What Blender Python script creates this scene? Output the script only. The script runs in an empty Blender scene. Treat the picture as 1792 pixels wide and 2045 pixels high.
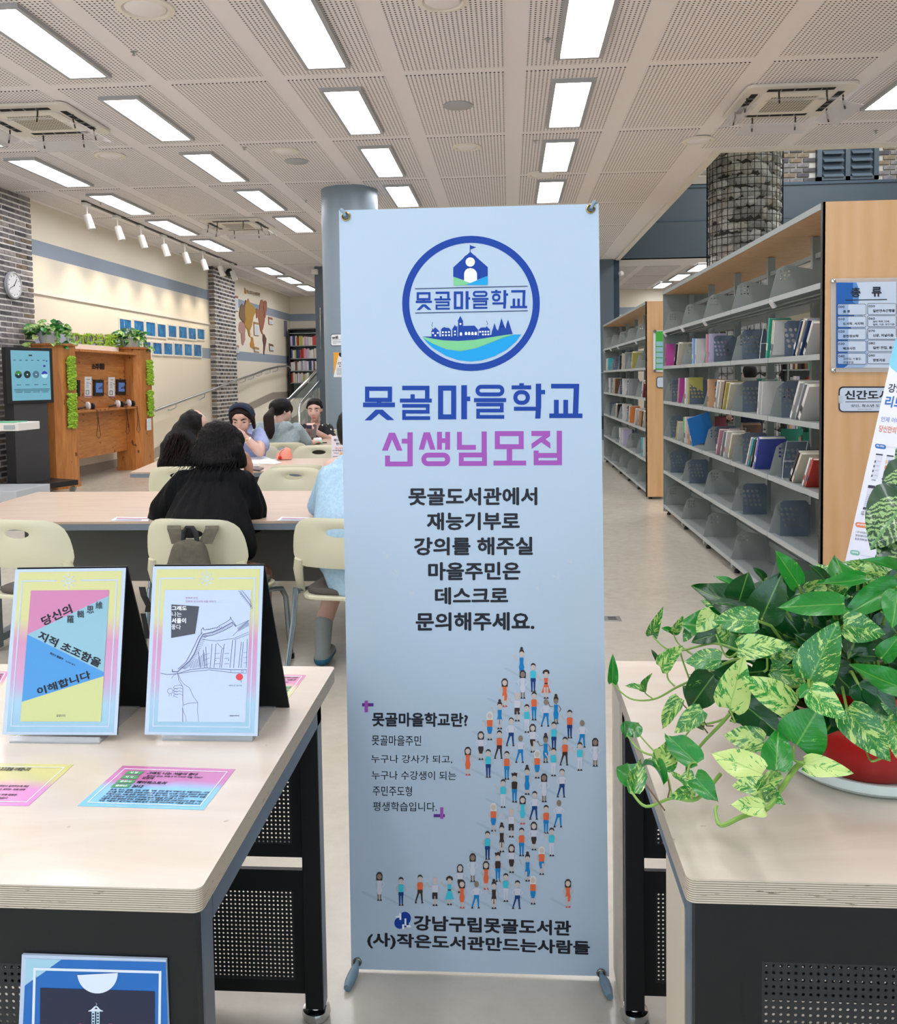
import bpy, bmesh, math, random
from mathutils import Vector, Matrix, noise
R = math.radians
random.seed(7)
SC = bpy.context.scene
COL = SC.collection

# ---------------------------------------------------------------- camera (image taken as 1792 x 2045)
F, CX, CY = 1750.0, 896.0, 850.0
CAM = Vector((0, 0, 1.43))
_y = Vector(((1017 - CX) / F, (755 - CY) / F, 1)).normalized()
_u = Vector((1, -0.015, 0)).cross(_y).normalized()
if _u.y > 0: _u = -_u
_x = _u.cross(_y)
if _x.x < 0: _x = -_x
def to_world(c): return Vector((c.dot(_x), c.dot(_y), c.dot(_u)))
def at(px, py, x=None, y=None, z=None):
    """the point of the plane x=, y= or z= seen at pixel (px, py) of the photograph"""
    r = to_world(Vector(((px - CX) / F, (py - CY) / F, 1)))
    t = (x - CAM.x) / r.x if x is not None else (y - CAM.y) / r.y if y is not None else (z - CAM.z) / r.z
    return CAM + r * t
cd = bpy.data.cameras.new('camera'); cam = bpy.data.objects.new('camera', cd); COL.objects.link(cam)
cd.sensor_fit = 'VERTICAL'; cd.sensor_height = 24.0; cd.lens = F * 24 / 2045
cd.shift_y = -(1022.5 - CY) / 2045; cd.clip_start = 0.05; cd.clip_end = 200
rx, ry, rz = to_world(Vector((1, 0, 0))), to_world(Vector((0, -1, 0))), to_world(Vector((0, 0, -1)))
cam.matrix_world = Matrix(((rx.x, ry.x, rz.x, CAM.x), (rx.y, ry.y, rz.y, CAM.y), (rx.z, ry.z, rz.z, CAM.z), (0, 0, 0, 1)))
SC.camera = cam

# ---------------------------------------------------------------- world, daylight, exposure
LAMP = 14.0          # radiance of the ceiling panels
DAY = 92.0          # window behind the photographer (W)
w = bpy.data.worlds.new('world'); SC.world = w; w.use_nodes = True
w.node_tree.nodes['Background'].inputs[0].default_value = (0.75, 0.85, 1, 1)
w.node_tree.nodes['Background'].inputs[1].default_value = 0.6
def area(name, loc, rot, sx, sy, power, col):
    l = bpy.data.lights.new(name, 'AREA'); l.shape = 'RECTANGLE'; l.size = sx; l.size_y = sy; l.energy = power; l.color = col
    o = bpy.data.objects.new(name, l); COL.objects.link(o); o.location = loc; o.rotation_euler = rot
    return o
area('window_daylight', (-0.5, -2.9, 1.55), (R(90), 0, 0), 9.0, 2.5, DAY, (0.62, 0.82, 1.0))
area('void_fill_light', (7.0, 15.0, 7.3), (0, 0, 0), 4.0, 8.0, 520, (0.9, 0.95, 1.0))  # added fill lamp brightening the tall space, no real source there
SC.view_settings.view_transform = 'Standard'
SC.view_settings.look = 'None'
SC.view_settings.exposure = 0.1
SC.view_settings.gamma = 1.0
SC.view_settings.use_curve_mapping = False
SC.cycles.max_bounces = 7; SC.cycles.diffuse_bounces = 4; SC.cycles.glossy_bounces = 3
SC.cycles.transparent_max_bounces = 12; SC.cycles.transmission_bounces = 4
SC.cycles.caustics_reflective = False; SC.cycles.caustics_refractive = False
SC.cycles.sample_clamp_indirect = 6.0
SC.cycles.use_denoising = True
SC.cycles.use_adaptive_sampling = True; SC.cycles.adaptive_threshold = 0.02

# ---------------------------------------------------------------- materials
def H(s):
    s = s.lstrip('#')
    c = [int(s[i:i + 2], 16) / 255 for i in (0, 2, 4)]
    return tuple(x / 12.92 if x <= 0.04045 else ((x + 0.055) / 1.055) ** 2.4 for x in c) + (1.0,)
M = {}
class N:
    """tiny node-graph writer"""
    def __init__(s, name):
        s.m = bpy.data.materials.new(name); s.m.use_nodes = True; s.t = s.m.node_tree; s.n = s.t.nodes
        s.b = s.n['Principled BSDF']; s.out = s.n['Material Output']; M[name] = s.m
    def new(s, typ, **kw):
        n = s.n.new('ShaderNode' + typ)
        ins = kw.pop('ins', {})
        for k, v in kw.items(): setattr(n, k, v)
        for k, v in ins.items(): s.put(n.inputs[k], v)
        return n
    def put(s, sock, v):
        if isinstance(v, bpy.types.NodeSocket): s.t.links.new(v, sock)
        else: sock.default_value = v
    def math(s, op, a, b=0.0, c=0.0):
        n = s.new('Math', operation=op)
        for i, v in enumerate((a, b, c)): s.put(n.inputs[i], v)
        return n.outputs[0]
    def mix(s, f, a, b, mode='MIX'):
        n = s.new('Mix', data_type='RGBA', blend_type=mode)
        s.put(n.inputs[0], f); s.put(n.inputs[6], a); s.put(n.inputs[7], b)
        return n.outputs[2]
    def coord(s, kind='Object', scale=(1, 1, 1), rot=(0, 0, 0), loc=(0, 0, 0)):
        if kind == 'World': src = s.new('NewGeometry').outputs['Position']
        else: src = s.new('TexCoord').outputs[kind]
        m = s.new('Mapping', ins={'Scale': scale, 'Rotation': rot, 'Location': loc}); s.put(m.inputs[0], src)
        return m.outputs[0]
    def noise(s, vec, scale=5.0, detail=3.0, rough=0.5, dist=0.0):
        n = s.new('TexNoise', ins={'Scale': scale, 'Detail': detail, 'Roughness': rough, 'Distortion': dist, 'Vector': vec})
        return n.outputs[0]
    def ramp(s, f, stops):
        n = s.new('ValToRGB'); s.put(n.inputs[0], f); e = n.color_ramp.elements
        while len(e) < len(stops): e.new(0.5)
        for x, (p, c) in zip(e, stops): x.position = p; x.color = c if len(c) == 4 else tuple(c) + (1,)
        return n.outputs[0]
    def bump(s, h, st=0.3, d=0.01):
        n = s.new('Bump', ins={'Strength': st, 'Distance': d, 'Height': h}); s.put(s.b.inputs['Normal'], n.outputs[0])
    def set(s, **k):
        names = dict(col='Base Color', rough='Roughness', metal='Metallic', spec='Specular IOR Level', coat='Coat Weight', cr='Coat Roughness',
                     alpha='Alpha', trans='Transmission Weight', emit='Emission Color', es='Emission Strength', ior='IOR', sheen='Sheen Weight', sss='Subsurface Weight')
        for a, v in k.items(): s.put(s.b.inputs[names[a]], v)
        return s
def mat(name, col, rough=0.5, metal=0.0, **k):
    if name in M: return M[name]
    n = N(name); n.set(col=H(col) if isinstance(col, str) else col, rough=rough, metal=metal, **k)
    return n.m
def flat(col):     # printed ink or plain paint of one colour
    return mat('print_' + col.strip('#'), col, 0.5)
def varied(name, c1, c2, scale=6, stretch=(1, 1, 1), rough=0.5, bump=0.0, kind='Object', metal=0.0, detail=3.0, bscale=None, **k):
    n = N(name); v = n.coord(kind, stretch)
    f = n.noise(v, scale, detail)
    n.set(col=n.ramp(f, [(0.3, H(c1)), (0.7, H(c2))]), rough=rough, metal=metal, **k)
    if bump: n.bump(n.noise(v, bscale or scale * 4, 3.0), bump)
    return n.m

# ---------------------------------------------------------------- mesh builder
WL = {}
def wl(o): return WL.get(o.name, Vector((0, 0, 0))) if o else Vector((0, 0, 0))
class MB:
    def __init__(s): s.v = []; s.f = []; s.m = []
    def add(s, vs, fs, mi=0, T=None):
        k = len(s.v)
        s.v += [T @ Vector(p) for p in vs] if T else [Vector(p) for p in vs]
        s.f += [tuple(i + k for i in f) for f in fs]; s.m += [mi] * len(fs)
        return s
    def box(s, x0, x1, y0, y1, z0, z1, mi=0, T=None):
        vs = [(x, y, z) for x in (x0, x1) for y in (y0, y1) for z in (z0, z1)]
        return s.add(vs, [(0, 1, 3, 2), (4, 6, 7, 5), (0, 4, 5, 1), (2, 3, 7, 6), (0, 2, 6, 4), (1, 5, 7, 3)], mi, T)
    def quad(s, a, b, c, d, mi=0): return s.add([a, b, c, d], [(0, 1, 2, 3)], mi)
    def prism(s, poly, z0, z1, mi=0, T=None):
        n = len(poly)
        vs = [(p[0], p[1], z0) for p in poly] + [(p[0], p[1], z1) for p in poly]
        fs = [tuple(range(n))[::-1], tuple(range(n, 2 * n))] + [(i, (i + 1) % n, n + (i + 1) % n, n + i) for i in range(n)]
        return s.add(vs, fs, mi, T)
    def tube(s, path, r, n=8, mi=0, closed=False, caps=True, T=None):
        P = [Vector(p) for p in path]; m = len(P); vs = []; fs = []
        rr = r if isinstance(r, (list, tuple)) else [r] * m
        up = None
        for i, p in enumerate(P):
            a = P[(i - 1) % m] if (i > 0 or closed) else p
            b = P[(i + 1) % m] if (i < m - 1 or closed) else p
            d = (b - a); d = d.normalized() if d.length > 1e-9 else Vector((0, 0, 1))
            if up is None: up = d.orthogonal().normalized()
            e = up - d * up.dot(d)
            up = e.normalized() if e.length > 1e-6 else d.orthogonal().normalized()
            q = d.cross(up)
            for j in range(n):
                t = 2 * math.pi * j / n
                vs.append(p + (up * math.cos(t) + q * math.sin(t)) * rr[i])
        for i in range(m if closed else m - 1):
            for j in range(n):
                a, b = i * n + j, i * n + (j + 1) % n; c, d = ((i + 1) % m) * n + j, ((i + 1) % m) * n + (j + 1) % n
                fs.append((a, b, d, c))
        if caps and not closed: fs += [tuple(range(n))[::-1], tuple(range((m - 1) * n, m * n))]
        return s.add(vs, fs, mi, T)
    def lathe(s, prof, n=24, mi=0, T=None, c=(0, 0), sx=1.0, sy=1.0):
        vs = []; fs = []; m = len(prof)
        for r, z in prof:
            for j in range(n):
                t = 2 * math.pi * j / n; vs.append((c[0] + r * sx * math.cos(t), c[1] + r * sy * math.sin(t), z))
        for i in range(m - 1):
            for j in range(n): fs.append((i * n + j, i * n + (j + 1) % n, (i + 1) * n + (j + 1) % n, (i + 1) * n + j))
        if prof[0][0] > 1e-4: fs.append(tuple(range(n))[::-1])
        if prof[-1][0] > 1e-4: fs.append(tuple(range((m - 1) * n, m * n)))
        return s.add(vs, fs, mi, T)
    def ball(s, c, r, n=12, m=8, mi=0, T=None):
        if not isinstance(r, (tuple, list)): r = (r, r, r)
        vs = []; fs = []
        for i in range(m + 1):
            a = math.pi * i / m
            for j in range(n):
                t = 2 * math.pi * j / n
                vs.append((c[0] + r[0] * math.sin(a) * math.cos(t), c[1] + r[1] * math.sin(a) * math.sin(t), c[2] + r[2] * math.cos(a)))
        for i in range(m):
            for j in range(n): fs.append((i * n + j, (i + 1) * n + j, (i + 1) * n + (j + 1) % n, i * n + (j + 1) % n))
        return s.add(vs, fs, mi, T)
    def build(s, name, mats, parent=None, smooth=False, bevel=0.0, seg=2, weld=False, local=False):
        me = bpy.data.meshes.new(name)
        o = bpy.data.objects.new(name, me); COL.objects.link(o)
        if parent is not None:
            off = wl(parent) if not local else Vector((0, 0, 0)); o.parent = parent; WL[o.name] = wl(parent)
        elif local: off = Vector((0, 0, 0))
        else:
            xs = [p.x for p in s.v]; ys = [p.y for p in s.v]
            off = Vector(((min(xs) + max(xs)) / 2, (min(ys) + max(ys)) / 2, min(p.z for p in s.v)))
            o.location = off; WL[o.name] = off
        me.from_pydata([p - off for p in s.v], [], s.f)
        if not isinstance(mats, (list, tuple)): mats = [mats]
        for m_ in mats: me.materials.append(m_)
        if len(mats) > 1: me.polygons.foreach_set('material_index', s.m)
        if weld:
            bm = bmesh.new(); bm.from_mesh(me); bmesh.ops.remove_doubles(bm, verts=bm.verts, dist=1e-5)
            bmesh.ops.recalc_face_normals(bm, faces=bm.faces); bm.to_mesh(me); bm.free()
        if smooth:
            me.polygons.foreach_set('use_smooth', [True] * len(me.polygons))
            try: me.set_sharp_from_angle(angle=R(40 if smooth is True else smooth))
            except Exception: pass
        if bevel:
            b = o.modifiers.new('bevel', 'BEVEL'); b.width = bevel; b.segments = seg; b.limit_method = 'ANGLE'; b.angle_limit = R(40)
        me.update()
        return o
def tag(o, label=None, cat=None, group=None, kind=None):
    for k, v in (('label', label), ('category', cat), ('group', group), ('kind', kind)):
        if v: o[k] = v
    return o
def thing(name, label, cat, loc=(0, 0, 0), group=None):
    o = bpy.data.objects.new(name, None); COL.objects.link(o); o.empty_display_size = 0.1
    o.location = loc; WL[o.name] = Vector(loc)
    return tag(o, label, cat, group)
def dup(root, loc=None, rz=None, label=None, group=None):
    def cp(o, parent):
        c = o.copy(); COL.objects.link(c); c.parent = parent
        for ch in o.children: cp(ch, c)
        return c
    c = cp(root, root.parent)
    if loc is not None: c.location = loc
    if rz is not None: c.rotation_euler = (0, 0, rz)
    return tag(c, label, None, group)
def struct(o): o['kind'] = 'structure'; return o
ORD = ['', 'first', 'second', 'third', 'fourth', 'fifth', 'sixth', 'seventh', 'eighth', 'ninth', 'tenth', 'eleventh', 'twelfth', 'thirteenth', 'fourteenth',
       'fifteenth', 'sixteenth', 'seventeenth', 'eighteenth', 'nineteenth', 'twentieth']

# ---------------------------------------------------------------- printing on flat faces, laid out by photograph pixels on the face's own plane
_gl = {}
GC = bpy.data.curves.new('lettering', 'FONT'); GC.resolution_u = 2; GO = bpy.data.objects.new('lettering', GC)
GC.body = "宇思振維羅輯가간감강개거걱건검것게경계고골공과관광교구국궁그글기길김까나남내냈널년누느는능니다단담답당대데도동되드들듯등디떠또라란람랑래려로료뤄류르를름리린림립마만말망며명못무문물미민바반발방배백번법별보본볼부북분불브비사살삶상색생서선설성세소속수술쉽스슨습시신실심아안알애앱야얘어억언얻에여역연영오옮와요용우욱울워원월위유으은을음의이인일입있자작장재저적전접정제졌조종좋주준중즘지진질집징짚착책청체초총촬최축출치크키터토트특파판퍼페편평필하학한함합항해행향헌험협형호화확회흔희"     # every syllable used, loaded in one go
bpy.data.meshes.remove(bpy.data.meshes.new_from_object(GO))
def glyphs(s, bold=0.0, line=1.0, align='LEFT'):
    """outline of a string as (u, v, layer) points in its own 0..1 box; bold letters are several shifted copies"""
    k = (s, bold, line, align)
    if k in _gl: return _gl[k]
    c, o = GC, GO; c.body = s; c.space_line = line; c.align_x = align
    me = bpy.data.meshes.new_from_object(o)
    vs = [v.co.copy() for v in me.vertices]; fs = [tuple(p.vertices) for p in me.polygons]
    bpy.data.meshes.remove(me)
    if not vs: return [], []
    sh = [(0, 0)]
    if bold >= .027: bold = min(bold, .032); sh += [(bold * math.cos(R(45 * i)), bold * math.sin(R(45 * i))) for i in range(8)]
    elif bold >= .015: sh += [(bold, 0), (-bold, 0), (0, bold), (0, -bold)]
    elif bold > 0: sh += [(bold, bold), (-bold, -bold)]
    n = len(vs); V = [(v.x + dx, v.y + dy, i) for i, (dx, dy) in enumerate(sh) for v in vs]; F_ = [tuple(q + i * n for q in f) for i in range(len(sh)) for f in fs]
    x0 = min(v[0] for v in V); x1 = max(v[0] for v in V); y0 = min(v[1] for v in V); y1 = max(v[1] for v in V)
    V = [((v[0] - x0) / max(x1 - x0, 1e-6), (y1 - v[1]) / max(y1 - y0, 1e-6), v[2]) for v in V]
    _gl[k] = (V, F_)
    return V, F_
class Face:
    """a flat printed face: P(px,py) gives the point; off lifts the ink towards the viewer"""
    def __init__(s, fn, nrm): s.fn = fn; s.n = Vector(nrm).normalized()
    def p(s, q, off=0.0): return s.fn(q[0], q[1]) + s.n * off
    lay = 0
    def poly(s, mb, pts, off=0.0005, mi=0):
        Face.lay = (Face.lay + 1) % 12; off = off + Face.lay * 1.2e-5
        mb.add([s.p(q, off) for q in pts], [tuple(range(len(pts)))], mi)
    def text(s, mb, txt, tl, tr, bl, bold=0.0, off=0.001, mi=0, line=1.0, align='LEFT'):
        vs, fs = glyphs(txt, bold, line, align)
        mb.add([s.p((tl[0] + u * (tr[0] - tl[0]) + v * (bl[0] - tl[0]), tl[1] + u * (tr[1] - tl[1]) + v * (bl[1] - tl[1])), off + l * 1.5e-5) for u, v, l in vs], fs, mi)
    def line(s, mb, pts, w, off=0.001, mi=0, cap=False, closed=False):
        P = [Vector(q) for q in pts]; n = len(P)
        for i in range(n if closed else n - 1):
            a, b = P[i], P[(i + 1) % n]; d = (b - a)
            if d.length < 1e-6: continue
            d.normalize(); q = Vector((-d.y, d.x)) * w / 2
            e = d * (w / 2)
            if (i > 0 or cap or closed): a = a - e
            if (i < n - 2 or cap or closed): b = b + e
            s.poly(mb, [a - q, b - q, b + q, a + q], off, mi)
    def ring(s, mb, c, rx, ry, w, off=0.001, mi=0, n=48, a0=0, a1=360):
        vs = []; fs = []
        for i in range(n + 1):
            t = R(a0 + (a1 - a0) * i / n)
            for k in (0, 1):
                vs.append(s.p((c[0] + (rx - w * k) * math.cos(t), c[1] + (ry - w * k) * math.sin(t)), off))
        fs = [(2 * i, 2 * i + 1, 2 * i + 3, 2 * i + 2) for i in range(n)]
        mb.add(vs, fs, mi)
    def disc(s, mb, c, rx, ry=None, off=0.001, mi=0, n=20, a0=0, a1=360):
        ry = ry or rx
        s.poly(mb, [(c[0] + rx * math.cos(R(a0 + (a1 - a0) * i / n)), c[1] + ry * math.sin(R(a0 + (a1 - a0) * i / n))) for i in range(n)], off, mi)
def rect(x0, y0, x1, y1): return [(x0, y0), (x1, y0), (x1, y1), (x0, y1)]
def rrect(x0, y0, x1, y1, r, n=4):
    out = []
    for cx, cy, a in ((x1 - r, y0 + r, -90), (x1 - r, y1 - r, 0), (x0 + r, y1 - r, 90), (x0 + r, y0 + r, 180)):
        out += [(cx + r * math.cos(R(a + 90 * i / n)), cy + r * math.sin(R(a + 90 * i / n))) for i in range(n + 1)]
    return out
def plane_y(y): return Face(lambda a, b: at(a, b, y=y), (0, -1, 0))
def plane_x(x, s=1): return Face(lambda a, b: at(a, b, x=x), (s, 0, 0))
def plane_z(z): return Face(lambda a, b: at(a, b, z=z), (0, 0, 1))
class LFace(Face):
    """a printed face given by its own corner, axes and size, with coordinates 0..w (right) and 0..h (down) in metres"""
    def __init__(s, o, u, v):
        s.o = Vector(o); s.u = Vector(u).normalized(); s.v = Vector(v).normalized(); s.n = s.v.cross(s.u).normalized()
    def p(s, q, off=0.0): return s.o + s.u * q[0] + s.v * q[1] + s.n * off
# ================================================================= materials of the room
def m_floor():
    n = N('floor_vinyl'); v = n.coord('World', (1, 1, 1))
    a = n.noise(v, 1.1, 4, 0.6); b = n.noise(v, 14, 5, 0.65)
    f = n.math('ADD', n.math('MULTIPLY', a, 0.55), n.math('MULTIPLY', b, 0.45))
    c = n.ramp(f, [(0.34, H('#b9b2a4')), (0.5, H('#c1bbad')), (0.68, H('#cac4b7'))])
    n.set(col=c, rough=n.math('ADD', n.math('MULTIPLY', b, 0.10), 0.17), spec=0.5)
    n.bump(n.noise(v, 9, 4, 0.6), 0.05, 0.01)
    return n.m
def m_perforated():
    n = N('perforated_board'); v = n.coord('Object')
    s = n.new('SeparateXYZ', ins={0: v}).outputs
    fx = n.math('SUBTRACT', n.math('FRACT', n.math('DIVIDE', s[0], 0.036)), 0.5)
    fy = n.math('SUBTRACT', n.math('FRACT', n.math('DIVIDE', s[1], 0.036)), 0.5)
    d = n.math('SQRT', n.math('ADD', n.math('MULTIPLY', fx, fx), n.math('MULTIPLY', fy, fy)))
    hole = n.math('LESS_THAN', d, 0.235)
    n.set(col=n.mix(hole, H('#f2edee'), H('#5b554e')), rough=0.85, spec=0.2)
    return n.m
def m_wall():
    n = N('striped_wall'); v = n.new('NewGeometry').outputs['Position']
    z = n.new('SeparateXYZ', ins={0: v}).outputs[2]
    def band(a, b): return n.math('MULTIPLY', n.math('GREATER_THAN', z, a), n.math('LESS_THAN', z, b))
    g = n.noise(n.coord('World'), 2.5, 4)
    base = n.mix(n.math('MULTIPLY', g, 0.25), H('#f0e9d8'), H('#e5dcc9'))
    c = n.mix(n.math('ADD', band(3.29, 3.51), band(1.97, 2.20)), base, H('#98a6b6'))
    n.set(col=c, rough=0.8, spec=0.25); n.bump(n.noise(n.coord('World'), 60, 2), 0.05)
    return n.m
m_floor(); m_perforated(); m_wall()
mat('ceiling_paint', '#f2edee', 0.9); mat('white_trim', '#ece6dc', 0.6); mat('cream_paint', '#ddd6c4', 0.8)
mat('slate', '#36444f', 0.45); mat('slate_light', '#5e6c78', 0.45); mat('slate_dark', '#2c3f50', 0.5); mat('white_plastic', '#e6e4df', 0.4)
mat('stone_skirting', '#a39a90', 0.5); mat('column_blue', '#8496a3', 0.38); mat('chrome', '#d5d8da', 0.12, 1.0); mat('steel', '#b9bdc0', 0.28, 1.0)
mat('black_plastic', '#17181a', 0.45); mat('mortar', '#eceae6', 0.9); mat('dark_gap', '#1a1917', 0.9)
varied('brick_grey', '#8a8586', '#625f62', 9, (1, 1, 1), 0.85, 0.4); varied('brick_dark', '#5c5a5e', '#424145', 9, (1, 1, 1), 0.85, 0.4)
varied('brick_pale', '#aaa39f', '#8d8784', 9, (1, 1, 1), 0.85, 0.4); varied('brick_brown', '#8c7c68', '#6a5d50', 9, (1, 1, 1), 0.85, 0.4)
BRK = ['brick_grey', 'brick_dark', 'brick_pale', 'brick_grey', 'brick_brown', 'brick_grey', 'brick_dark']

# ================================================================= shell
ZC = 4.05; XW = -6.75; YB = 26.9; XV = 2.5; YV = 10.6; YF = 19.96; XR = 10.5
struct(MB().box(XW - 0.2, XR + 0.2, -3.4, YB + 0.2, -0.2, 0).build('floor', M['floor_vinyl']))
c = MB()
c.box(XW - 0.2, XV, -3.4, YB + 0.2, ZC, ZC + 0.4); c.box(XV, XR + 0.2, -3.4, YV, ZC, ZC + 0.4); c.box(XV, XR + 0.2, YF, YB + 0.2, ZC, ZC + 0.4)
ceiling = struct(c.build('ceiling', M['ceiling_paint']))
struct(MB().box(XV - 0.3, XR + 0.2, YV - 0.3, YB, 7.6, 7.8).build('ceiling_upper', M['ceiling_paint']))
# perforated boards, each a part of the ceiling
pan = {}
def panel(x0, x1, y0, y1):
    w_, l_ = x1 - x0, y1 - y0; k = (round(w_, 2), round(l_, 2))
    if k not in pan:
        o = MB().box(-w_ / 2, w_ / 2, -l_ / 2, l_ / 2, -0.004, 0.004).build('perforated_panel', M['perforated_board'], ceiling, local=True); pan[k] = o
    else: o = pan[k].copy(); COL.objects.link(o)
    o.location = Vector(((x0 + x1) / 2, (y0 + y1) / 2, ZC - 0.004)) - wl(ceiling)
PX, PY, LX, LY = 1.035, 1.965, 0.597, 8.585
for i in range(-7, 10):
    for j in range(-3, 10):
        xc, yc = LX + PX * i, LY + PY * j
        x0, x1, y0, y1 = xc - PX / 2 + 0.085, xc + PX / 2 - 0.085, yc - PY / 2 + 0.065, yc + PY / 2 - 0.065
        x0 = max(x0, XW + 0.1)
        if i == 1 and yc > YV - 1.2: x1 = min(x1, XV - 0.2)
        if i >= 2 and yc - PY / 2 > YV - 0.5 and yc < YF + 0.5: continue
        if i >= 2 and y1 > YV - 0.15 and yc < YF: y1 = YV - 0.15
        if x1 - x0 > 0.2 and y1 - y0 > 0.2 and y1 > 3.4: panel(x0, x1, y0, y1)
struct(MB().box(XV - 0.09, XV + 0.0, YV, YF, ZC - 0.03, ZC + 0.4).box(XV - 0.09, XR, YV - 0.09, YV, ZC - 0.03, ZC + 0.4).build('trim_1', M['white_trim']))
# walls
struct(MB().box(XW - 0.2, XW, -3.4, YB + 0.2, 0, ZC).build('wall_left', M['striped_wall']))
struct(MB().box(XW, XR, YB, YB + 0.2, 0, ZC).build('wall_back', M['striped_wall']))
struct(MB().box(XR, XR + 0.2, -3.4, YB, 0, 7.6).build('wall_right', M['cream_paint']))
bb = MB(); bb.box(XW, XR, -3.6, -3.4, 0, 0.3); bb.box(XW, XR, -3.6, -3.4, 2.9, ZC); bb.box(XW, -5.2, -3.6, -3.4, 0.3, 2.9); bb.box(4.2, XR, -3.6, -3.4, 0.3, 2.9)
struct(bb.build('wall_front', M['cream_paint']))
g = N('daylight_pane'); g.set(col=(0.8, 0.9, 1, 1), emit=(0.6, 0.8, 1, 1), es=0.8)
wn = MB()
for x in (-5.2, -2.1, 1.1, 4.14): wn.box(x, x + 0.06, -3.5, -3.42, 0.3, 2.9)
win = struct(wn.box(-5.2, 4.2, -3.5, -3.42, 0.3, 0.36).box(-5.2, 4.2, -3.5, -3.42, 2.84, 2.9).build('window_1', M['white_trim']))
MB().box(-5.2, 4.2, -3.56, -3.54, 0.3, 2.9).build('pane', M['daylight_pane'], win)
struct(MB().box(XV - 0.2, XV, YV, YF, ZC + 0.4, 7.6).box(XV, XR, YV - 0.2, YV, ZC + 0.4, 7.6).build('wall_void_side', M['cream_paint']))
# skirting on the left wall and picture rail
struct(MB().box(XW, XW + 0.015, 11.9, 19.6, 0, 0.14).build('baseboard_left', M['stone_skirting']))
rl = MB().box(XW, XW + 0.02, 12.0, 19.6, 2.73, 2.79); rl.box(XW + 0.02, XW + 0.028, 12.0, 19.6, 2.735, 2.75)
tag(rl.build('picture_rail', M['white_trim']), 'long white picture rail fixed along the cream left wall', 'rail')

# upper wall of the tall space, slate beam below it
yb = MB().box(XV, XR, YF - 0.02, YF + 0.2, ZC - 0.0, 5.62); beam = struct(yb.build('wall_beam', M['slate']))
MB().box(XV, XR, YF - 0.03, YF, 4.84, 4.88).build('seam', M['slate_dark'], beam); MB().box(XV, XR, YF - 0.05, YF, 5.56, 5.62).build('ledge', M['slate_dark'], beam)
wu = struct(MB().box(XV, XR, YF + 0.1, YF + 0.3, 5.62, 7.6).build('wall_upper', mat('mortar_grey', '#bdb9b2', .9)))
# bricks are parts of the wall they make
bmesh_cache = {}
def brick(parent, c, size, mname, jit=0.004):
    k = (tuple(round(s, 3) for s in size), mname)
    if k not in bmesh_cache:
        o = MB().box(-size[0] / 2, size[0] / 2, -size[1] / 2, size[1] / 2, -size[2] / 2, size[2] / 2).build('brick', M[mname], parent, local=True); bmesh_cache[k] = o.data
    else:
        o = bpy.data.objects.new('brick', bmesh_cache[k]); COL.objects.link(o); o.parent = parent
    o.location = Vector(c) - wl(parent) + Vector((random.uniform(-jit, jit), random.uniform(-jit, jit), random.uniform(-.001, .001)))
def louvre(x0, x1, z0, z1, label):
    t = thing('louvre_window', label, 'window', ((x0 + x1) / 2, YF, z0))
    f = MB()
    for a in (x0, (x0 + x1) / 2 - 0.05, x1 - 0.1): f.box(a, a + 0.1, YF - 0.02, YF + 0.1, z0, z1)
    f.box(x0, x1, YF - 0.02, YF + 0.1, z0, z0 + 0.08).box(x0, x1, YF - 0.02, YF + 0.1, z1 - 0.08, z1); f.build('frame', M['slate'], t)
    MB().box(x0 + .05, x1 - .05, YF + 0.06, YF + 0.09, z0, z1).build('backing', M['slate_dark'], t)
    z = z0 + 0.12
    while z < z1 - 0.1:
        for a, b in ((x0 + 0.14, (x0 + x1) / 2 - 0.09), ((x0 + x1) / 2 + 0.09, x1 - 0.14)):
            T = Matrix.Translation((0, YF + 0.02, z)) @ Matrix.Rotation(R(32), 4, 'X')
            MB().box(a, b, -0.09, 0.07, -0.012, 0.012, T=T).build('slat', M['slate_light'], t)
        z += 0.165
wx = [(at(1352, 370, y=YF).x, at(1410, 370, y=YF).x), (at(1632, 350, y=YF).x, at(1755, 350, y=YF).x)]
louvre(wx[0][0] - 0.35, wx[0][1] + 0.3, 5.64, 6.95, 'slate louvred shutter window left of the stone-filled column')
louvre(wx[1][0], wx[1][1], 5.64, 6.95, 'slate double louvred shutter window in the brick above the wooden end panel')
for r in range(12):
    x = XV + (0.15 if r % 2 else 0); z = 5.68 + r * 0.108
    while x < 9.2:
        L = 0.285
        if not any(a - 0.03 < x + L / 2 < b + 0.03 for a, b in ((wx[0][0] - 0.35, wx[0][1] + 0.3), wx[1])):
            brick(wu, (x + L / 2, YF + 0.085, z), (L - 0.03, 0.05, 0.08), random.choice(BRK[3:]))
        x += L
# brick piers on the left wall
p1 = struct(MB().box(XW, XW + 0.09, 9.6, 11.97, 0, ZC).build('trim_2', M['mortar']))
for r in range(55):
    z = 0.04 + r * 0.0735
    if z > ZC - 0.02: break
    y = 11.97 - (0.14 if r % 2 else 0.28)
    brick(p1, (XW + 0.095, 11.97 - (0.07 if r % 2 else 0.14), z), (0.012, 0.122 if r % 2 else 0.256, 0.048), random.choice(BRK))
    while y > 10.75:
        brick(p1, (XW + 0.095, y - 0.14, z), (0.012, 0.256, 0.048), random.choice(BRK)); y -= 0.28
q = MB()
for r in range(55):
    z = 0.04 + r * 0.0735; y = 9.62 + (0.14 if r % 2 else 0)
    while z < ZC - 0.02 and y + 0.256 < 10.72: q.box(XW + 0.089, XW + 0.101, y, y + 0.256, z - 0.024, z + 0.024); y += 0.28
tag(q.build('brick', M['brick_grey'], p1), kind='stuff')
p2 = struct(MB().box(XW, XW + 0.13, 19.5, 21.0, 0, ZC).build('trim_3', M['mortar']))
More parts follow.
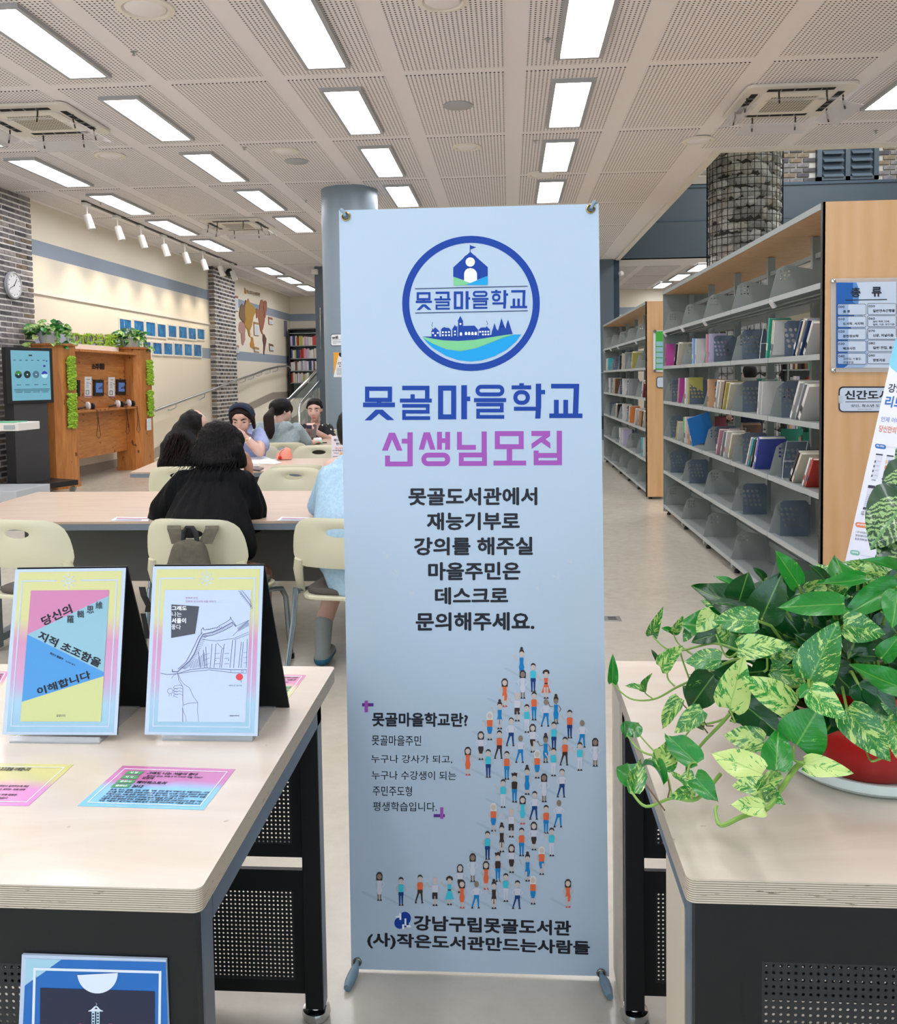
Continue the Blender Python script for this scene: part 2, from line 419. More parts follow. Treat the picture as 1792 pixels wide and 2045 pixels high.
for k, mn in enumerate(('brick_grey', 'brick_dark', 'brick_pale', 'brick_brown')):
    q = MB()
    for r in range(46):
        z = 0.045 + r * 0.088
        if z > ZC - 0.03: break
        for j in range(7):
            if (r * 3 + j * 5 + r * j) % 4 == k:
                y0 = 19.5 + j * 0.25 - (0.125 if r % 2 else 0); y1 = min(y0 + 0.205, 21.0); y0 = max(y0, 19.5)
                if y1 - y0 > 0.03: q.box(XW + 0.12, XW + 0.137, y0, y1, z - 0.025, z + 0.026)
        if r % 4 == k: q.box(XW + 0.01, XW + 0.125, 19.485, 19.51, z - 0.03, z + 0.036)
    tag(q.build('brick', M[mn], p2), kind='stuff')

# round column, square slate columns
t = thing('round_column', 'large round blue-grey painted column rising to the ceiling behind the banner', 'column', (-2.17, 12.12, 0))
MB().lathe([(0.388, 0), (0.388, ZC - 0.001)], 64, c=(-2.17, 12.12)).build('shaft', M['column_blue'], t, smooth=True)
MB().lathe([(0.40, 0), (0.40, 0.1), (0.39, 0.105)], 64, c=(-2.17, 12.12)).build('base_ring', M['stone_skirting'], t, smooth=True)
t = tag(MB().box(-4.42, -3.75, YF, YF + 0.7, 0, ZC).build('slate_column', M['slate_light']), 'slim square slate column with small camera just left of the round column', 'column')
MB().box(-4.46, -4.33, YF - 0.12, YF, 3.86, 3.97).box(-4.43, -4.36, YF - 0.14, YF - 0.12, 3.88, 3.95).build('camera_box', M['white_plastic'], t)
MB().tube([(-4.30, YF - 0.03, 2.15), (-4.30, YF - 0.03, 3.1)], 0.012).build('pipe', M['chrome'], t)
t = tag(MB().box(1.4, 2.36, YF, YF + 0.6, 0, ZC).build('slate_column', M['slate_light']), 'square slate column at the far right corner of the banner', 'column')
MB().box(2.36, XV, YF + 0.12, YF + 0.5, 0, ZC).build('side_panel', M['slate_dark'], t)
MB().tube([(1.7, YF - 0.04, 1.52), (2.3, YF - 0.04, 1.52)], 0.015).build('rail', M['steel'], t)
MB().box(1.9, 2.36, YF - 0.1, YF, 0.25, 0.55).build('louvre_box', M['black_plastic'], t)
MB().ball((XV + 0.02, YF - 0.05, 3.72), 0.06).build('lamp_head', M['white_plastic'], t)

# ramp, platform, handrail, stair rails
rp = [at(445, 850, x=XW), at(449, 832, x=XW), at(500, 810, x=XW), at(544, 791, x=XW), at(578, 789, x=XW)]
ra = MB(); y0r, y1r = 16.2, 24.6
ra.add([(XW, y0r, 0), (-5.3, y0r, 0), (-5.3, y1r, 0.92), (XW, y1r, 0.92), (-5.3, y1r, 0), (XW, y1r, 0)], [(0, 1, 2, 3), (1, 4, 2), (0, 3, 5), (3, 2, 4, 5), (0, 5, 4, 1)])
struct(ra.build('trim_4', M['cream_paint']))
struct(MB().box(XW, -3.9, y1r, YB, 0, 0.92).build('floor_platform', M['cream_paint']))
sk = MB()
for (ya, yb_) in ((y0r, 19.5), (21.0, y1r)):
    za, zb = (ya - y0r) / (y1r - y0r) * .92, (yb_ - y0r) / (y1r - y0r) * .92
    sk.add([(XW + .012, ya, za), (XW + .012, yb_, zb), (XW + .012, yb_, zb + .2), (XW + .012, ya, za + .2)], [(0, 1, 2, 3)])
sk.box(XW, XW + 0.012, y1r, YB, .92, 1.12)
struct(sk.build('baseboard_ramp', M['stone_skirting']))
t = thing('handrail', 'steel wall handrail climbing beside the ramp behind the readers', 'handrail', (XW, 20, 0.9))
hp = [at(x, y, x=-6.62) for x, y in ((309, 820), (409, 784), (471, 760), (507, 747.5), (529, 738.6), (555, 732.5), (576, 731), (581, 737))]
MB().tube(hp, 0.028, 10).build('rail', M['steel'], t, smooth=True)
for x, y in ((352, 805), (409, 785), (462, 764), (490, 754), (507, 748), (523, 741.5), (540, 737), (555, 733)):
    p = at(x, y, x=-6.62)
    MB().tube([p, p + Vector((0, -0.02, -0.09)), p + Vector((-0.06, -0.12, -0.13)), p + Vector((-0.12, -0.14, -0.13))], 0.012, 6).build('bracket', M['steel'], t)
g = N('railing_glass'); g.set(col=H('#a9c4c4'), rough=0.05, alpha=0.45, spec=0.5)
t = thing('stair_railing', 'stainless stair railing with greenish glass left of the round column', 'railing', (-4.5, 19, 0))
a, b = at(577, 798, x=-4.75), at(635, 737, x=-4.75); c_, d = at(601, 806, x=-4.25), at(637, 764, x=-4.25)
MB().tube([a + Vector((-.12, -.45, -.05)), a, b], 0.035, 10).tube([c_, d + (d - c_) * .1], 0.035, 10).build('top_rail', M['chrome'], t, smooth=True)
MB().tube([a + Vector((.0, 0, -.0)), a + Vector((0.02, 0, -.16)), a + Vector((0.02, 0, -1.05))], 0.03, 10).build('post', M['chrome'], t, smooth=True)
MB().tube([c_, c_ + Vector((-.02, -.1, -.1)), c_ + Vector((0, -.1, -.93))], 0.03, 10).build('post', M['chrome'], t, smooth=True)
for k in (0.3, 0.65, 1.0):
    p = c_.lerp(d, k); MB().tube([p + Vector((0, 0, -.12)), p + Vector((0, 0, -.85))], 0.022, 8).build('post', M['steel'], t)
MB().add([c_ + Vector((0, 0, -.1)), d + Vector((0, 0, -.1)), d + Vector((0, 0, -.8)), c_ + Vector((0, 0, -.8))], [(0, 1, 2, 3)]).build('glass_panel', M['railing_glass'], t)
MB().add([a + Vector((0, 0, -.1)), b + Vector((0, 0, -.1)), b + Vector((0, 0, -.8)), a + Vector((0, 0, -.8))], [(0, 1, 2, 3)]).build('glass_panel', M['railing_glass'], t)
st = MB()
for k in range(5): st.box(-4.75, -4.25, a.y + k * 0.5, a.y + 3.2, k * 0.15, k * 0.15 + 0.15)
struct(st.build('trim_5', M['stone_skirting']))

# ================================================================= ceiling lights
n = N('light_diffuser'); n.set(col=(1, 1, 1, 1), emit=(0.97, 0.955, 1.0, 1), es=LAMP)
mat('fixture_frame', '#aeb0b4', 0.45)
cols = {-6: 'ceiling row along the left wall', -4: 'ceiling row second from left wall', -2: 'ceiling row above banner left edge', 0: 'ceiling row above banner right edge'}
lp = None
def ceiling_light(x, ye, label):
    global lp
    if lp is None:
        lp = thing('ceiling_light', label, 'ceiling light', (0, 0, 0), 'long ceiling light panels')
        f = MB(); hw, hl = 0.155, 0.68
        for (a, b, c2, d2) in ((-hw - .035, -hw, -hl - .035, hl + .035), (hw, hw + .035, -hl - .035, hl + .035), (-hw, hw, -hl - .035, -hl), (-hw, hw, hl, hl + .035)): f.box(a, b, c2, d2, -0.03, 0)
        f.build('frame', M['fixture_frame'], lp)
        MB().box(-hw, hw, -hl, hl, -0.012, -0.004).build('diffuser', M['light_diffuser'], lp)
        o = lp
    else: o = dup(lp, label=label)
    o.location = (x, ye - 0.68, ZC - 0.008)
for i in (-6, -4, -2, 0):
    k = 0
    for j in range(-4, 10):
        ye = 7.31 + PY * j
        if (i, j) in ((-6, 6), (-4, 5), (-4, 6)) or ye > 25.5: continue
        if i >= -2 and j > 4: continue
        out = ye < 5.6 or (i == -6 and j < 2) or (i == -4 and ye < 7)
        if out: lab = None
        else:
            k += 1; lab = '%s light panel from the front, %s' % (ORD[k], cols[i])
        if out: lab = 'long white ceiling light panel nearer than the frame shows'
        ceiling_light(LX + PX * i + (0.03 if i < -2 else 0), ye, lab)
ceiling_light(3.68, 9.05, 'long white ceiling light panel cut by the right frame edge beside the air unit')
for j in range(-4, 0): ceiling_light(3.68, 9.05 + PY * j, 'long white ceiling light panel nearer than the frame shows')
for k, y in enumerate((22.4, 24.4, 26.4)): ceiling_light(4.62 - .1 * k, y, 'white ceiling light panel seen over the bookcase, %s of three' % ('nearest', 'middle', 'farthest')[k])
for y in (5.0, 8.9): ceiling_light(7.0, y, 'long white ceiling light panel nearer than the frame shows')

# round ceiling fittings
def ring_fit(px, py, r, label, kind='speaker'):
    p = at(px, py, z=ZC)
    t = thing('ceiling_speaker' if kind == 'speaker' else 'smoke_detector', label, 'speaker' if kind == 'speaker' else 'detector', p)
    if kind == 'speaker':
        MB().lathe([(r, ZC - .009), (r, ZC - .022), (r * .8, ZC - .03), (r * .72, ZC - .012)], 32, c=(p.x, p.y)).build('rim', M['white_trim'], t, smooth=True)
        MB().lathe([(0.0001, ZC - .03), (r * .6, ZC - .03), (r * .7, ZC - .018)], 32, c=(p.x, p.y)).build('grille', M['ceiling_paint'], t, smooth=True)
    else:
        MB().lathe([(r, ZC - .009), (r, ZC - .02), (r * .6, ZC - .035), (0.0001, ZC - .037)], 28, c=(p.x, p.y)).build('cover', M['fixture_frame'] if r > .1 else M['white_plastic'], t, smooth=True)
for px, py, r, s in ((290, 12, .20, 'round flush ceiling speaker at the top left between two light rows'), (884, -3, .18, 'round ceiling speaker cut by the top frame edge above the banner'),
                     (220, 308, .17, 'round ceiling speaker right of the left air unit'), (568, 299, .16, 'round ceiling speaker beside the small grey disc'),
                     (933, 291, .16, 'round ceiling speaker above the middle of the banner, lower of two discs'), (1395, 278, .18, 'round ceiling speaker below the right air unit'),
                     (1083, 346, .2, 'round ceiling speaker between the last two right row lights')):
    ring_fit(px, py, r, s)
for px, py, r, s in ((915, 208, .14, 'white round detector on ceiling above the banner, upper of two discs'), (592, 320, .14, 'small grey disc detector under the round speaker left of the banner')):
    ring_fit(px, py, r, s, 'detector')
for k, (px, py, s) in enumerate(((267, 101, 'by the top left speaker'), (1094, 75, 'left of the first right row light'), (488, 293, 'left of the middle speaker'), (1070, 279, 'left of the third right row light'),
                                 (611, 399, 'left of the round column top'), (1750, 259, 'below the right edge light'), (201, 404, 'above the spotlight track'))):
    p = at(px, py, z=ZC)
    t = tag(MB().lathe([(.026, ZC - .009), (.026, ZC - .014), (.008, ZC - .016), (.008, ZC - .034), (.015, ZC - .035), (.015, ZC - .038)], 12, c=(p.x, p.y)).build('sprinkler', M['steel'], smooth=True),
            'tiny ceiling sprinkler head ' + s, 'sprinkler')

# ================================================================= cassette air conditioners
n = N('intake_grille'); v = n.coord('Object'); s_ = n.new('SeparateXYZ', ins={0: v}).outputs
gx = n.math('FRACT', n.math('DIVIDE', s_[0], 0.028)); gy = n.math('FRACT', n.math('DIVIDE', s_[1], 0.04))
n.set(col=n.mix(n.math('MULTIPLY', n.math('GREATER_THAN', gx, 0.3), n.math('GREATER_THAN', gy, 0.35)), H('#d9d2c6'), H('#5c564e')), rough=0.6)
n = N('clear_acrylic'); n.set(col=H('#e3e2ea'), rough=0.08, alpha=0.38, spec=0.6)
mat('dark_metal', '#4a4540', 0.4, 0.7)
def air_unit(x0, x1, y0, y1, label):
    cx, cy = (x0 + x1) / 2, (y0 + y1) / 2; z = ZC - 0.008
    t = thing('air_conditioner', label, 'air conditioner', (cx, cy, z))
    MB().prism([(p[0], p[1]) for p in rrect(x0, y0, x1, y1, 0.08)], z - 0.03, z).build('panel', M['white_trim'], t, bevel=0.006)
    i = 0.17
    MB().prism(rrect(x0 + i, y0 + i, x1 - i, y1 - i, 0.09), z - 0.042, z - 0.028).build('inner_panel', M['white_trim'], t, bevel=0.004)
    MB().box(x0 + i + .12, x1 - i - .12, y0 + i + .1, y1 - i - .1, z - 0.046, z - 0.04).build('grille', M['intake_grille'], t)
    for (a, b, c2, d2) in ((x0 + .2, x1 - .2, y0 + .08, y0 + .14), (x0 + .2, x1 - .2, y1 - .14, y1 - .08), (x0 + .08, x0 + .14, y0 + .2, y1 - .2), (x1 - .14, x1 - .08, y0 + .2, y1 - .2)):
        s2 = MB().box(a, b, c2, d2, z - 0.034, z - 0.029).build('outlet_slot', M['dark_gap'], t)
        n_ = 5
        for q in range(1, n_):
            fl = MB()
            if b - a > d2 - c2: fl.box(a + (b - a) * q / n_ - .003, a + (b - a) * q / n_ + .003, c2, d2, z - .038, z - .033)
            else: fl.box(a, b, c2 + (d2 - c2) * q / n_ - .003, c2 + (d2 - c2) * q / n_ + .003, z - .038, z - .033)
            fl.build('fin', M['fixture_frame'], s2)
    # clear wind deflectors hung from four sides
    for k, (mx, my, dx, dy) in enumerate(((cx, y0 + .02, 1, 0), (cx, y1 - .02, 1, 0), (x0 + .02, cy, 0, 1), (x1 - .02, cy, 0, 1))):
        hw = .33; ox = (-1 if k == 2 else 1 if k == 3 else 0); oy = (-1 if k == 0 else 1 if k == 1 else 0)
        A = Vector((mx - dx * hw + ox * -.12, my - dy * hw + oy * -.12, z - .12)); B = Vector((mx + dx * hw + ox * -.12, my + dy * hw + oy * -.12, z - .12)); o2 = Vector((ox * .22, oy * .22, -.05))
        df = MB().add([A, B, B + o2, A + o2, A + Vector((0, 0, .004)), B + Vector((0, 0, .004)), B + o2 + Vector((0, 0, .004)), A + o2 + Vector((0, 0, .004))],
                      [(0, 1, 2, 3), (4, 5, 6, 7), (0, 1, 5, 4), (2, 3, 7, 6), (0, 3, 7, 4), (1, 2, 6, 5)]).build('wind_deflector', M['clear_acrylic'], t)
        for q in (.18, .82):
            P = A.lerp(B, q) + o2 * .35
            MB().tube([P + Vector((0, 0, .1)), P + Vector((0, 0, .05)), P + Vector((ox * .02, oy * .02, -.03))], .008, 6).build('hanger', M['dark_metal'], df)
def air_at(pts, label):
    P = [at(x, y, z=ZC) for x, y in pts]; c0 = sum(P, Vector()) / len(P)
    air_unit(c0.x - .5, c0.x + .5, c0.y - .5, c0.y + .5, label)
air_at([(1485, 160), (1735, 150), (1650, 232), (1435, 236)], 'white ceiling air unit with clear wind deflectors at the upper right')
air_at([(-75, 205), (135, 199), (232, 262), (20, 268)], 'white ceiling air unit with clear deflectors at the upper left frame edge')
air_at([(390, 434), (490, 434), (560, 455), (460, 458)], 'distant white ceiling air unit left of the round column')
# ================================================================= the banner on its X stand
INK = {k: mat('ink_' + k, c, 0.5, spec=0.3) for k, c in dict(navy='#003a98', deep='#102a5e', purple='#a050ac', violet='#5c2d8a', black='#1c1c26', white='#eef2f6', green='#7cc88e', cyan='#0d9ddd',
       blue='#0f7fc0', teal='#3fc0d4', orange='#e2683f', brown='#3a2a28', skin='#cbbdb6', tan='#8d7a6c', lilac='#cfcfdc', pants='#123a78', shade='#a9bdcd', red='#d05048', peach='#dcbab2', blonde='#dcd9d4').items()}
IK = list(INK); IM = [INK[k] for k in IK]
def ix(k): return IK.index(k)
YBN = 2.03
bn = thing('banner_stand', 'tall pale blue printed banner on a grey x-shaped stand between two desks', 'banner', (-0.09, YBN, 0))
n = N('banner_vinyl'); n.set(col=H('#b4c5d6'), rough=0.4, spec=0.35)
n.bump(n.noise(n.coord('World', (3, 1, 1.2)), 2.2, 2), 0.12, 0.02)
cr = [(677, 420), (1196, 407), (1217, 1950), (702, 1935)]
nx, nz = 10, 30; vs = []; fs = []
for j in range(nz + 1):
    for i in range(nx + 1):
        u, v = i / nx, j / nz
        px = (cr[0][0] * (1 - u) + cr[1][0] * u) * (1 - v) + (cr[3][0] * (1 - u) + cr[2][0] * u) * v
        py = (cr[0][1] * (1 - u) + cr[1][1] * u) * (1 - v) + (cr[3][1] * (1 - u) + cr[2][1] * u) * v
        vs.append(at(px, py, y=YBN))
k = len(vs); vs += [p + Vector((0, 0.0012, 0)) for p in vs]
for j in range(nz):
    for i in range(nx):
        a = j * (nx + 1) + i; fs.append((a, a + nx + 1, a + nx + 2, a + 1)); fs.append((a + k, a + 1 + k, a + nx + 2 + k, a + nx + 1 + k))
for j in range(nz):
    for a in (j * (nx + 1), j * (nx + 1) + nx): fs.append((a, a + nx + 1, a + nx + 1 + k, a + k))
MB().add(vs, fs).build('banner_sheet', M['banner_vinyl'], bn)
B = plane_y(YBN)
def cset(ox, oy, s): return lambda x, y: (ox + x / s, oy + y / s)
q4 = cset(670, 400, 3.258)
def heading(fn, mb, mi, k=1.0):
    def L(pts, w_, closed=False): B.line(mb, [fn(*p) for p in pts], w_ / 3.258 * k, 0.0006, mi, closed=closed)
    def P_(pts): B.poly(mb, [fn(*p) for p in pts], 0.0006, mi)
    def ring(cx, cy, a, b, w_):   # stadium ring
        o = rrect(cx - a, cy - b, cx + a, cy + b, b * .98, 6); i_ = rrect(cx - a + w_, cy - b + w_, cx + a - w_, cy + b - w_, (b - w_) * .98, 6)
        for j in range(len(o)):
            P_([o[j], o[(j + 1) % len(o)], i_[(j + 1) % len(o)], i_[j]])
    L([(207, 1226), (355, 1226), (355, 1299), (207, 1299)], 28, True); L([(284, 1310), (284, 1332)], 30); L([(180, 1331), (388, 1331)], 30)
    P_([(262, 1362), (308, 1362), (284, 1388), (234, 1432), (190, 1432)]); P_([(284, 1388), (262, 1362), (308, 1362), (384, 1430), (336, 1430)])
    L([(435, 1221), (598, 1221), (598, 1290)], 29); L([(503, 1262), (503, 1300)], 28); L([(420, 1303), (628, 1303)], 26)
    for dx in (0, 482):
        dy = -8 if dx else 0
        L([(435 + dx, 1337 + dy), (601 + dx, 1337 + dy), (601 + dx, 1376 + dy), (447 + dx, 1376 + dy), (447 + dx, 1417 + dy), (617 + dx, 1417 + dy)], 24)
    L([(685, 1222), (770, 1222), (770, 1409), (685, 1409)], 33, True); L([(838, 1203), (838, 1425)], 37); L([(850, 1292), (878, 1292)], 30)
    ring(1006, 1238, 94, 38, 26); L([(902, 1300), (1112, 1300)], 26)
    L([(1212, 1190), (1212, 1215)], 30); L([(1147, 1217), (1274, 1217)], 26); ring(1212, 1283, 54, 48, 27)
    L([(1322, 1193), (1322, 1350)], 35); L([(1330, 1248), (1365, 1248)], 28); L([(1162, 1356), (1330, 1356)], 26); P_([(1305, 1345), (1339, 1340), (1334, 1420), (1300, 1420)])
    L([(1404, 1209), (1575, 1209)], 30); P_([(1552, 1194), (1587, 1194), (1580, 1400), (1545, 1400)]); L([(1438, 1298), (1438, 1400)], 31); L([(1499, 1298), (1499, 1400)], 31); L([(1392, 1402), (1608, 1402)], 30)
mb = MB(); heading(q4, mb, 0)
mb.build('heading_lettering', INK['navy'], bn)
mb = MB(); heading(lambda x, y: q4(523 + (x - 180) * .5077, 597 + (y - 1210) * .53 - (x - 180) * .5077 * .0193 + (x - 180) * .0126 * .53), mb, 0, .52)
B.ring(mb, (941, 606), 137.5, 135, 14, 0.0006, 0, 72)
# emblem: school house with a figure, village, hills
E4 = lambda pts: [q4(*p) for p in pts]
mb.build('emblem_ring', INK['navy'], bn)
mb = MB(); n_, g_, c_ = ix('navy'), ix('green'), ix('cyan'); w_ = 0
B.poly(mb, E4([(767, 437), (878, 335), (878, 372), (848, 400), (838, 480), (838, 520), (767, 497)]), 0.0006, n_)
B.poly(mb, E4([(878, 335), (992, 435), (992, 492), (922, 518), (922, 480), (908, 400), (878, 372)]), 0.0006, n_)
B.poly(mb, E4([(845, 390), (912, 390), (915, 450), (845, 450)]), 0.0006, n_)
B.ring(mb, q4(878, 402), 16, 16, 6.5, 0.0007, n_, 24); B.poly(mb, E4([(838, 470), (852, 448), (878, 438), (904, 448), (922, 470), (922, 440), (900, 425), (856, 425), (838, 440)]), .0007, n_)
mb.build('emblem_house', IM, bn)
mb = MB()
B.disc(mb, q4(878, 402), 9.3, 9.3, .0012, ix('white'), 20); B.poly(mb, E4([(838, 525), (838, 478), (845, 458), (858, 446), (878, 441), (898, 446), (913, 458), (922, 478), (922, 520), (880, 538)]), .0012, ix('white'))
B.poly(mb, E4([(769, 498), (872, 538), (850, 552), (769, 555)]), .0015, g_); B.poly(mb, E4([(992, 493), (848, 552), (992, 551)]), .0016, c_)
B.line(mb, E4([(877, 292), (877, 340)]), 1.3, .001, n_); B.poly(mb, E4([(877, 293), (917, 306), (877, 321)]), .001, n_)
B.line(mb, E4([(518, 576), (1252, 559)]), 1.6, .001, ix('deep')); B.line(mb, E4([(520, 734), (1253, 719)]), 1.6, .001, ix('deep'))
z2 = cset(840, 620, 8.145)
Z = lambda pts: [z2(*p) for p in pts]
B.poly(mb, Z([(30, 425), (180, 425), (600, 425), (950, 410), (1200, 395), (1500, 380), (1150, 435), (870, 478), (620, 495), (370, 486), (180, 455)]), .0008, n_)
B.poly(mb, Z([(30, 427), (180, 457), (370, 488), (620, 497), (870, 480), (1150, 437), (1400, 395), (1520, 388), (1350, 440), (1150, 520), (900, 615), (640, 662), (420, 630), (200, 540), (80, 470)]), .0009, g_)
B.poly(mb, Z([(30, 430), (80, 472), (200, 543), (420, 633), (640, 665), (900, 618), (1150, 523), (1350, 443), (1530, 392), (1640, 390), (1560, 500), (1400, 640), (1200, 745), (1000, 810), (820, 830), (620, 810), (420, 740), (200, 610), (100, 520)]), .0008, c_)
for pl in ([(180, 425), (180, 345), (172, 340), (190, 322), (190, 292), (203, 292), (203, 312), (242, 275), (305, 335), (303, 425)],
           [(335, 425), (335, 325), (330, 318), (355, 285), (375, 280), (378, 270), (398, 270), (400, 280), (465, 285), (498, 325), (498, 425)],
           [(520, 425), (520, 320), (512, 312), (560, 235), (588, 270), (590, 255), (600, 255), (602, 425)],
           [(612, 425), (612, 180), (603, 178), (648, 88), (695, 178), (690, 182), (692, 252), (880, 247), (945, 322), (935, 330), (935, 420), (800, 440)],
           [(948, 420), (950, 330), (942, 322), (980, 280), (1068, 276), (1070, 262), (1090, 262), (1092, 276), (1130, 310), (1130, 410)],
           [(1150, 410), (1165, 330), (1180, 290), (1205, 205), (1235, 300), (1262, 330), (1290, 230), (1317, 125), (1350, 220), (1385, 300), (1400, 220), (1425, 150), (1460, 260), (1500, 385)]):
    B.poly(mb, Z(pl), .001, n_)
for tx, ty in ((1205, 205), (1317, 125), (1425, 150)):
    for r_ in range(7):
        B.poly(mb, Z([(tx - 8 - r_ * 8, ty + 42 + r_ * 26), (tx, ty + 14 + r_ * 26), (tx + 8 + r_ * 8, ty + 42 + r_ * 26)]), .001, n_)
for x, y in ((205, 367), (282, 365), (242, 407), (365, 355), (415, 355), (465, 352), (365, 404), (415, 404), (467, 403), (562, 342), (562, 394), (972, 348), (1015, 346), (1059, 346), (1102, 345), (1017, 392), (1060, 391), (1104, 390)):
    B.poly(mb, Z(rect(x - 14, y - 13, x + 14, y + 13)), .0015, ix('white'))
B.disc(mb, z2(651, 220), 2, 2, .0015, ix('white'), 12)
for x in (659, 741, 792, 846, 899):
    y = 408 if x < 700 else 400; B.poly(mb, Z([(x - 19, y), (x - 19, y - 35), (x - 10, y - 52), (x + 10, y - 52), (x + 19, y - 35), (x + 19, y)]), .0015, ix('white'))
B.line(mb, Z([(196, 270), (184, 240), (198, 210), (192, 190)]), .8, .001, ix('deep')); B.line(mb, Z([(1080, 240), (1096, 212), (1078, 185), (1082, 165)]), .8, .001, ix('deep'))
mb.build('emblem_village', IM, bn)
# second heading
z3 = cset(750, 845, 4.595); mb = MB(); o_ = .0006
def L3(p, w_, cl=False): B.line(mb, [z3(*a) for a in p], w_ / 4.595, o_, 0, closed=cl)
def P3(p): B.poly(mb, [z3(*a) for a in p], o_, 0)
P3([(60, 252), (125, 88), (180, 88), (152, 148), (113, 252)]); P3([(125, 88), (180, 88), (248, 252), (197, 252), (152, 148)]); L3([(318, 84), (318, 395)], 48); L3([(242, 165), (300, 165)], 44); L3([(111, 298), (111, 374), (318, 374)], 44)
P3([(398, 243), (443, 84), (500, 84), (472, 145), (445, 243)]); P3([(443, 84), (500, 84), (551, 243), (503, 243), (472, 145)]); L3([(588, 80), (588, 243)], 44); L3([(663, 80), (663, 243)], 44); L3([(605, 160), (645, 160)], 42)
o = rrect(422, 271, 686, 394, 60, 8); i_ = rrect(466, 315, 640, 350, 17, 8)
for j in range(len(o)): P3([o[j], o[(j + 1) % len(o)], i_[(j + 1) % len(o)], i_[j]])
L3([(771, 80), (771, 222), (922, 222)], 44); L3([(998, 76), (998, 300)], 47); L3([(788, 292), (1001, 292), (1001, 370), (788, 370)], 44, True)
L3([(1119, 96), (1338, 96), (1338, 216), (1119, 216)], 45, True); L3([(1230, 230), (1230, 350)], 50); L3([(1084, 366), (1383, 366)], 44)
L3([(1432, 95), (1580, 95)], 46); P3([(1604, 72), (1604, 118), (1435, 237), (1432, 188), (1560, 100), (1570, 72)]); P3([(1520, 145), (1562, 148), (1606, 183), (1606, 235), (1500, 160)])
L3([(1688, 70), (1688, 300)], 48); L3([(1475, 252), (1475, 300)], 46); L3([(1475, 296), (1690, 296), (1690, 364), (1475, 364)], 44, True)
mb.build('subheading_lettering', INK['purple'], bn)
# request in black
q5 = cset(720, 940, 3.896); mb = MB()
for s, x0, x1, y0, y1 in (('못골도서관에서', 373, 1377, 130, 270), ('재능기부로', 517, 1240, 323, 463), ('강의를 해주실', 417, 1342, 516, 658), ('마을주민은', 527, 1246, 710, 852), ('데스크로', 580, 1150, 905, 1040), ('문의해주세요.', 430, 1355, 1100, 1245)):
    B.text(mb, s, q5(x0, y0 + 2), q5(x1, y0 - 2), q5(x0, y1 + 2), 0.040, .0006)
mb.build('request_lettering', INK['black'], bn)
q6 = cset(690, 1260, 3.381); mb = MB()
for s, x0, x1, y0, y1, b in (('못골마을학교란?', 180, 828, 548, 645, .03), ('못골마을주민', 178, 512, 703, 772, .006), ('누구나 강사가 되고,', 175, 722, 835, 892, .006), ('누구나 수강생이 되는', 178, 748, 943, 1003, .006), ('주민주도형', 185, 450, 1045, 1112, .006), ('평생학습입니다.', 187, 618, 1152, 1215, .006)):
    B.text(mb, s, q6(x0, y0), q6(x1, y0 + 4), q6(x0, y1), b, .0006)
q7 = cset(690, 1600, 3.381)
B.text(mb, '강남구립못골도서관', q7(462, 768), q7(1525, 806), q7(462, 872), .034, .0006)
B.text(mb, '(사)작은도서관만드는사람들', q7(147, 883), q7(1652, 943), q7(147, 992), .034, .0006)
mb.build('body_lettering', INK['black'], bn)
mb = MB(); pz, vz, nv = 0, 1, 2
B.poly(mb, [q6(*p) for p in rect(113, 487, 190, 509)], .0006, vz); B.poly(mb, [q6(*p) for p in rect(130, 470, 153, 548)], .0008, pz)
B.poly(mb, [q6(*p) for p in rect(596, 1236, 672, 1257)], .0006, vz); B.poly(mb, [q6(*p) for p in rect(640, 1190, 662, 1268)], .0008, pz)
mb.build('quote_marks', [INK['purple'], INK['violet']], bn)
mb = MB()
B.disc(mb, q7(402, 790), 12, 13, .0006, 0, 24); B.disc(mb, q7(368, 822), 11, 11.5, .0006, 0, 24); B.poly(mb, [q7(*p) for p in ((372, 760), (437, 770), (425, 850), (340, 850))], .0006, 0)
B.poly(mb, [q7(*p) for p in ((362, 755), (378, 755), (378, 800), (366, 800))], .0009, 1); B.poly(mb, [q7(*p) for p in rect(340, 772, 366, 785)], .0009, 1)
B.poly(mb, [q7(*p) for p in rect(400, 790, 412, 838)], .0009, 1); B.poly(mb, [q7(*p) for p in rect(412, 836, 442, 850)], .0009, 1); B.poly(mb, [q7(*p) for p in rect(384, 830, 398, 862)], .0009, 1)
mb.build('library_mark', [INK['navy'], INK['white']], bn)
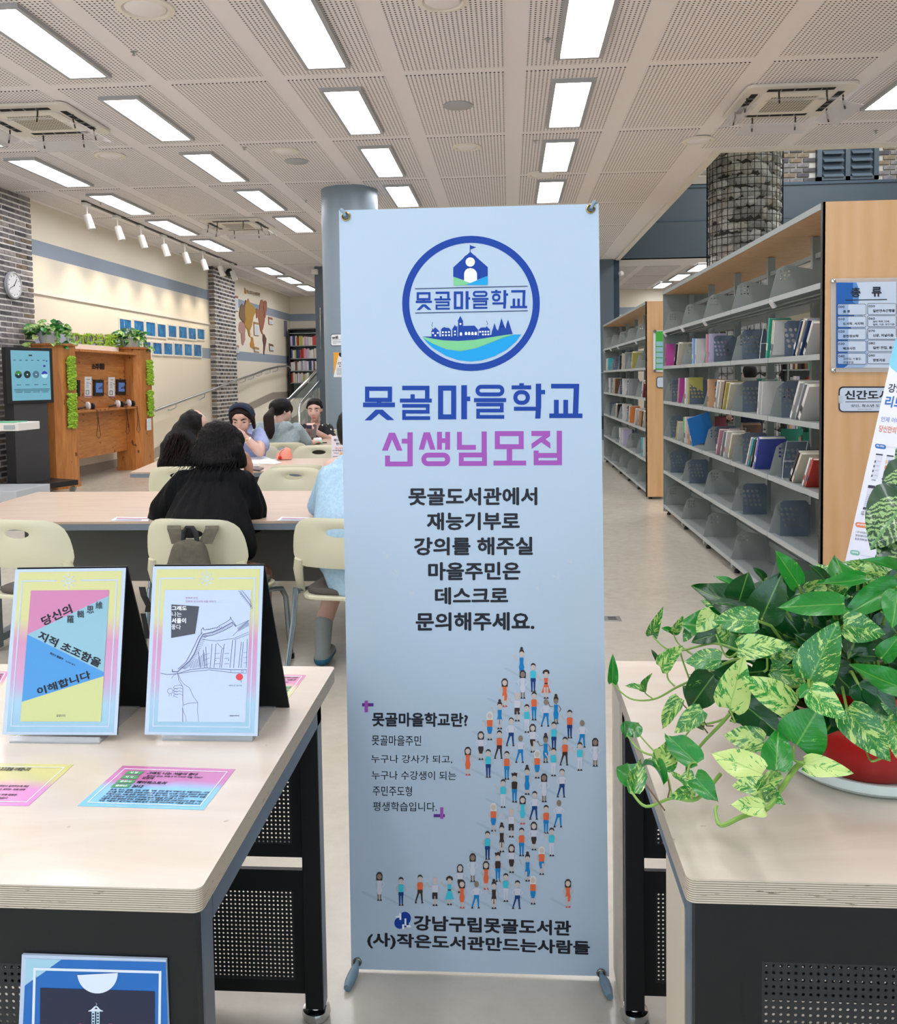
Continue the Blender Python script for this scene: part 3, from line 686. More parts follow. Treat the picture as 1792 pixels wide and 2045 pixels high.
# printed crowd: flat figures, one print
SP = dict(A=('brown', 'skin', 'bun', 'blue', None, 'dress', 'wave'), a=('brown', 'tan', 'bun', 'blue', None, 'dress', 'wave'), B=('brown', 'skin', 'short', 'teal', 'pants', 'leg', ''), C=('brown', 'tan', 'long', 'lilac', None, 'dress', 'hip'),
          D=('brown', 'skin', 'curl', 'orange', None, 'flare', 'wave'), E=('brown', 'skin', 'long', 'orange', None, 'dress', 'hip'), F=('peach', 'skin', 'short', 'lilac', 'brown', 'shorts', 'wave'), G=('brown', 'skin', 'short', 'orange', 'blue', 'leg', ''),
          H=('tan', 'tan', 'bald', 'lilac', 'blue', 'wide', ''), I=('brown', 'skin', 'short', 'teal', 'lilac', 'leg', 'wave'), J=('blonde', 'skin', 'long', 'orange', 'blue', 'skirt', 'hip'), K=('brown', 'skin', 'short', 'lilac', 'pants', 'wide', ''),
          L=('brown', 'skin', 'short', 'orange', 'brown', 'wide', ''), l=('brown', 'skin', 'short', 'orange', 'pants', 'leg', 'wave'), M=('brown', 'skin', 'long', 'lilac', 'brown', 'skirt', 'hip'), N=('brown', 'skin', 'spike', 'brown', 'blue', 'leg', ''),
          O=('brown', 'skin', 'bun', 'brown', None, 'dress', 'wave'), P=('brown', 'skin', 'long', 'teal', None, 'dress', 'hip'), p=('brown', 'skin', 'curl', 'teal', None, 'flare', 'wave'))
crowd = [(1190, 95, 'A'), (1268, 215, 'B'), (1198, 262, 'C'), (1355, 262, 'D'), (1076, 318, 'E'), (1160, 415, 'F'), (1274, 408, 'G'), (1422, 412, 'a'), (1042, 448, 'A'), (1355, 450, 'H'), (1225, 492, 'I'), (975, 542, 'J'), (1515, 530, 'l'),
         (1120, 582, 'K'), (1600, 592, 'H'), (1265, 625, 'M'), (1408, 610, 'B'), (915, 675, 'M'), (1040, 668, 'L'), (1183, 695, 'H'), (1352, 675, 'a'), (1687, 720, 'C'), (1483, 712, 'L'), (1583, 748, 'I'), (827, 780, 'E'), (965, 795, 'B'),
         (1090, 808, 'G'), (1295, 800, 'J'), (1405, 785, 'I'), (1227, 890, 'A'), (1065, 998, 'I'), (1142, 962, 'N'), (1342, 960, 'C'), (1463, 928, 'K'), (1278, 1078, 'K'), (1197, 1110, 'P'), (1000, 1158, 'J'), (1442, 1130, 'H'), (1355, 1172, 'G')]
D6 = 1150
crowd += [(x, y + D6 - 0, t_) for x, y, t_ in ((1120, 48, 'F'), (1056, 128, 'O'), (1190, 175, 'G'), (1273, 135, 'M'), (1393, 175, 'I'), (960, 198, 'B'), (1122, 287, 'M'), (1325, 300, 'J'), (1230, 325, 'A'), (1030, 348, 'N'), (860, 348, 'C'), (950, 400, 'E'), (775, 422, 'M'),
         (230, 475, 'C'), (376, 508, 'B'), (505, 492, 'L'), (605, 510, 'F'), (703, 505, 'p'), (788, 527, 'E'), (886, 527, 'H'), (1003, 510, 'O'), (1083, 482, 'I'), (1162, 530, 'K'), (1267, 500, 'J'), (1503, 522, 'E'))]
mb = MB(); lay = 0.0006
for ci, (X0, Y0, T_) in enumerate(sorted(crowd, key=lambda c: c[1])):
    hair, skin, hs, top, bot, kind, arm = SP[T_]; sh = 30 if hs == 'bun' else 0
    f_ = lambda x, y: q6(X0 + x, Y0 + y)
    Pq = lambda pts, m_, d=0.0: B.poly(mb, [f_(*p) for p in pts], lay + d, ix(m_))
    Ln = lambda pts, w2, m_, d=0.0: B.line(mb, [f_(*p) for p in pts], w2 / 3.381, lay + d, ix(m_))
    y = sh
    ft = (195 if hs != 'bun' else 215)
    B.poly(mb, [q6(X0 + a, Y0 + b) for a, b in ((-4, ft - 8), (-60, ft - 42), (-105, ft - 62), (-125, ft - 60), (-110, ft - 48), (-70, ft - 28), (-20, ft - 2))], .0003, ix('shade'))
    if arm == 'wave': Ln([(-18, y + 66), (-38, y + 68), (-50, y + 48)], 6, skin); B.disc(mb, f_(-52, y + 42), 2, 2, lay, ix(skin), 8); Ln([(18, y + 60), (34, y + 84), (24, y + 104)], 6, skin)
    else:
        for s_ in (-1, 1): Ln([(18 * s_, y + 60), (35 * s_, y + 84), (20 * s_, y + 104)], 6, skin if top != 'lilac' else 'lilac')
    lc = skin if kind in ('dress', 'flare', 'shorts', 'skirt') else bot
    wd = 22 if kind == 'wide' else 9
    for s_ in (-1, 1):
        Pq([(s_ * 2, y + 118), (s_ * 16, y + 118), (s_ * wd + s_ * 4 - (8 if kind == 'wide' else 0), ft - 12), (s_ * wd - s_ * 5 - (8 if kind == 'wide' else 0), ft - 12)], lc)
        xx = s_ * wd - (8 if kind == 'wide' else 0); Pq([(xx - 8, ft), (xx - 2, ft - 12), (xx + 4, ft - 12), (xx + 10, ft)], 'brown' if T_ not in 'EP' else 'red')
    if kind == 'dress': Pq([(-14, y + 55), (14, y + 55), (12, y + 92), (18, y + 120), (12, y + 152), (-12, y + 152), (-18, y + 120), (-12, y + 92)], top)
    elif kind == 'flare': Pq([(-14, y + 55), (14, y + 55), (11, y + 92), (31, y + 155), (-31, y + 155), (-11, y + 92)], top); Pq(rect(-11, y + 88, 11, y + 96), 'brown', .0001)
    else:
        Pq([(-20, y + 58), (-10, y + 54), (10, y + 54), (20, y + 58), (17, y + 105), (-17, y + 105)], top)
        Pq([(-17, y + 103), (17, y + 103), (18, y + 122), (10, y + 152 if kind == 'skirt' else y + 128), (-10, y + 152 if kind == 'skirt' else y + 128), (-18, y + 122)], bot, .0001)
        if kind == 'shorts': Pq(rect(-18, y + 120, -3, y + 148), bot, .0001); Pq(rect(3, y + 120, 18, y + 148), bot, .0001)
    if hs == 'long': Pq([(-20, y + 58), (-22, y + 20), (-10, y + 2), (10, y + 2), (22, y + 20), (20, y + 58)], hair, .0001)
    B.disc(mb, f_(0, y + 30), 4.7, 6.2, lay + .0003, ix(skin), 14)
    if hs != 'bald':
        Pq([(-17, y + 26), (-14, y + 8), (-2, y + 0), (10, y + 4), (17, y + 12), (16, y + 26), (8, y + 14), (-8, y + 14)], hair, .0004)
    if hs == 'bun': B.disc(mb, f_(0, y - 8), 2.9, 3.2, lay + .0004, ix(hair), 10); Pq([(-17, y + 26), (-12, y), (12, y), (17, y + 26), (8, y + 15), (-8, y + 15)], hair, .0004)
    if hs == 'curl': Pq([(-24, y + 24), (-20, y + 6), (0, y - 4), (20, y + 4), (25, y + 24), (14, y + 28), (8, y + 14), (-8, y + 14), (-14, y + 28)], hair, .0004)
    if hs == 'spike': Pq([(-18, y + 14), (-22, y - 6), (-8, y - 2), (0, y - 10), (10, y - 4), (20, y - 6), (16, y + 14)], hair, .0004)
    lay += 0.000012
mb.build('printed_crowd', IM, bn)
# scuffs on the vinyl
mb = MB()
for x, y in ((190, 650), (270, 795), (410, 960), (1380, 930), (1520, 820), (1620, 710)):
    for _ in range(3):
        a = random.uniform(0, 6.28); r_ = random.uniform(12, 40)
        B.poly(mb, [q5(x + r_ * math.cos(a), y + r_ * math.sin(a)), q5(x + r_ * math.cos(a + 1.2), y + r_ * math.sin(a + 1.4)), q5(x + 8, y + 5)], .0004, 0)
mb.build('scuff_marks', mat('scuff', '#bcc8d2', .8), bn)
# eyelets and stand
mat('brass', '#c9b27a', 0.25, 1.0); mat('stand_grey', '#6f8796', 0.45); mat('brass_dull', '#85806f', 0.35, 0.9)
tops = []
for k, (px, py, m_) in enumerate(((691, 432, 'brass'), (1180, 417, 'brass'), (714, 1921, 'brass_dull'), (1201, 1943, 'brass_dull'))):
    p = at(px, py, y=YBN)
    T = Matrix.Translation(p + Vector((0, -.001, 0))) @ Matrix.Rotation(R(90), 4, 'X')
    MB().lathe([(.0068, -.001), (.0068, .002), (.0085, .0032), (.0105, .002), (.0112, -.001)], 28, T=T).build('eyelet', M[m_], bn, smooth=True)
    MB().lathe([(.0068, -.0008), (.0068, .0)], 20, T=T).build('eyelet_hole', M['stand_grey'] if k > 1 else M['slate_light'], bn)
hub = Vector((-0.09, YBN + 0.16, 0.92))
mb = MB(); tip = []
for px, py, dx, dz in ((691, 432, -1, 1), (1180, 417, 1, 1), (714, 1921, -1, -1), (1201, 1943, 1, -1)):
    p = at(px, py, y=YBN)
    if dz > 0:
        MB().tube([hub.lerp(p, .6) + Vector((0, .07, 0)), p + Vector((dx * .012, .03, -.02)), p + Vector((dx * .014, .012, .012)), p + Vector((dx * .009, 0, .015)), p + Vector((dx * .004, -.008, .008)), p + Vector((0, -.01, -.002))], [.006, .0055, .006, .0045, .004, .0038], 10).build('arm', M['stand_grey'], bn, smooth=True)
    else:
        f_ = at(707, 1966, z=0) if dx < 0 else at(1214, 1988, z=0)
        f_.y = YBN - 0.06 + .01
        MB().tube([hub.lerp(p, .6) + Vector((0, .05, 0)), p + Vector((0, .02, .05)), p + Vector((-dx * .004, .004, .01))], [.008, .008, .005], 10).build('arm', M['stand_grey'], bn, smooth=True)
        a = p + Vector((0, -.006, 0)); b = Vector((p.x + dx * .006, YBN - .03, 0.012)); e = b + Vector((dx * .006, -.045, -.002))
        MB().tube([a + Vector((0, .012, .012)), a, a.lerp(b, .5) + Vector((0, -.004, 0)), b, b.lerp(e, .5), e], [.004, .005, .011, .012, .012, .008], 12).build('foot', M['stand_grey'], bn, smooth=True)
MB().ball(hub, .035).build('hub', M['stand_grey'], bn)
MB().tube([hub, Vector((hub.x, hub.y + .35, .012))], .008).tube([hub.lerp(at(714, 1921, y=YBN), .0), hub.lerp(at(714, 1921, y=YBN), .62) + Vector((0, .05, 0))], .008).tube([hub, hub.lerp(at(1201, 1943, y=YBN), .62) + Vector((0, .05, 0))], .008).tube([hub, hub.lerp(at(691, 432, y=YBN), .62) + Vector((0, .07, 0))], .007).tube([hub, hub.lerp(at(1180, 417, y=YBN), .62) + Vector((0, .07, 0))], .007).build('cross_rods', M['stand_grey'], bn)

# ================================================================= two desks in front
def m_ply():
    n = N('birch_top'); v = n.coord('World', (0.9, 3.2, 1)); a = n.noise(v, 2.4, 4, .55, 1.3)
    w2 = n.new('TexWave', wave_type='RINGS', ins={'Vector': v, 'Scale': 1.1, 'Distortion': 9.0, 'Detail': 2.5, 'Detail Scale': 1.0}).outputs[0]
    c = n.mix(n.math('MULTIPLY', w2, .22), n.ramp(a, [(.3, H('#cdbfae')), (.7, H('#dacfc1'))]), H('#cfbda8'))
    sp = n.noise(n.coord('World'), 26, 2); c = n.mix(n.math('MULTIPLY', n.math('GREATER_THAN', sp, .745), .5), c, H('#9d8a72'))
    n.set(col=c, rough=.3, spec=.45, coat=.25, cr=.12)
    n = N('ply_edge'); p = n.new('NewGeometry').outputs['Position']; z = n.new('SeparateXYZ', ins={0: p}).outputs[2]
    s = n.math('FRACT', n.math('ADD', n.math('MULTIPLY', n.math('SUBTRACT', z, .727), 330), n.math('MULTIPLY', n.noise(n.coord('World', (1, 1, 8)), 6, 2), .3)))
    g = n.noise(n.coord('World', (14, 14, 260)), 3, 4)
    c = n.ramp(s, [(.0, H('#7b6752')), (.28, H('#8a7c6c')), (.42, H('#c2b4a0')), (.85, H('#cec2b0')), (1, H('#7a6c5c'))])
    c = n.mix(n.math('GREATER_THAN', g, .68), c, H('#5f4c3a')); n.set(col=c, rough=.6)
m_ply()
mat('desk_black', '#090a0b', .45, spec=.35); mat('desk_steel', '#5a626d', .28, .3); mat('birch_board', '#cdbfaa', .5)
n = N('perforated_steel'); p = n.new('NewGeometry').outputs['Position']; s_ = n.new('SeparateXYZ', ins={0: p}).outputs
gx = n.math('SUBTRACT', n.math('FRACT', n.math('DIVIDE', s_[0], .0098)), .5); gz = n.math('SUBTRACT', n.math('FRACT', n.math('DIVIDE', s_[2], .0098)), .5)
d = n.math('SQRT', n.math('ADD', n.math('MULTIPLY', gx, gx), n.math('MULTIPLY', gz, gz)))
n.set(col=H('#15171a'), rough=.45, alpha=n.math('GREATER_THAN', d, .22))
ZT = .76; ZU = .727
def desk(label, xs, x_in, side, yn, yf, leg_y, board=False):
    """side: +1 when the aisle end is on the desk's right; xs: aisle edge; x_in: hidden end"""
    a, b = (x_in, xs) if side > 0 else (xs, x_in)
    t = thing('display_desk', label, 'desk', ((a + b) / 2, (yn + yf) / 2, 0))
    r_ = .006
    pts = [(q[0], q[1]) for q in rrect(a, yn, b, yf, .012)]
    mb = MB(); mb.prism(pts, ZU, ZT, 1); mb.m[mb.f.index(mb.f[1])] = 0; mb.m[1] = 0
    mb.build('desk_top', [M['birch_top'], M['ply_edge']], t)
    e = xs - side * .012
    def bx(nm, m_, x0, x1, *r2): MB().box(min(x0, x1), max(x0, x1), *r2).build(nm, m_, t, bevel=.0015)
    bx('side_rail', M['desk_steel'], e, e - side * .03, yn + .0755, leg_y + .02, ZU - .055, ZU)
    bx('leg', M['desk_steel'], e, e - side * .035, yn + .033, yn + .075, 0.03, ZU)
    bx('leg', M['desk_black'], e - side * .0015, e - side * .042, leg_y - .02, leg_y + .018, 0.03, ZU)
    bx('leg_sheen_face', M['desk_steel'], e, e - side * .0016, leg_y - .02, leg_y + .018, 0.03, ZU)  # paler sheet on the black leg: grazing reflection put into its colour
    for xx, yy in ((e - side * .018, yn + .054), (e - side * .022, leg_y)):
        MB().lathe([(.012, .03), (.014, .024), (.030, .022), (.032, .012), (.029, .002), (.026, 0)], 28, c=(xx, yy)).build('foot', M['chrome'], t, smooth=True)
    # black front with inset perforated panel
    f0 = e - side * .0012; f1 = x_in
    lo, hi = min(f0, f1), max(f0, f1); fy = yn + .012
    m0 = .062
    MB().box(lo, hi, fy, fy + .02, ZU - .083, ZU).build('front_rail', M['desk_black'], t)
    s0, s1 = (hi - m0, hi) if side > 0 else (lo, lo + m0)
    MB().box(s0, s1, fy, fy + .02, .04, ZU - .083).build('front_stile', M['desk_black'], t)
    p0, p1 = (lo, hi - m0) if side > 0 else (lo + m0, hi)
    MB().box(p0, p1, fy + .006, fy + .008, .04, ZU - .083).build('front_panel', M['desk_black'], t) if False else None
    q0, q1 = (p0, p1 - .028) if side > 0 else (p0 + .028, p1)
    MB().box(q0, q1, fy + .006, fy + .007, .08, ZU - .09).build('front_mesh', M['perforated_steel'], t)
    mb = MB(); mb.box(min(p1, q1) if side > 0 else p0, p1 if side > 0 else q0, fy + .006, fy + .008, .04, ZU - .083).box(q0, q1, fy + .006, fy + .008, ZU - .09, ZU - .083).box(q0, q1, fy + .006, fy + .008, .04, .08)
    mb.build('front_margin', M['desk_black'], t)
    # rear modesty panels, upper and lower, between the far legs
    ry = leg_y + .01; k0 = e - side * .043
    for z0, z1 in ((.045, .332), (.362, ZU)):
        w0, w1 = (x_in, k0) if side > 0 else (k0, x_in)
        g0, g1 = (w0, w1 - .028) if side > 0 else (w0 + .028, w1)
        MB().box(g0, g1, ry, ry + .001, z0 + .03, z1 - .05).build('rear_mesh', M['perforated_steel'], t)
        mb = MB().box(w0, w1, ry, ry + .012, z1 - .05, z1).box(w0, w1, ry, ry + .012, z0, z0 + .03)
        mb.box(g1 if side > 0 else w0, w1 if side > 0 else g0, ry, ry + .012, z0 + .03, z1 - .05)
        mb.build('rear_panel_frame', M['desk_black'], t)
    if board:
        MB().box(xs + .016, xs + .026, yn + .10, 1.40, .0, ZU - .06).build('side_board', M['birch_board'], t)
        MB().box(xs + .004, xs + .010, leg_y + .0, leg_y + .14, .02, ZU).build('leg_sheen_strip', M['birch_board'], t)  # last box: added pale strip, floor reflection on the leg side done as colour
    return t
desk('birch plywood desk on black steel frame at the lower left, carrying two book posters', -.415, -2.4, 1, 1.10, 2.0, 1.875)
desk('birch plywood desk on black steel frame at the lower right under the red plant pot', .229, 2.3, -1, 1.152, 2.056, 1.905, True)

# ================================================================= poster stands on the left desk
def gradient(name, stops, axis=2):
    n = N(name); g = n.new('TexCoord').outputs['Generated']; z = n.new('SeparateXYZ', ins={0: g}).outputs[axis]
    nz_ = n.noise(n.coord('Generated'), 2.2, 2); f = n.math('ADD', z, n.math('MULTIPLY', n.math('SUBTRACT', nz_, .5), .16))
    n.set(col=n.ramp(f, [(p, H(c)) for p, c in stops]), rough=.25, coat=.6, cr=.05)
    return n.m
gradient('poster_gradient', [(.0, '#84adc2'), (.18, '#8fb2c7'), (.34, '#ba88ac'), (.55, '#c07a9e'), (.70, '#c2be76'), (1, '#c4c07a')])
mat('paper_blue_white', '#b6c3d8', .3); mat('paper_white', '#e9edf4', .5)
mat('clear_plastic', '#dfe3e6', .06, alpha=.35)
def tri_face(a, b, c):
    n_ = (b - a).cross(c - a).normalized()
    if n_.y > 0: n_ = -n_
    def fn(px, py):
        r_ = to_world(Vector(((px - CX) / F, (py - CY) / F, 1))); return CAM + r_ * ((a - CAM).dot(n_) / r_.dot(n_))
    return Face(fn, n_)
def bil(c, u, v):
    return tuple((c[0][k] * (1 - u) + c[1][k] * u) * (1 - v) + (c[3][k] * (1 - u) + c[2][k] * u) * v for k in (0, 1))
PST = ['paper_blue_white', 'print_pink', 'print_sky', 'print_azure', 'print_lemon', 'ink_black', 'print_charcoal', 'ink_white', 'print_rose', 'print_scarlet', 'print_indigo', 'print_greenink']
mat('print_pink', '#c0769e', .3); mat('print_sky', '#84aebd', .3); mat('print_azure', '#3a88c6', .3); mat('print_lemon', '#c0c482', .3); mat('print_charcoal', '#34343e', .3); mat('print_rose', '#a04a78', .3); mat('print_scarlet', '#d01c28', .3); mat('print_indigo', '#55527e', .4); mat('print_greenink', '#46985c', .4)
PM = [M[k] for k in PST]
def pi(k): return PST.index(k)
def poster_stand(label, c, zb_px, back_px, base, draw):
    a = at(*c[3], z=.772); b = at(*c[2], z=.772); yb = (a.y + b.y) / 2; a.y = b.y = yb
    a = at(*c[3], y=yb); b = at(*c[2], y=yb); t1 = at(*c[0], y=yb + .085)
    fc = tri_face(a, b, t1)
    P0 = [fc.p(q) for q in c]
    t = thing('poster_stand', label, 'sign', ((a.x + b.x) / 2, yb, ZT))
    th = fc.n * -.004
    mb = MB(); mb.add(P0 + [p + th for p in P0], [(0, 1, 2, 3), (4, 5, 6, 7), (0, 1, 5, 4), (1, 2, 6, 5), (2, 3, 7, 6), (3, 0, 4, 7)]); mb.build('front_board', M['desk_black'], t)
    hb = at(*back_px, z=ZT + .001); ybk = yb + .17
    q = [P0[0] + th + Vector((.001, 0, .003)), P0[1] + th + Vector((0.0, 0, .003)), Vector((P0[2].x + .016, ybk, ZT + .001)), Vector((P0[3].x + .016, ybk, ZT + .001))]
    k2 = Vector((0, .004, 0)); mb = MB(); mb.add(q + [p + k2 for p in q], [(0, 1, 2, 3), (4, 5, 6, 7), (0, 1, 5, 4), (1, 2, 6, 5), (2, 3, 7, 6), (3, 0, 4, 7)]); mb.build('back_board', M['desk_black'], t)
    bz = [at(x, y, z=ZT + .004) for x, y in base]
    x0, x1 = bz[0].x, bz[1].x
    MB().box(x0, x1, bz[0].y - .004, ybk + .02, ZT, ZT + .004).build('acrylic_base', M['clear_plastic'], t)
    MB().box(x0, x1, bz[0].y - .004, bz[0].y, ZT + .0, ZT + .012).build('acrylic_lip', M['clear_plastic'], t)
    mb = MB(); fc.poly(mb, [bil(c, 0, 0), bil(c, 1, 0), bil(c, 1, 1), bil(c, 0, 1)], .0006); mb.build('poster_sheet', M['paper_blue_white'], t)
    mb = MB(); fc.poly(mb, [bil(c, .035, .018), bil(c, .968, .018), bil(c, .968, .982), bil(c, .035, .982)], .0009); mb.build('gradient_print', M['poster_gradient'], t)
    mb = MB(); W_ = pi('paper_blue_white')
    rw = 2.6
    fc.line(mb, [bil(c, .38, .072), bil(c, .072, .072), bil(c, .072, .948), bil(c, .925, .948), bil(c, .925, .072), bil(c, .60, .072)], rw, .0013, W_)
    sc = bil(c, .49, .075); fc.ring(mb, sc, 6.2, 6.2, 2.6, .0013, W_, 20)
    for k in range(8):
        an = R(45 * k); fc.line(mb, [(sc[0] + 9 * math.cos(an), sc[1] + 9 * math.sin(an)), (sc[0] + 15 * math.cos(an), sc[1] + 15 * math.sin(an))], 2.3, .0013, W_)
    draw(fc, mb, c)
    mb.build('poster_print', PM, t)
    return t
lc = [(31, 1137), (252, 1134), (234, 1468), (5, 1467)]
def draw_left(fc, mb, c):
    z = cset(0, 1120, 5.68); pic = [z(355, 338), z(1243, 330), z(1150, 1822), z(235, 1822)]
    b = lambda u, v: bil(pic, u, v); o = .0016
    fc.poly(mb, [b(0, 0), b(1, 0), b(1, .045), b(0, .335)], o, pi('print_pink')); fc.poly(mb, [b(1, .045), b(1, .625), b(0, .335)], o, pi('print_sky'))
    fc.poly(mb, [b(0, .335), b(1, .625), b(1, .655), b(0, .85)], o, pi('print_azure')); fc.poly(mb, [b(0, .85), b(1, .655), b(1, 1), b(0, 1)], o, pi('print_lemon'))
    K = pi('ink_black'); o = .002
    fc.text(mb, '당신의', z(462, 645), z(795, 488), z(502, 745), .035, o, K)
    fc.text(mb, '지적 초조함을', z(470, 790), z(1170, 1120), z(425, 885), .035, o, K)
    fc.text(mb, '이해합니다', z(415, 1440), z(1018, 1240), z(440, 1530), .03, o, K)
    for s, x, y in (('羅', 765, 622), ('輯', 880, 564), ('思', 990, 512), ('維', 1090, 462)): fc.text(mb, s, z(x, y), z(x + 80, y), z(x, y + 84), .015, o, K)
    fc.text(mb, '뤄전위 羅振宇', z(578, 1033), z(728, 1103), z(568, 1058), .02, o, K); fc.text(mb, '최지희 옮김', z(752, 1128), z(860, 1172), z(745, 1148), .0, o, K)
    fc.text(mb, '글항아리', z(645, 1740), z(746, 1740), z(645, 1770), .01, o, pi('print_charcoal'))
poster_stand('colourful book poster with slanted pink, blue and yellow fields on black easel', lc, 1470, (285, 1415), ((20, 1478), (203, 1478)), draw_left)
rc = [(306, 1131), (527, 1130), (515, 1470), (289, 1467)]
def draw_right(fc, mb, c):
    z = cset(270, 1110, 5.12); o = .0016
    fc.poly(mb, [z(305, 350), z(1190, 350), z(1130, 1700), z(232, 1695)], o, 0); o = .002
    fc.poly(mb, [z(375, 497), z(658, 517), z(617, 797), z(372, 840)], o, pi('print_charcoal'))
    for s, x0, x1, y0, y1, bd, m_, oo in (('흔적과 상상,', 520, 650, 420, 445, .0, 'print_rose', .002), ('건축가 오기사의 서울 이야기', 520, 828, 456, 480, .0, 'print_rose', .002), ('그래도', 380, 533, 512, 560, .045, 'ink_white', .0025), ('나는', 380, 480, 572, 622, .0, 'ink_white', .0025),
                              ('서울이', 378, 525, 635, 690, .045, 'ink_white', .0025), ('좋다', 376, 472, 702, 754, .0, 'ink_white', .0025), ('오영욱 글 그림 지음', 960, 1095, 1318, 1333, 0, 'print_charcoal', .002), ('paperstory', 972, 1070, 1626, 1644, .02, 'print_charcoal', .002)):
        fc.text(mb, s, z(x0, y0), z(x1, y0), z(x0, y1), bd, oo, pi(m_))
    I_ = pi('print_indigo')
    def L(pts, w2=.7): fc.line(mb, [z(*p) for p in pts], w2, .002, I_)
    # palace eaves drawn in fine ink
    L([(385, 1160), (385, 1185), (440, 1185), (480, 1145), (560, 1075), (610, 1000), (640, 920), (670, 850), (700, 800)], 1.6); L([(440, 1160), (520, 1090), (570, 1000), (620, 900), (650, 830), (690, 785)], 1.2)
    L([(680, 800), (680, 755), (700, 735), (706, 755), (760, 752), (840, 735), (870, 712), (930, 680), (975, 650), (978, 625), (988, 648), (1040, 720)], 1.0); L([(700, 800), (800, 780), (900, 735), (995, 680), (1035, 725)], 1.4)
    L([(690, 830), (800, 810), (910, 765), (1000, 715)], 1.0); L([(690, 855), (830, 870), (1010, 845), (1165, 780)]); L([(1000, 820), (1080, 740), (1170, 655)]); L([(1010, 860), (1170, 800)]); L([(1045, 715), (1100, 690), (1165, 660)])
    for k in range(26):
        u = k / 25; x = 480 + 210 * u; y = 1145 - 340 * u ** 1.5
        L([(x, y), (x + 35 + 15 * u, y + 12)], .6)
    for k in range(24):
        u = k / 23; L([(700 + 290 * u, 800 - 120 * u ** 1.2), (712 + 290 * u, 835 - 118 * u ** 1.2)], .6)
    for k in range(16): L([(1050 + 7 * k, 735 - 5 * k), (1062 + 7 * k, 775 - 4 * k)], .5)
    for x0, x1, y0 in ((790, 770, 900), (830, 810, 900), (915, 885, 900), (890, 868, 950), (1000, 972, 860), (1032, 1010, 860), (1090, 1060, 880), (1110, 1085, 880), (700, 715, 960), (650, 672, 980), (725, 740, 930), (1150, 1140, 850)):
        L([(x0, y0), (x1, 1145)], .9)
    for k in range(11): L([(560 + 15 * k, 1110 - 12 * k), (570 + 16 * k, 1150 - 2 * k)], .7)
    for y in (1000, 1050, 1105): L([(815, y), (870, y - 4)], .6); L([(915, y), (965, y - 4)], .6); L([(1110, y - 8), (1150, y - 16)], .6); L([(700, y + 20), (765, y - 5)], .5)
    L([(840, 890), (900, 950), (915, 935)], .7); L([(262, 1200), (330, 1213), (440, 1205), (560, 1165), (720, 1145), (980, 1165), (1145, 1165)], 1.0); L([(440, 1205), (570, 1185), (760, 1165), (980, 1192), (1140, 1200)], .8); L([(980, 1160), (985, 1195)], .6); L([(1140, 1160), (1142, 1200)], .6)
    for y in (1070,): fc.disc(mb, z(828, y), .9, .9, .002, I_, 8); fc.disc(mb, z(958, y - 5), .9, 1.3, .002, I_, 8)
    for k in range(9): fc.disc(mb, z(740 + 18 * k, 750 - 3 * k), .7, 1.0, .002, I_, 6)
    # tiles in the corner
    for k in range(9):
        x, y = 1060 + 14 * k, 360 + 18 * k; L([(x, y), (x + 22, y + 8), (x + 30, y + 30), (x + 16, y + 40)], .6); L([(x + 30, y - 8), (min(x + 60, 1185), y + 20)], .5)
    # hand with a brush reaching up
    L([(435, 1190), (470, 1270), (500, 1310), (560, 1350), (600, 1440), (645, 1500), (560, 1505), (495, 1525), (490, 1480), (492, 1340)], .7); L([(440, 1200), (450, 1270), (490, 1340)], .7); L([(645, 1500), (640, 1590), (655, 1695)], .6); L([(495, 1525), (485, 1560), (520, 1640), (525, 1695)], .6); L([(490, 1560), (490, 1695)], 1.0)
    for k in range(4): L([(490, 1330 + 32 * k), (460, 1320 + 30 * k), (405, 1330 + 30 * k), (395, 1350 + 28 * k), (440, 1365 + 28 * k)], .6)
    L([(375, 1255), (400, 1220), (440, 1200)], .6); fc.ring(mb, z(362, 1382), 6, 5.5, .7, .002, I_, 18); L([(350, 1410), (352, 1440)], .5); L([(375, 1410), (372, 1430)], .5)
    fc.disc(mb, z(1070, 1238), 7.2, 6.8, .002, pi('print_scarlet'), 22); L([(1075, 1265), (1090, 1295), (1092, 1270)], .6); fc.ring(mb, z(1098, 1183), 2.8, 2.2, .5, .002, I_, 12)
poster_stand('white book poster with a line drawing of palace eaves on black easel', rc, 1470, (548, 1415), ((325, 1473), (505, 1476)), draw_right)

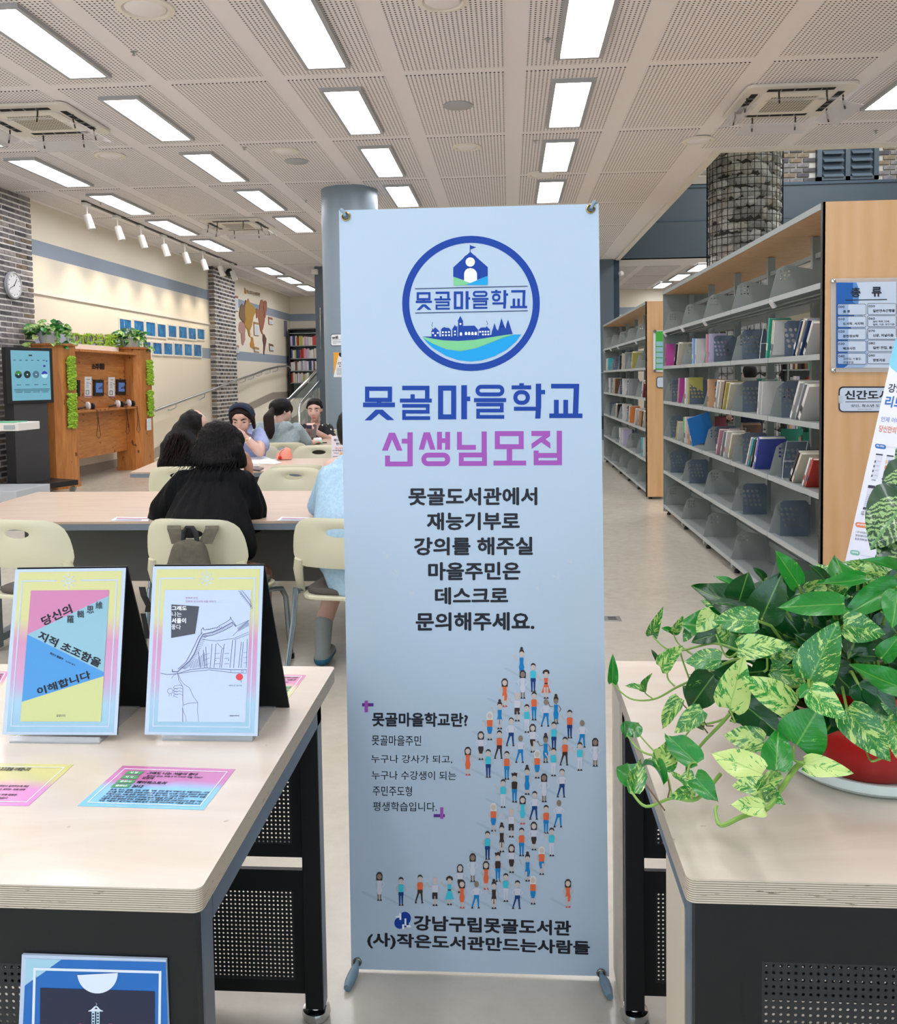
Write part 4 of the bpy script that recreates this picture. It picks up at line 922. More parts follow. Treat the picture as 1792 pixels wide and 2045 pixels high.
# laminated cards lying on the desk
mat('glare_film', '#ffffff', .1, alpha=.25)
gradient('card_pink_blue', [(.0, '#86c6ea'), (.45, '#8cc4ea'), (.62, '#c878ae'), (1, '#c878a8')], 1)
gradient('card_yellow_pink', [(.0, '#dc8cc6'), (.4, '#de94c4'), (.6, '#d2ca88'), (1, '#cfca82')], 1)
gradient('card_pink_yellow', [(.0, '#e4e49c'), (.35, '#e8dca4'), (.6, '#e08cb8'), (1, '#dc86b0')], 1)
def card(label, c, gm, rows, pills=(), flip=False):
    Fz = plane_z(ZT + .0008)
    P = [Fz.p(q) for q in c]
    t = thing('info_card', label, 'card', (sum(p.x for p in P) / 4, sum(p.y for p in P) / 4, ZT), None)
    up_ = Vector((0, 0, .0008)); MB().add([p - Vector((0, 0, .0006)) for p in P] + P, [(0, 1, 2, 3), (4, 5, 6, 7), (0, 1, 5, 4), (1, 2, 6, 5), (2, 3, 7, 6), (3, 0, 4, 7)]).build('card_sheet', gm, t)
    mb = MB(); Fz.line(mb, [bil(c, .05, .08), bil(c, .95, .08), bil(c, .95, .92), bil(c, .05, .92)], 1.2, .0006, pi('ink_white'), closed=True)
    for u0, v0, u1, v1, s in pills:
        Fz.poly(mb, [bil(c, u0, v0), bil(c, u1, v0), bil(c, u1, v1), bil(c, u0, v1)], .0006, pi('print_greenink'))
        Fz.text(mb, s, bil(c, u0 + .03, v0 + .02), bil(c, u1 - .02, v0 + .02), bil(c, u0 + .03, v1 - .02), .04, .001, pi('ink_white'))
    for u0, v0, u1, v1, s in rows: Fz.text(mb, s, bil(c, u0, v0), bil(c, u1, v0), bil(c, u0, v1), .03, .0008, pi('ink_black'))
    mb.build('card_print', PM, t)
pl = ((.10, .13, .24, .215, '서 명 :'), (.10, .24, .24, .325, '저 자 :'), (.10, .35, .25, .435, '출판사:'), (.10, .455, .25, .54, '출판년:'))
rw = ((.28, .13, .72, .195, '그래도 나는 서울이 좋다'), (.30, .215, .78, .255, '흔적과 상상, 건축가 오기사의 서울 이야기'), (.28, .255, .38, .32, '오영욱'), (.27, .36, .52, .43, '페이퍼스토리'), (.27, .465, .36, .53, '2012'),
      (.12, .57, .94, .615, '흔적, 장소, 경험, 기호, 상징, 기억, 상상 등의 키워드로 서울이라는 거대'), (.12, .625, .94, .67, '도시를 저자 특유의 감성과 시선으로 담아냈다. 신사동 가로수 길부터 청와대,'), (.12, .68, .94, .725, '국회의사당, 서울 광장, 한강의 다리, 종로 거리, 고궁과 미술관, 아파트 등을'),
      (.12, .735, .78, .78, '느슨한 여행자의 시선으로 바라본 글로 서울을 만나볼 수 있다.'), (.12, .79, .94, .835, '서울에 관한 불편한 진실, 무분별한 도시 개발에 관한 건축가로서의 애정 어린'), (.12, .845, .94, .885, '걱정, 서울에서 살아가는 이들의 삶과 사랑에 이르기까지 서울을 건축과 도시'))
card('pink and blue laminated card with green labels, lying before the drawing poster', [(245, 1529), (470, 1536), (407, 1617), (155, 1609)], M['card_pink_blue'], rw, pl)
card('yellow and pink laminated card cut by the left frame edge on the desk', [(-85, 1523), (147, 1527), (57, 1609), (-170, 1606)], M['card_yellow_pink'],
     ((.10, .12, .28, .20, '당신의'), (.36, .10, .68, .18, '지적 초조함을 이해합니다'), (.1, .52, .82, .565, '대해 관심을 가졌다는 우리에게 대해서 얘기하듯이 알려주는데 개인'), (.1, .60, .82, .645, '을 누구나 쉽게 배울 수 있으며 또 답을 얻을 수 있다는 것에 대해'), (.1, .73, .8, .775, '하나의 질문으로 시작해 이 책에서 답을 감당하기 위해 명확한'), (.1, .81, .75, .855, '사실들을 하나하나 짚어 보며 이 책은 말을 들려준다')), ())
bars = ((.10, .50, .46, .60, '는 :'), (.10, .64, .46, .74, '사 :'), (.08, .77, .42, .85, '자 :'))
card('pink and yellow laminated card behind the drawing poster near the desk corner', [(500, 1346), (611, 1348), (577, 1394), (452, 1391)], M['card_pink_yellow'],
     ((.3, .1, .9, .16, '시선으로 담아냈다 신사동 가로수 길부터'), (.3, .2, .9, .26, '종로 거리 고궁과 미술관'), (.3, .3, .8, .36, '서울을 만나볼 수 있다'), (.3, .4, .7, .46, '서울 이야기')), tuple((a + .45, b, c2 + .45, d2, s) for a, b, c2, d2, s in bars))
card('small pink and yellow laminated card behind the slanted-field poster at the left', [(-95, 1340), (18, 1341), (-8, 1389), (-140, 1388)], M['card_pink_yellow'],
     ((.5, .1, .93, .16, '하나의 질문으로'), (.5, .2, .93, .26, '책에서 답을'), (.5, .3, .93, .36, '명확한 사실'), (.4, .85, .9, .9, '이해합니다')), ())
card('small blue and pink laminated card half hidden between the two posters', [(215, 1344), (310, 1346), (296, 1390), (190, 1389)], M['card_pink_blue'], ((.5, .1, .93, .16, '시선으로'), (.5, .22, .93, .28, '이야기')), ())

# blue poster fixed on the left desk's front
FY = 1.107; Fp = plane_y(FY); z = cset(0, 1870, 4.073)
t = thing('blue_poster', 'blue and navy poster with a white half disc fixed on the left desk front', 'poster', at(190, 2040, y=FY))
q = [Fp.p(z(*p)) for p in ((178, 150), (1352, 190), (1400, 1500), (118, 1500))]
MB().add([p + Vector((0, .004, 0)) for p in q] + q, [(0, 1, 2, 3), (4, 5, 6, 7), (0, 1, 5, 4), (1, 2, 6, 5), (2, 3, 7, 6), (3, 0, 4, 7)]).build('sheet', M['paper_blue_white'], t)
BP = [mat('print_' + a, b, .35) for a, b in (('pale_teal', '#9cc4d4'), ('royal', '#0a63b0'), ('whiteline', '#d6dde8'), ('midnight', '#0e1838'), ('coral', '#c05a64'), ('ice', '#bcd8e4'))]
mb = MB(); o = .0004
def BPp(pts, m_, o2): Fp.poly(mb, [z(*p) for p in pts], o2, m_)
BPp([(215, 178), (500, 188), (205, 395)], 0, o); BPp([(500, 188), (1350, 208), (1395, 1500), (150, 1500), (203, 400)], 1, o)
Fp.line(mb, [z(250, 1500), z(285, 262), z(1305, 288), z(1290, 1500)], 5.2, .0008, 2)
BPp([(302, 275), (375, 280), (302, 330)], 0, .0006); BPp([(330, 415), (1262, 443), (1262, 1500), (318, 1500)], 3, .0009)
Fp.disc(mb, z(797, 292), 40.5, 41, .0013, 2, 30, 0, 180)
BPp([(722, 600), (745, 590), (775, 562), (795, 562), (820, 590), (842, 600), (842, 605), (722, 605)], 2, .0013); BPp([(772, 585), (786, 568), (800, 585)], 3, .0016)
Fp.line(mb, [z(783, 560), z(792, 545), z(785, 535)], .6, .0013, 2)
BPp([(750, 606), (776, 606), (776, 900), (750, 900)], 5, .0013); BPp([(788, 606), (814, 606), (814, 900), (788, 900)], 5, .0013)
for k in range(8): BPp([(756, 618 + 24 * k), (770, 618 + 24 * k), (770, 632 + 24 * k), (756, 632 + 24 * k)], 3, .0016); BPp([(794, 612 + 24 * k), (808, 612 + 24 * k), (808, 626 + 24 * k), (794, 626 + 24 * k)], 3, .0016)
Fp.disc(mb, z(655, 740), 9, 9, .0013, 4, 18); Fp.disc(mb, z(905, 740), 9, 9, .0013, 4, 18)
mb.build('poster_print', BP, t)
# ================================================================= bookcases
varied('beech', '#d9ab78', '#c99a68', 3.0, (6, 6, .6), .4, 0.0, 'World'); 
n = N('beech_panel'); v = n.coord('World', (5, 5, .55)); a = n.noise(v, 3, 5, .55, .6)
w2 = n.new('TexWave', wave_type='BANDS', bands_direction='X', ins={'Vector': n.coord('World', (3.2, 3, .35)), 'Scale': 1.2, 'Distortion': 5.5, 'Detail': 3.0}).outputs[0]
n.set(col=n.mix(n.math('MULTIPLY', w2, .35), n.ramp(a, [(.3, H('#d2a26e')), (.7, H('#dcb183'))]), H('#e3bd92')), rough=.38, coat=.15)
mat('shelf_grey', '#8d9593', .42, .15); mat('shelf_lip', '#aab0b0', .38, .15); mat('shelf_end', '#7f8785', .5); mat('black_edge', '#1b1614', .4); mat('wire_white', '#d9dcde', .3, .3)
mat('paper_edge', '#e8e4d8', .8)
def holed(name, colr, x0, x1, z0, z1, px_, pz_, r_, slant=0.0):
    n = N(name); s_ = n.new('SeparateXYZ', ins={0: n.new('TexCoord').outputs['Object']}).outputs
    X_ = n.math('ADD', s_[0], n.math('MULTIPLY', s_[2], slant))
    gx = n.math('SUBTRACT', n.math('FRACT', n.math('DIVIDE', n.math('SUBTRACT', X_, x0), px_)), .5); gz = n.math('SUBTRACT', n.math('FRACT', n.math('DIVIDE', n.math('SUBTRACT', s_[2], z0), pz_)), .5)
    d = n.math('SQRT', n.math('ADD', n.math('MULTIPLY', gx, gx), n.math('MULTIPLY', gz, gz)))
    ins_ = n.math('MULTIPLY', n.math('MULTIPLY', n.math('GREATER_THAN', X_, x0), n.math('LESS_THAN', X_, x1)), n.math('MULTIPLY', n.math('GREATER_THAN', s_[2], z0), n.math('LESS_THAN', s_[2], z1)))
    n.set(col=H(colr), rough=.42, metal=.1, alpha=n.math('SUBTRACT', 1.0, n.math('MULTIPLY', n.math('LESS_THAN', d, r_), ins_)))
    return n.m
holed('gusset_plate', '#8f9794', .055, .127, .105, .177, .024, .024, .3)
holed('bookend_plate', '#5d6a7b', .03, .15, .05, .178, .03, .032, .33, .25)
GUS = [(0, 0), (.27, 0), (.27, .17), (.12, .2), (.075, .197), (.045, .175), (.02, .08)]
gus_o = bke_o = wir_o = None
def plate(poly, th): # polygon in x,z extruded along y
    mb = MB(); n_ = len(poly); vs = [(p[0], -th / 2, p[1]) for p in poly] + [(p[0], th / 2, p[1]) for p in poly]
    mb.add(vs, [tuple(range(n_)), tuple(range(n_, 2 * n_))[::-1]] + [(i, n_ + i, n_ + (i + 1) % n_, (i + 1) % n_) for i in range(n_)]); return mb
LV = [1.885, 1.525, 1.17, .81, .455, .10]
def bookcase(label, y0, nb, bl, xf=1.578, hx=.56, sign=None):
    global gus_o
    y1 = y0 + nb * bl; xm = xf + .28; xe = xf + hx
    t = thing('bookcase', label, 'bookcase', (xm, (y0 + y1) / 2, 0))
    MB().box(xf - .003, xe, y0 - .026, y0, .03, 2.285).build('end_panel', M['beech_panel'], t)
    MB().box(xf - .006, xf + .008, y0 - .026, y0, .03, 2.285).build('edge_strip', M['black_edge'], t)
    for k in range(nb): MB().box(xf + .0, xe, y0 + k * bl, y0 + (k + 1) * bl - .003, 2.255, 2.272).build('top_board', M['beech'], t)
    MB().box(xf - .004, xf, y0, y1, 2.253, 2.285).build('top_edge', M['shelf_grey'], t)
    MB().box(xf, xe, y1 - .002, y1 + .012, .03, 2.255).build('far_end_panel', M['shelf_end'], t)
    for k in range(nb + 1):
        y = y0 + k * bl + (.03 if k == 0 else -.03 if k == nb else 0)
        u = MB().box(xm - .025, xm + .025, y - .02, y + .02, .08, 2.25)
        u.build('upright', M['shelf_grey'], t)
        MB().box(xf + .01, xe - .01, y - .025, y + .025, .035, .095).build('foot', M['shelf_grey'], t, bevel=.004)
        for xx in (xf + .05, xe - .05): MB().lathe([(.02, 0), (.02, .02), (.012, .022), (.012, .036)], 12, c=(xx, y)).build('foot_pad', M['black_plastic'], t)
    for k in range(nb):
        a, b = y0 + k * bl + .006, y0 + (k + 1) * bl - .006
        MB().box(xm - .01, xm + .01, a, b, 2.12, 2.15).build('cross_rail', M['shelf_grey'], t)
        MB().box(xm - .01, xm + .01, a, b, .2, .24).build('cross_rail', M['shelf_grey'], t)
        for li, z in enumerate(LV):
            s = MB().box(xf + .006, xm - .03, a, b, z - .016, z).build('shelf', M['shelf_grey'], t)
            MB().box(xf, xf + .008, a, b, z - .026, z + .004).build('lip', M['shelf_lip'], s)
            if li in (0, 1, 2, 3, 4) : MB().box(xm + .03, xe - .004, a, b, z - .02, z).build('rear_shelf', M['shelf_grey'], t)
            if li == 4 or li == 5: MB().box(xm - .003, xm + .003, a + .03, b - .03, z, z + .21).build('back_plate', M['shelf_end'], t)
            if li == 0:
                for q in range(3): MB().tube([(xf + .05 + .07 * q, a, z - .04), (xf + .05 + .07 * q, b, z - .04)], .006, 6).build('rod', M['shelf_end'], s)
                if k % 2 == 0 or k > 2:
                    T = Matrix.Translation((xf - .004, b - .06, z - .012)) @ Matrix.Rotation(R(-35), 4, 'Y'); MB().box(-.012, .0, -.03, .03, -.05, .0, T=T).build('label_holder', M['wire_white'], s)
    for k in range(nb + 1):
        for li, z in enumerate(LV):
            y = y0 + k * bl - (.012 if k else -.012)
            if k == 0: continue
            for dy in ((0,) ):
                if gus_o is None: gus_o = plate(GUS, .003).build('side_bracket', M['gusset_plate'], t, local=True); o = gus_o
                else: o = bpy.data.objects.new('side_bracket', gus_o.data); COL.objects.link(o); o.parent = t
                o.location = Vector((xf + .004, y, z)) - wl(t)
    return t
bc1 = bookcase('grey metal bookcase with wooden end panel bearing the blue classification sign', 4.572, 5, .912)
bc2 = bookcase('farther grey metal bookcase with wooden end panel and green sign, beyond the first', 10.27, 5, .912)
YOF = lambda px, x=1.6: at(px, 800, x=x).y
bk_n = {}
BE = [(0, 0), (.165, 0), (.165, .2), (.15, .215), (.02, .215), (0, .2)]
def bookend(case, li, px, num):
    global bke_o
    z = LV[li]; y = YOF(px, 1.618)
    lab = 'blue-grey slotted bookend, %s from the left, shelf %s of the %s bookcase' % (ORD[num], ('one', 'two', 'three', 'four', 'five', 'six')[li], case)
    if bke_o is None:
        bke_o = plate(BE, .002); bke_o.box(0, .15, 0, .09, 0, .0015); bke_o = bke_o.build('bookend', M['bookend_plate'], local=True); o = bke_o
    else: o = bpy.data.objects.new('bookend', bke_o.data); COL.objects.link(o)
    o.location = (1.578 + .04, y - .035, z + .0005); tag(o, lab, 'bookend', 'slotted bookends on the grey bookcases')
    o.rotation_euler = (0, 0, R(random.uniform(-4, 4)))
    return o
for case, rows in (('nearer', {1: (1346, 1424, 1480, 1563), 2: (1341, 1376, 1426, 1481, 1558), 3: (1339, 1378, 1427, 1481, 1558), 4: (1339, 1376, 1482, 1556)}), ('farther', {1: (1224, 1236, 1263), 2: (1222, 1238, 1253), 3: (1218, 1234, 1252), 4: (1243,)})):
    for li, pxs in rows.items():
        for k, px in enumerate(pxs): bookend(case, li, px, k + 1)
# wire bookends
def wire_end(li, px, lab):
    z = LV[li] + .003; y = YOF(px); x = 1.6
    t = MB().tube([(x, y - .05, z), (x + .01, y, z + .0), (x + .02, y + .01, z + .1), (x + .03, y - .02, z + .22), (x + .15, y - .02, z + .22), (x + .14, y + .01, z + .1), (x + .13, y, z), (x + .12, y - .05, z)], .0025, 6)
    t.tube([(x + .02, y + .01, z + .1), (x + .14, y + .01, z + .1)], .0025, 6)
    return tag(t.build('wire_bookend', M['wire_white'], smooth=True), lab, 'bookend')
for li, px, s in ((1, 1514, 'white wire bookend on the nearer bookcase\'s second shelf'), (2, 1511, 'white wire bookend on the nearer bookcase\'s third shelf'), (3, 1448, 'white wire bookend on the nearer bookcase\'s fourth shelf by the gussets'), (3, 1560, 'white wire bookend on the nearer bookcase\'s fourth shelf at right')): wire_end(li, px, s)

CN = {'magenta': '#b84a98', 'white': '#cfcecb', 'cream': '#c9c2b0', 'sky blue': '#86aede', 'pink': '#c894a4', 'green': '#2f9a80', 'navy': '#28406a', 'tan': '#cda27c', 'yellow': '#b8b060', 'black': '#26262a', 'blue': '#2f7fd0',
      'violet': '#4250a4', 'red': '#b0382f', 'grey': '#8f9398', 'teal': '#35a6b2', 'lime': '#86c26a', 'lilac': '#b9b3cc', 'brown': '#6d4b3a', 'orange': '#d98044', 'maroon': '#7a2630'}
CM = {k: mat('cover_' + k.replace(' ', '_'), v, .4) for k, v in CN.items()}
bcount = 0; blist = {}
def book(x, y, z, th, h, d, col, lean=0.0, yaw=0.0, case='nearer', li=0, face='x', parts=True, stripe=None):
    """spine towards -x (face x) or towards -y (face y), standing on z, leaning by degrees"""
    name = 'book'
    T = Matrix.Translation((x, y, z))
    if face == 'y': T = T @ Matrix.Rotation(R(90), 4, 'Z')
    T = T @ Matrix.Rotation(R(yaw), 4, 'Z') @ Matrix.Rotation(R(lean), 4, 'X')
    s = .002
    cv = MB().box(0, d, 0, s, 0, h).box(0, d, th - s, th, 0, h).box(0, s, s, th - s, 0, h)
    o = cv.build(name, CM[col], local=True); o.matrix_world = T
    if parts:
        MB().box(s, d - .004, s, th - s, .003, h - .003).build('pages', M['paper_edge'], o, local=True)
        if stripe:
            MB().box(-.0006, 0, s * .5, th - s * .5, h * .2, h * .38).build('title_block', CM[stripe], o, local=True)
    blist.setdefault((case, li), []).append((y if face == 'x' else -x, o, col))
    return o
XB = 1.60
def row(case, li, items):
    for it in items:
        px, col, th, h, lean = it[:5]; lean = lean * 1.25 if lean > 20 else lean; d = it[5] if len(it) > 5 else .13; st_ = it[6] if len(it) > 6 else random.choice(['white', 'black', 'red', 'navy', 'yellow', 'grey'])
        y = YOF(px)
        # positive lean tips the top towards the viewer
        zz = LV[li] + .001 + (abs(math.sin(R(lean))) * th if lean < 0 else 0)
        book(XB + random.uniform(-.004, .01), y, zz, th, h, d, col, lean, 0, case, li, stripe=st_ if st_ != col else 'white')
row('nearer', 1, [(1331, 'magenta', .035, .225, 2, .17), (1347, 'black', .02, .235, 24), (1352, 'cream', .03, .235, 24), (1383, 'sky blue', .03, .225, 3, .17, 'white'), (1389, 'white', .02, .215, 6), (1408, 'black', .012, .24, 2), (1411, 'pink', .022, .235, 3, .16, 'green'), (1416, 'lilac', .012, .235, 3),
                  (1531, 'green', .03, .25, 14), (1537, 'cream', .02, .235, 14), (1542, 'white', .016, .225, 14), (1583, 'navy', .02, .24, 30), (1589, 'cream', .025, .24, 30, .16, 'grey'), (1597, 'navy', .015, .235, 30), (1602, 'white', .025, .22, 32)])
row('nearer', 2, [(1353, 'pink', .018, .24, 16), (1356, 'magenta', .008, .24, 15), (1369, 'white', .045, .235, 4), (1373, 'yellow', .01, .24, 4), (1413, 'tan', .028, .225, 1, .15, 'brown'), (1428, 'white', .028, .235, 22), (1434, 'cream', .028, .235, 22), (1441, 'brown', .012, .235, 22), (1445, 'yellow', .018, .23, 24), (1451, 'cream', .022, .225, 26),
                  (1513, 'white', .02, .215, 12), (1518, 'white', .012, .215, 12), (1578, 'white', .025, .26, 30, .17, 'grey'), (1587, 'grey', .02, .25, 30), (1598, 'white', .03, .245, 32, .17, 'black')])
row('nearer', 3, [(1349, 'yellow', .018, .2, 24), (1353, 'white', .012, .2, 22), (1364, 'lime', .012, .235, 4), (1368, 'white', .03, .24, 3), (1374, 'tan', .025, .235, 3), (1427, 'black', .018, .235, 26), (1431, 'pink', .02, .235, 26, .155, 'white'), (1437, 'grey', .02, .225, 26), (1447, 'white', .025, .23, 24), (1453, 'cream', .03, .22, 26),
                  (1491, 'white', .018, .235, 28), (1494, 'teal', .016, .235, 28, .155, 'red'), (1498, 'black', .018, .235, 28), (1505, 'white', .01, .235, 24), (1508, 'violet', .035, .235, 24, .17, 'white'), (1575, 'black', .024, .24, 34), (1582, 'cream', .022, .235, 34, .155, 'grey'), (1603, 'white', .02, .2, 30), (1608, 'red', .02, .2, 30)])
# a blue book tipped out of its row
b_ = book(XB - .06, YOF(1398), LV[3] + .02, .012, .25, .2, 'blue', 8, 0, 'nearer', 3, stripe='white')
b_.rotation_euler = (R(12), R(-16), R(12))
row('farther', 1, [(1212, 'white', .05, .2, 0), (1216, 'teal', .08, .2, 0), (1262, 'yellow', .04, .235, 22), (1238, 'black', .02, .235, 22), (1241, 'cream', .03, .235, 20), (1247, 'grey', .03, .24, 18)])
row('farther', 2, [(1216, 'white', .06, .235, 2), (1219, 'grey', .03, .23, 6), (1223, 'cream', .05, .235, 20), (1229, 'brown', .02, .235, 18), (1243, 'white', .05, .225, 2), (1256, 'grey', .03, .225, 8), (1280, 'white', .04, .23, 26), (1283, 'maroon', .03, .2, 26)])
row('farther', 3, [(1230, 'cream', .04, .225, 22), (1233, 'black', .03, .225, 20), (1243, 'white', .04, .225, 3), (1256, 'white', .03, .225, 16), (1258, 'orange', .02, .225, 16), (1268, 'white', .03, .225, 22), (1274, 'tan', .03, .225, 24), (1280, 'brown', .03, .225, 24), (1284, 'cream', .03, .225, 24)])
row('farther', 4, [(1238, 'white', .08, .225, 1), (1244, 'lilac', .05, .225, 1), (1281, 'teal', .04, .225, 2), (1284, 'white', .03, .235, 8)])
# rear side of the nearer bookcase, and a bookcase facing us behind it, both seen through the gaps
for li in (1, 2, 3, 4):
    y = 4.9
    while y < 8.9:
        if random.random() < .45:
            for _ in range(random.randint(2, 5)):
                th = random.uniform(.014, .03); book(1.93, y, LV[li] + .001, th, random.uniform(.19, .235), .15, random.choice(['white', 'cream', 'grey', 'white', 'brown', 'green', 'maroon', 'tan']), 0, 0, 'rear side of the nearer', li, parts=False); y += th + .001
        y += random.uniform(.15, .5)
t3 = thing('bookcase', 'long low bookcase facing the camera, seen through gaps of the nearer bookcase', 'bookcase', (4.6, 14.4, 0))
for k in range(5):
    x0 = 2.6 + k * .9
    MB().box(x0 - .012, x0 + .012, 14.2, 14.6, .02, 2.05).build('side_panel', M['shelf_end'], t3)
    if k == 4: break
    MB().box(x0 + .012, x0 + .888, 14.58, 14.6, .05, 2.0).build('back_plate', M['shelf_end'], t3)
    for z in (.1, .45, .8, 1.15, 1.5, 2.0): MB().box(x0 + .013, x0 + .887, 14.22, 14.58, z - .02, z).build('shelf', M['shelf_grey'], t3)
for zi, z in enumerate((.45, .8, 1.15, 1.5)):
    x = 2.63
    while x < 5.1:
        if abs(((x - 2.6) % .9)) < .05 or (x - 2.6) % .9 > .85: x += .06; continue
        if random.random() < .12: x += .12; continue
        th = random.uniform(.03, .05)
        o = book(x, 14.24, z + .001, th, random.uniform(.19, .25), .16, random.choice(['white', 'cream', 'white', 'grey', 'brown', 'tan', 'green', 'maroon', 'red', 'sky blue', 'lilac']), 0, 0, 'facing low', zi + 1, face='y', parts=False); x += th + .002
num = ('zero', 'one', 'two', 'three', 'four', 'five', 'six')
for (case, li), L in blist.items():
    L.sort(key=lambda q: -q[0])
    for k, (y, o, col) in enumerate(L):
        ad = '' if k < 1 else ''
        if case in ('nearer', 'farther'):
            tag(o, '%s book on shelf %s of the %s bookcase, %s book from the left' % (col, num[li + 1], case, ORD[min(k + 1, 20)]), 'book', 'books on the grey bookcases')
        else:
            tag(o, '%s book through a gap, %s bookcase, row %s, %s from left' % (col, case, num[li + 1], ORD[min(k + 1, 20)]), 'book', 'books glimpsed through the bookcase')

# ================================================================= stone-filled wire column in the tall space
cxg = at(1487, 500, y=13).x; yg = 13.0; rg = (at(1563, 500, y=13).x - at(1410, 500, y=13).x) / 2 - .02
gb = thing('gabion_column', 'round column of pale stones packed in a black wire cage', 'column', (cxg, yg, 0))
MB().lathe([(rg - .07, 0), (rg - .07, 7.55)], 32, c=(cxg, yg)).build('core', mat('stone_gap', '#45433f', .9), gb, smooth=True)
varied('stone_grey', '#c3c6c4', '#9a9e9c', 5, (1, 1, 1), .85, .3); varied('stone_warm', '#c3beb6', '#a09b94', 5, (1, 1, 1), .85, .3); varied('stone_dark', '#a4a5a1', '#7c7e7c', 5, (1, 1, 1), .85, .3); varied('stone_pale', '#dddedb', '#b4b7b4', 5, (1, 1, 1), .85, .3)
STM = ['stone_grey', 'stone_warm', 'stone_dark', 'stone_pale', 'stone_grey', 'stone_pale']
sm = []
for k in range(10):
    bm = bmesh.new(); bmesh.ops.create_icosphere(bm, subdivisions=1, radius=1)
    for v in bm.verts: v.co *= random.uniform(.72, 1.12)
    me = bpy.data.meshes.new('stone'); bm.to_mesh(me); bm.free(); me.materials.append(M[STM[k % 6]]); sm.append(me)
cnt = 0; rest = MB()
z = .1; rowi = 0
while z < 7.4:
    na = 23
    for k in range(na):
        a = 2 * math.pi * (k + (.5 if rowi % 2 else 0)) / na + random.uniform(-.03, .03)
        fac = -math.sin(a)   # towards the camera
        sz = (random.uniform(.095, .118), random.uniform(.06, .08), random.uniform(.085, .104))
        p = Vector((cxg + (rg - .075) * math.cos(a), yg + (rg - .075) * math.sin(a), z + random.uniform(-.03, .03)))
        near = fac > -.15 and 2.35 < z < 4.95 and cnt < 298
        if near:
            o = bpy.data.objects.new('stone', random.choice(sm)); COL.objects.link(o); o.parent = gb
            o.location = p - wl(gb); o.rotation_euler = (random.uniform(-.3, .3), random.uniform(-.5, .5), a + math.pi / 2); o.scale = sz; cnt += 1
        elif fac > -.35:
            me = random.choice(sm); T = Matrix.Translation(p) @ Matrix.Rotation(a + math.pi / 2, 4, 'Z') @ Matrix.Diagonal((*sz, 1))
            rest.add([v.co for v in me.vertices], [tuple(q.vertices) for q in me.polygons], 0, T)
    z += .155; rowi += 1
tag(rest.build('stone_fill', M['stone_grey'], gb), kind='stuff')
mat('wire_black', '#1d1d1e', .5, .6)
wc = MB(); z = .05
while z < 7.5:
    wc.tube([(cxg + rg * math.cos(2 * math.pi * k / 32), yg + rg * math.sin(2 * math.pi * k / 32), z) for k in range(32)], .005, 4, closed=True); z += .1
for k in range(36):
    a = 2 * math.pi * k / 36; wc.tube([(cxg + rg * math.cos(a), yg + rg * math.sin(a), 0), (cxg + rg * math.cos(a), yg + rg * math.sin(a), 7.5)], .005, 4)
tag(wc.build('wire_cage', M['wire_black'], gb), kind='stuff')
# stub of a brick pier hanging at the column's left shoulder
pA = at(1412, 350, y=16.0); pB = at(1462, 345, y=16.0)
st_ = tag(MB().box(pA.x - .15, pB.x + .2, 16.0, 16.6, pA.z - .02, 7.6).build('brick_pier', M['mortar']), 'grey brick pier end beside the top of the stone-filled column', 'pier')
k = 0
for r_ in range(9):
    for j in range(3):
        x = pA.x - .15 + .02 + j * .29 + (.12 if r_ % 2 else 0)
        if x + .26 < pB.x + .2: brick(st_, (x + .13, 15.99, pA.z + .05 + r_ * .1), (.25, .04, .075), random.choice(BRK))

# ================================================================= signs on the wooden end panel
YP = 4.545; Fe = plane_y(YP - .012); s6 = cset(1592, 540, 6.815); S = lambda p: [s6(*q) for q in p]
SG = [mat('sign_' + a, b, .35) for a, b in (('paper', '#cfdcee'), ('royal', '#1460b4'), ('mid', '#5c92d0'), ('soft', '#a3bde0'), ('dark', '#151a2c'), ('pale_teal', '#9cc9d6'), ('green', '#4cb848'), ('pale', '#e8edf4'))]
t = thing('classification_sign', 'blue and white acrylic classification sign with numbered boxes on the wooden end panel', 'sign', at(1720, 750, y=YP))
q = [Fe.p(p) for p in S([(465, 112), (1432, 95), (1432, 1385), (465, 1385)])]; bk = Vector((0, .002, 0))
MB().add(q + [p + bk for p in q], [(0, 1, 2, 3), (4, 5, 6, 7), (0, 1, 5, 4), (1, 2, 6, 5), (2, 3, 7, 6), (3, 0, 4, 7)]).build('acrylic_plate', M['clear_plastic'], t)
for x, y in ((495, 148), (1400, 135), (495, 1358), (1400, 1358)):
    p = Fe.p(s6(x, y)); MB().tube([p + Vector((0, .012, 0)), p + Vector((0, -.006, 0)), p + Vector((0, -.008, 0))], [.011, .011, .008], 16).build('standoff', M['chrome'], t, smooth=True)
mb = MB(); o = .0006
Fe.poly(mb, S([(533, 165), (1355, 150), (1355, 1325), (533, 1325)]), o, 0); Fe.poly(mb, S([(533, 165), (765, 165), (830, 300), (840, 430), (760, 780), (690, 960), (690, 1290), (640, 1325), (533, 1325)]), .0009, 1)
Fe.poly(mb, S([(765, 165), (810, 165), (840, 240), (840, 430), (830, 470), (760, 430)]), .001, 2); Fe.poly(mb, S([(820, 450), (900, 620), (960, 900), (960, 1290), (900, 1325), (640, 1325), (690, 1290), (690, 960)]), .001, 3)
bx_ = [(548, 455, 942, 610), (548, 622, 942, 776), (548, 790, 942, 945), (548, 958, 942, 1112), (548, 1125, 942, 1280)]; bx_ += [(958, b - 8, 1352, d - 6) for a, b, c, d in bx_]
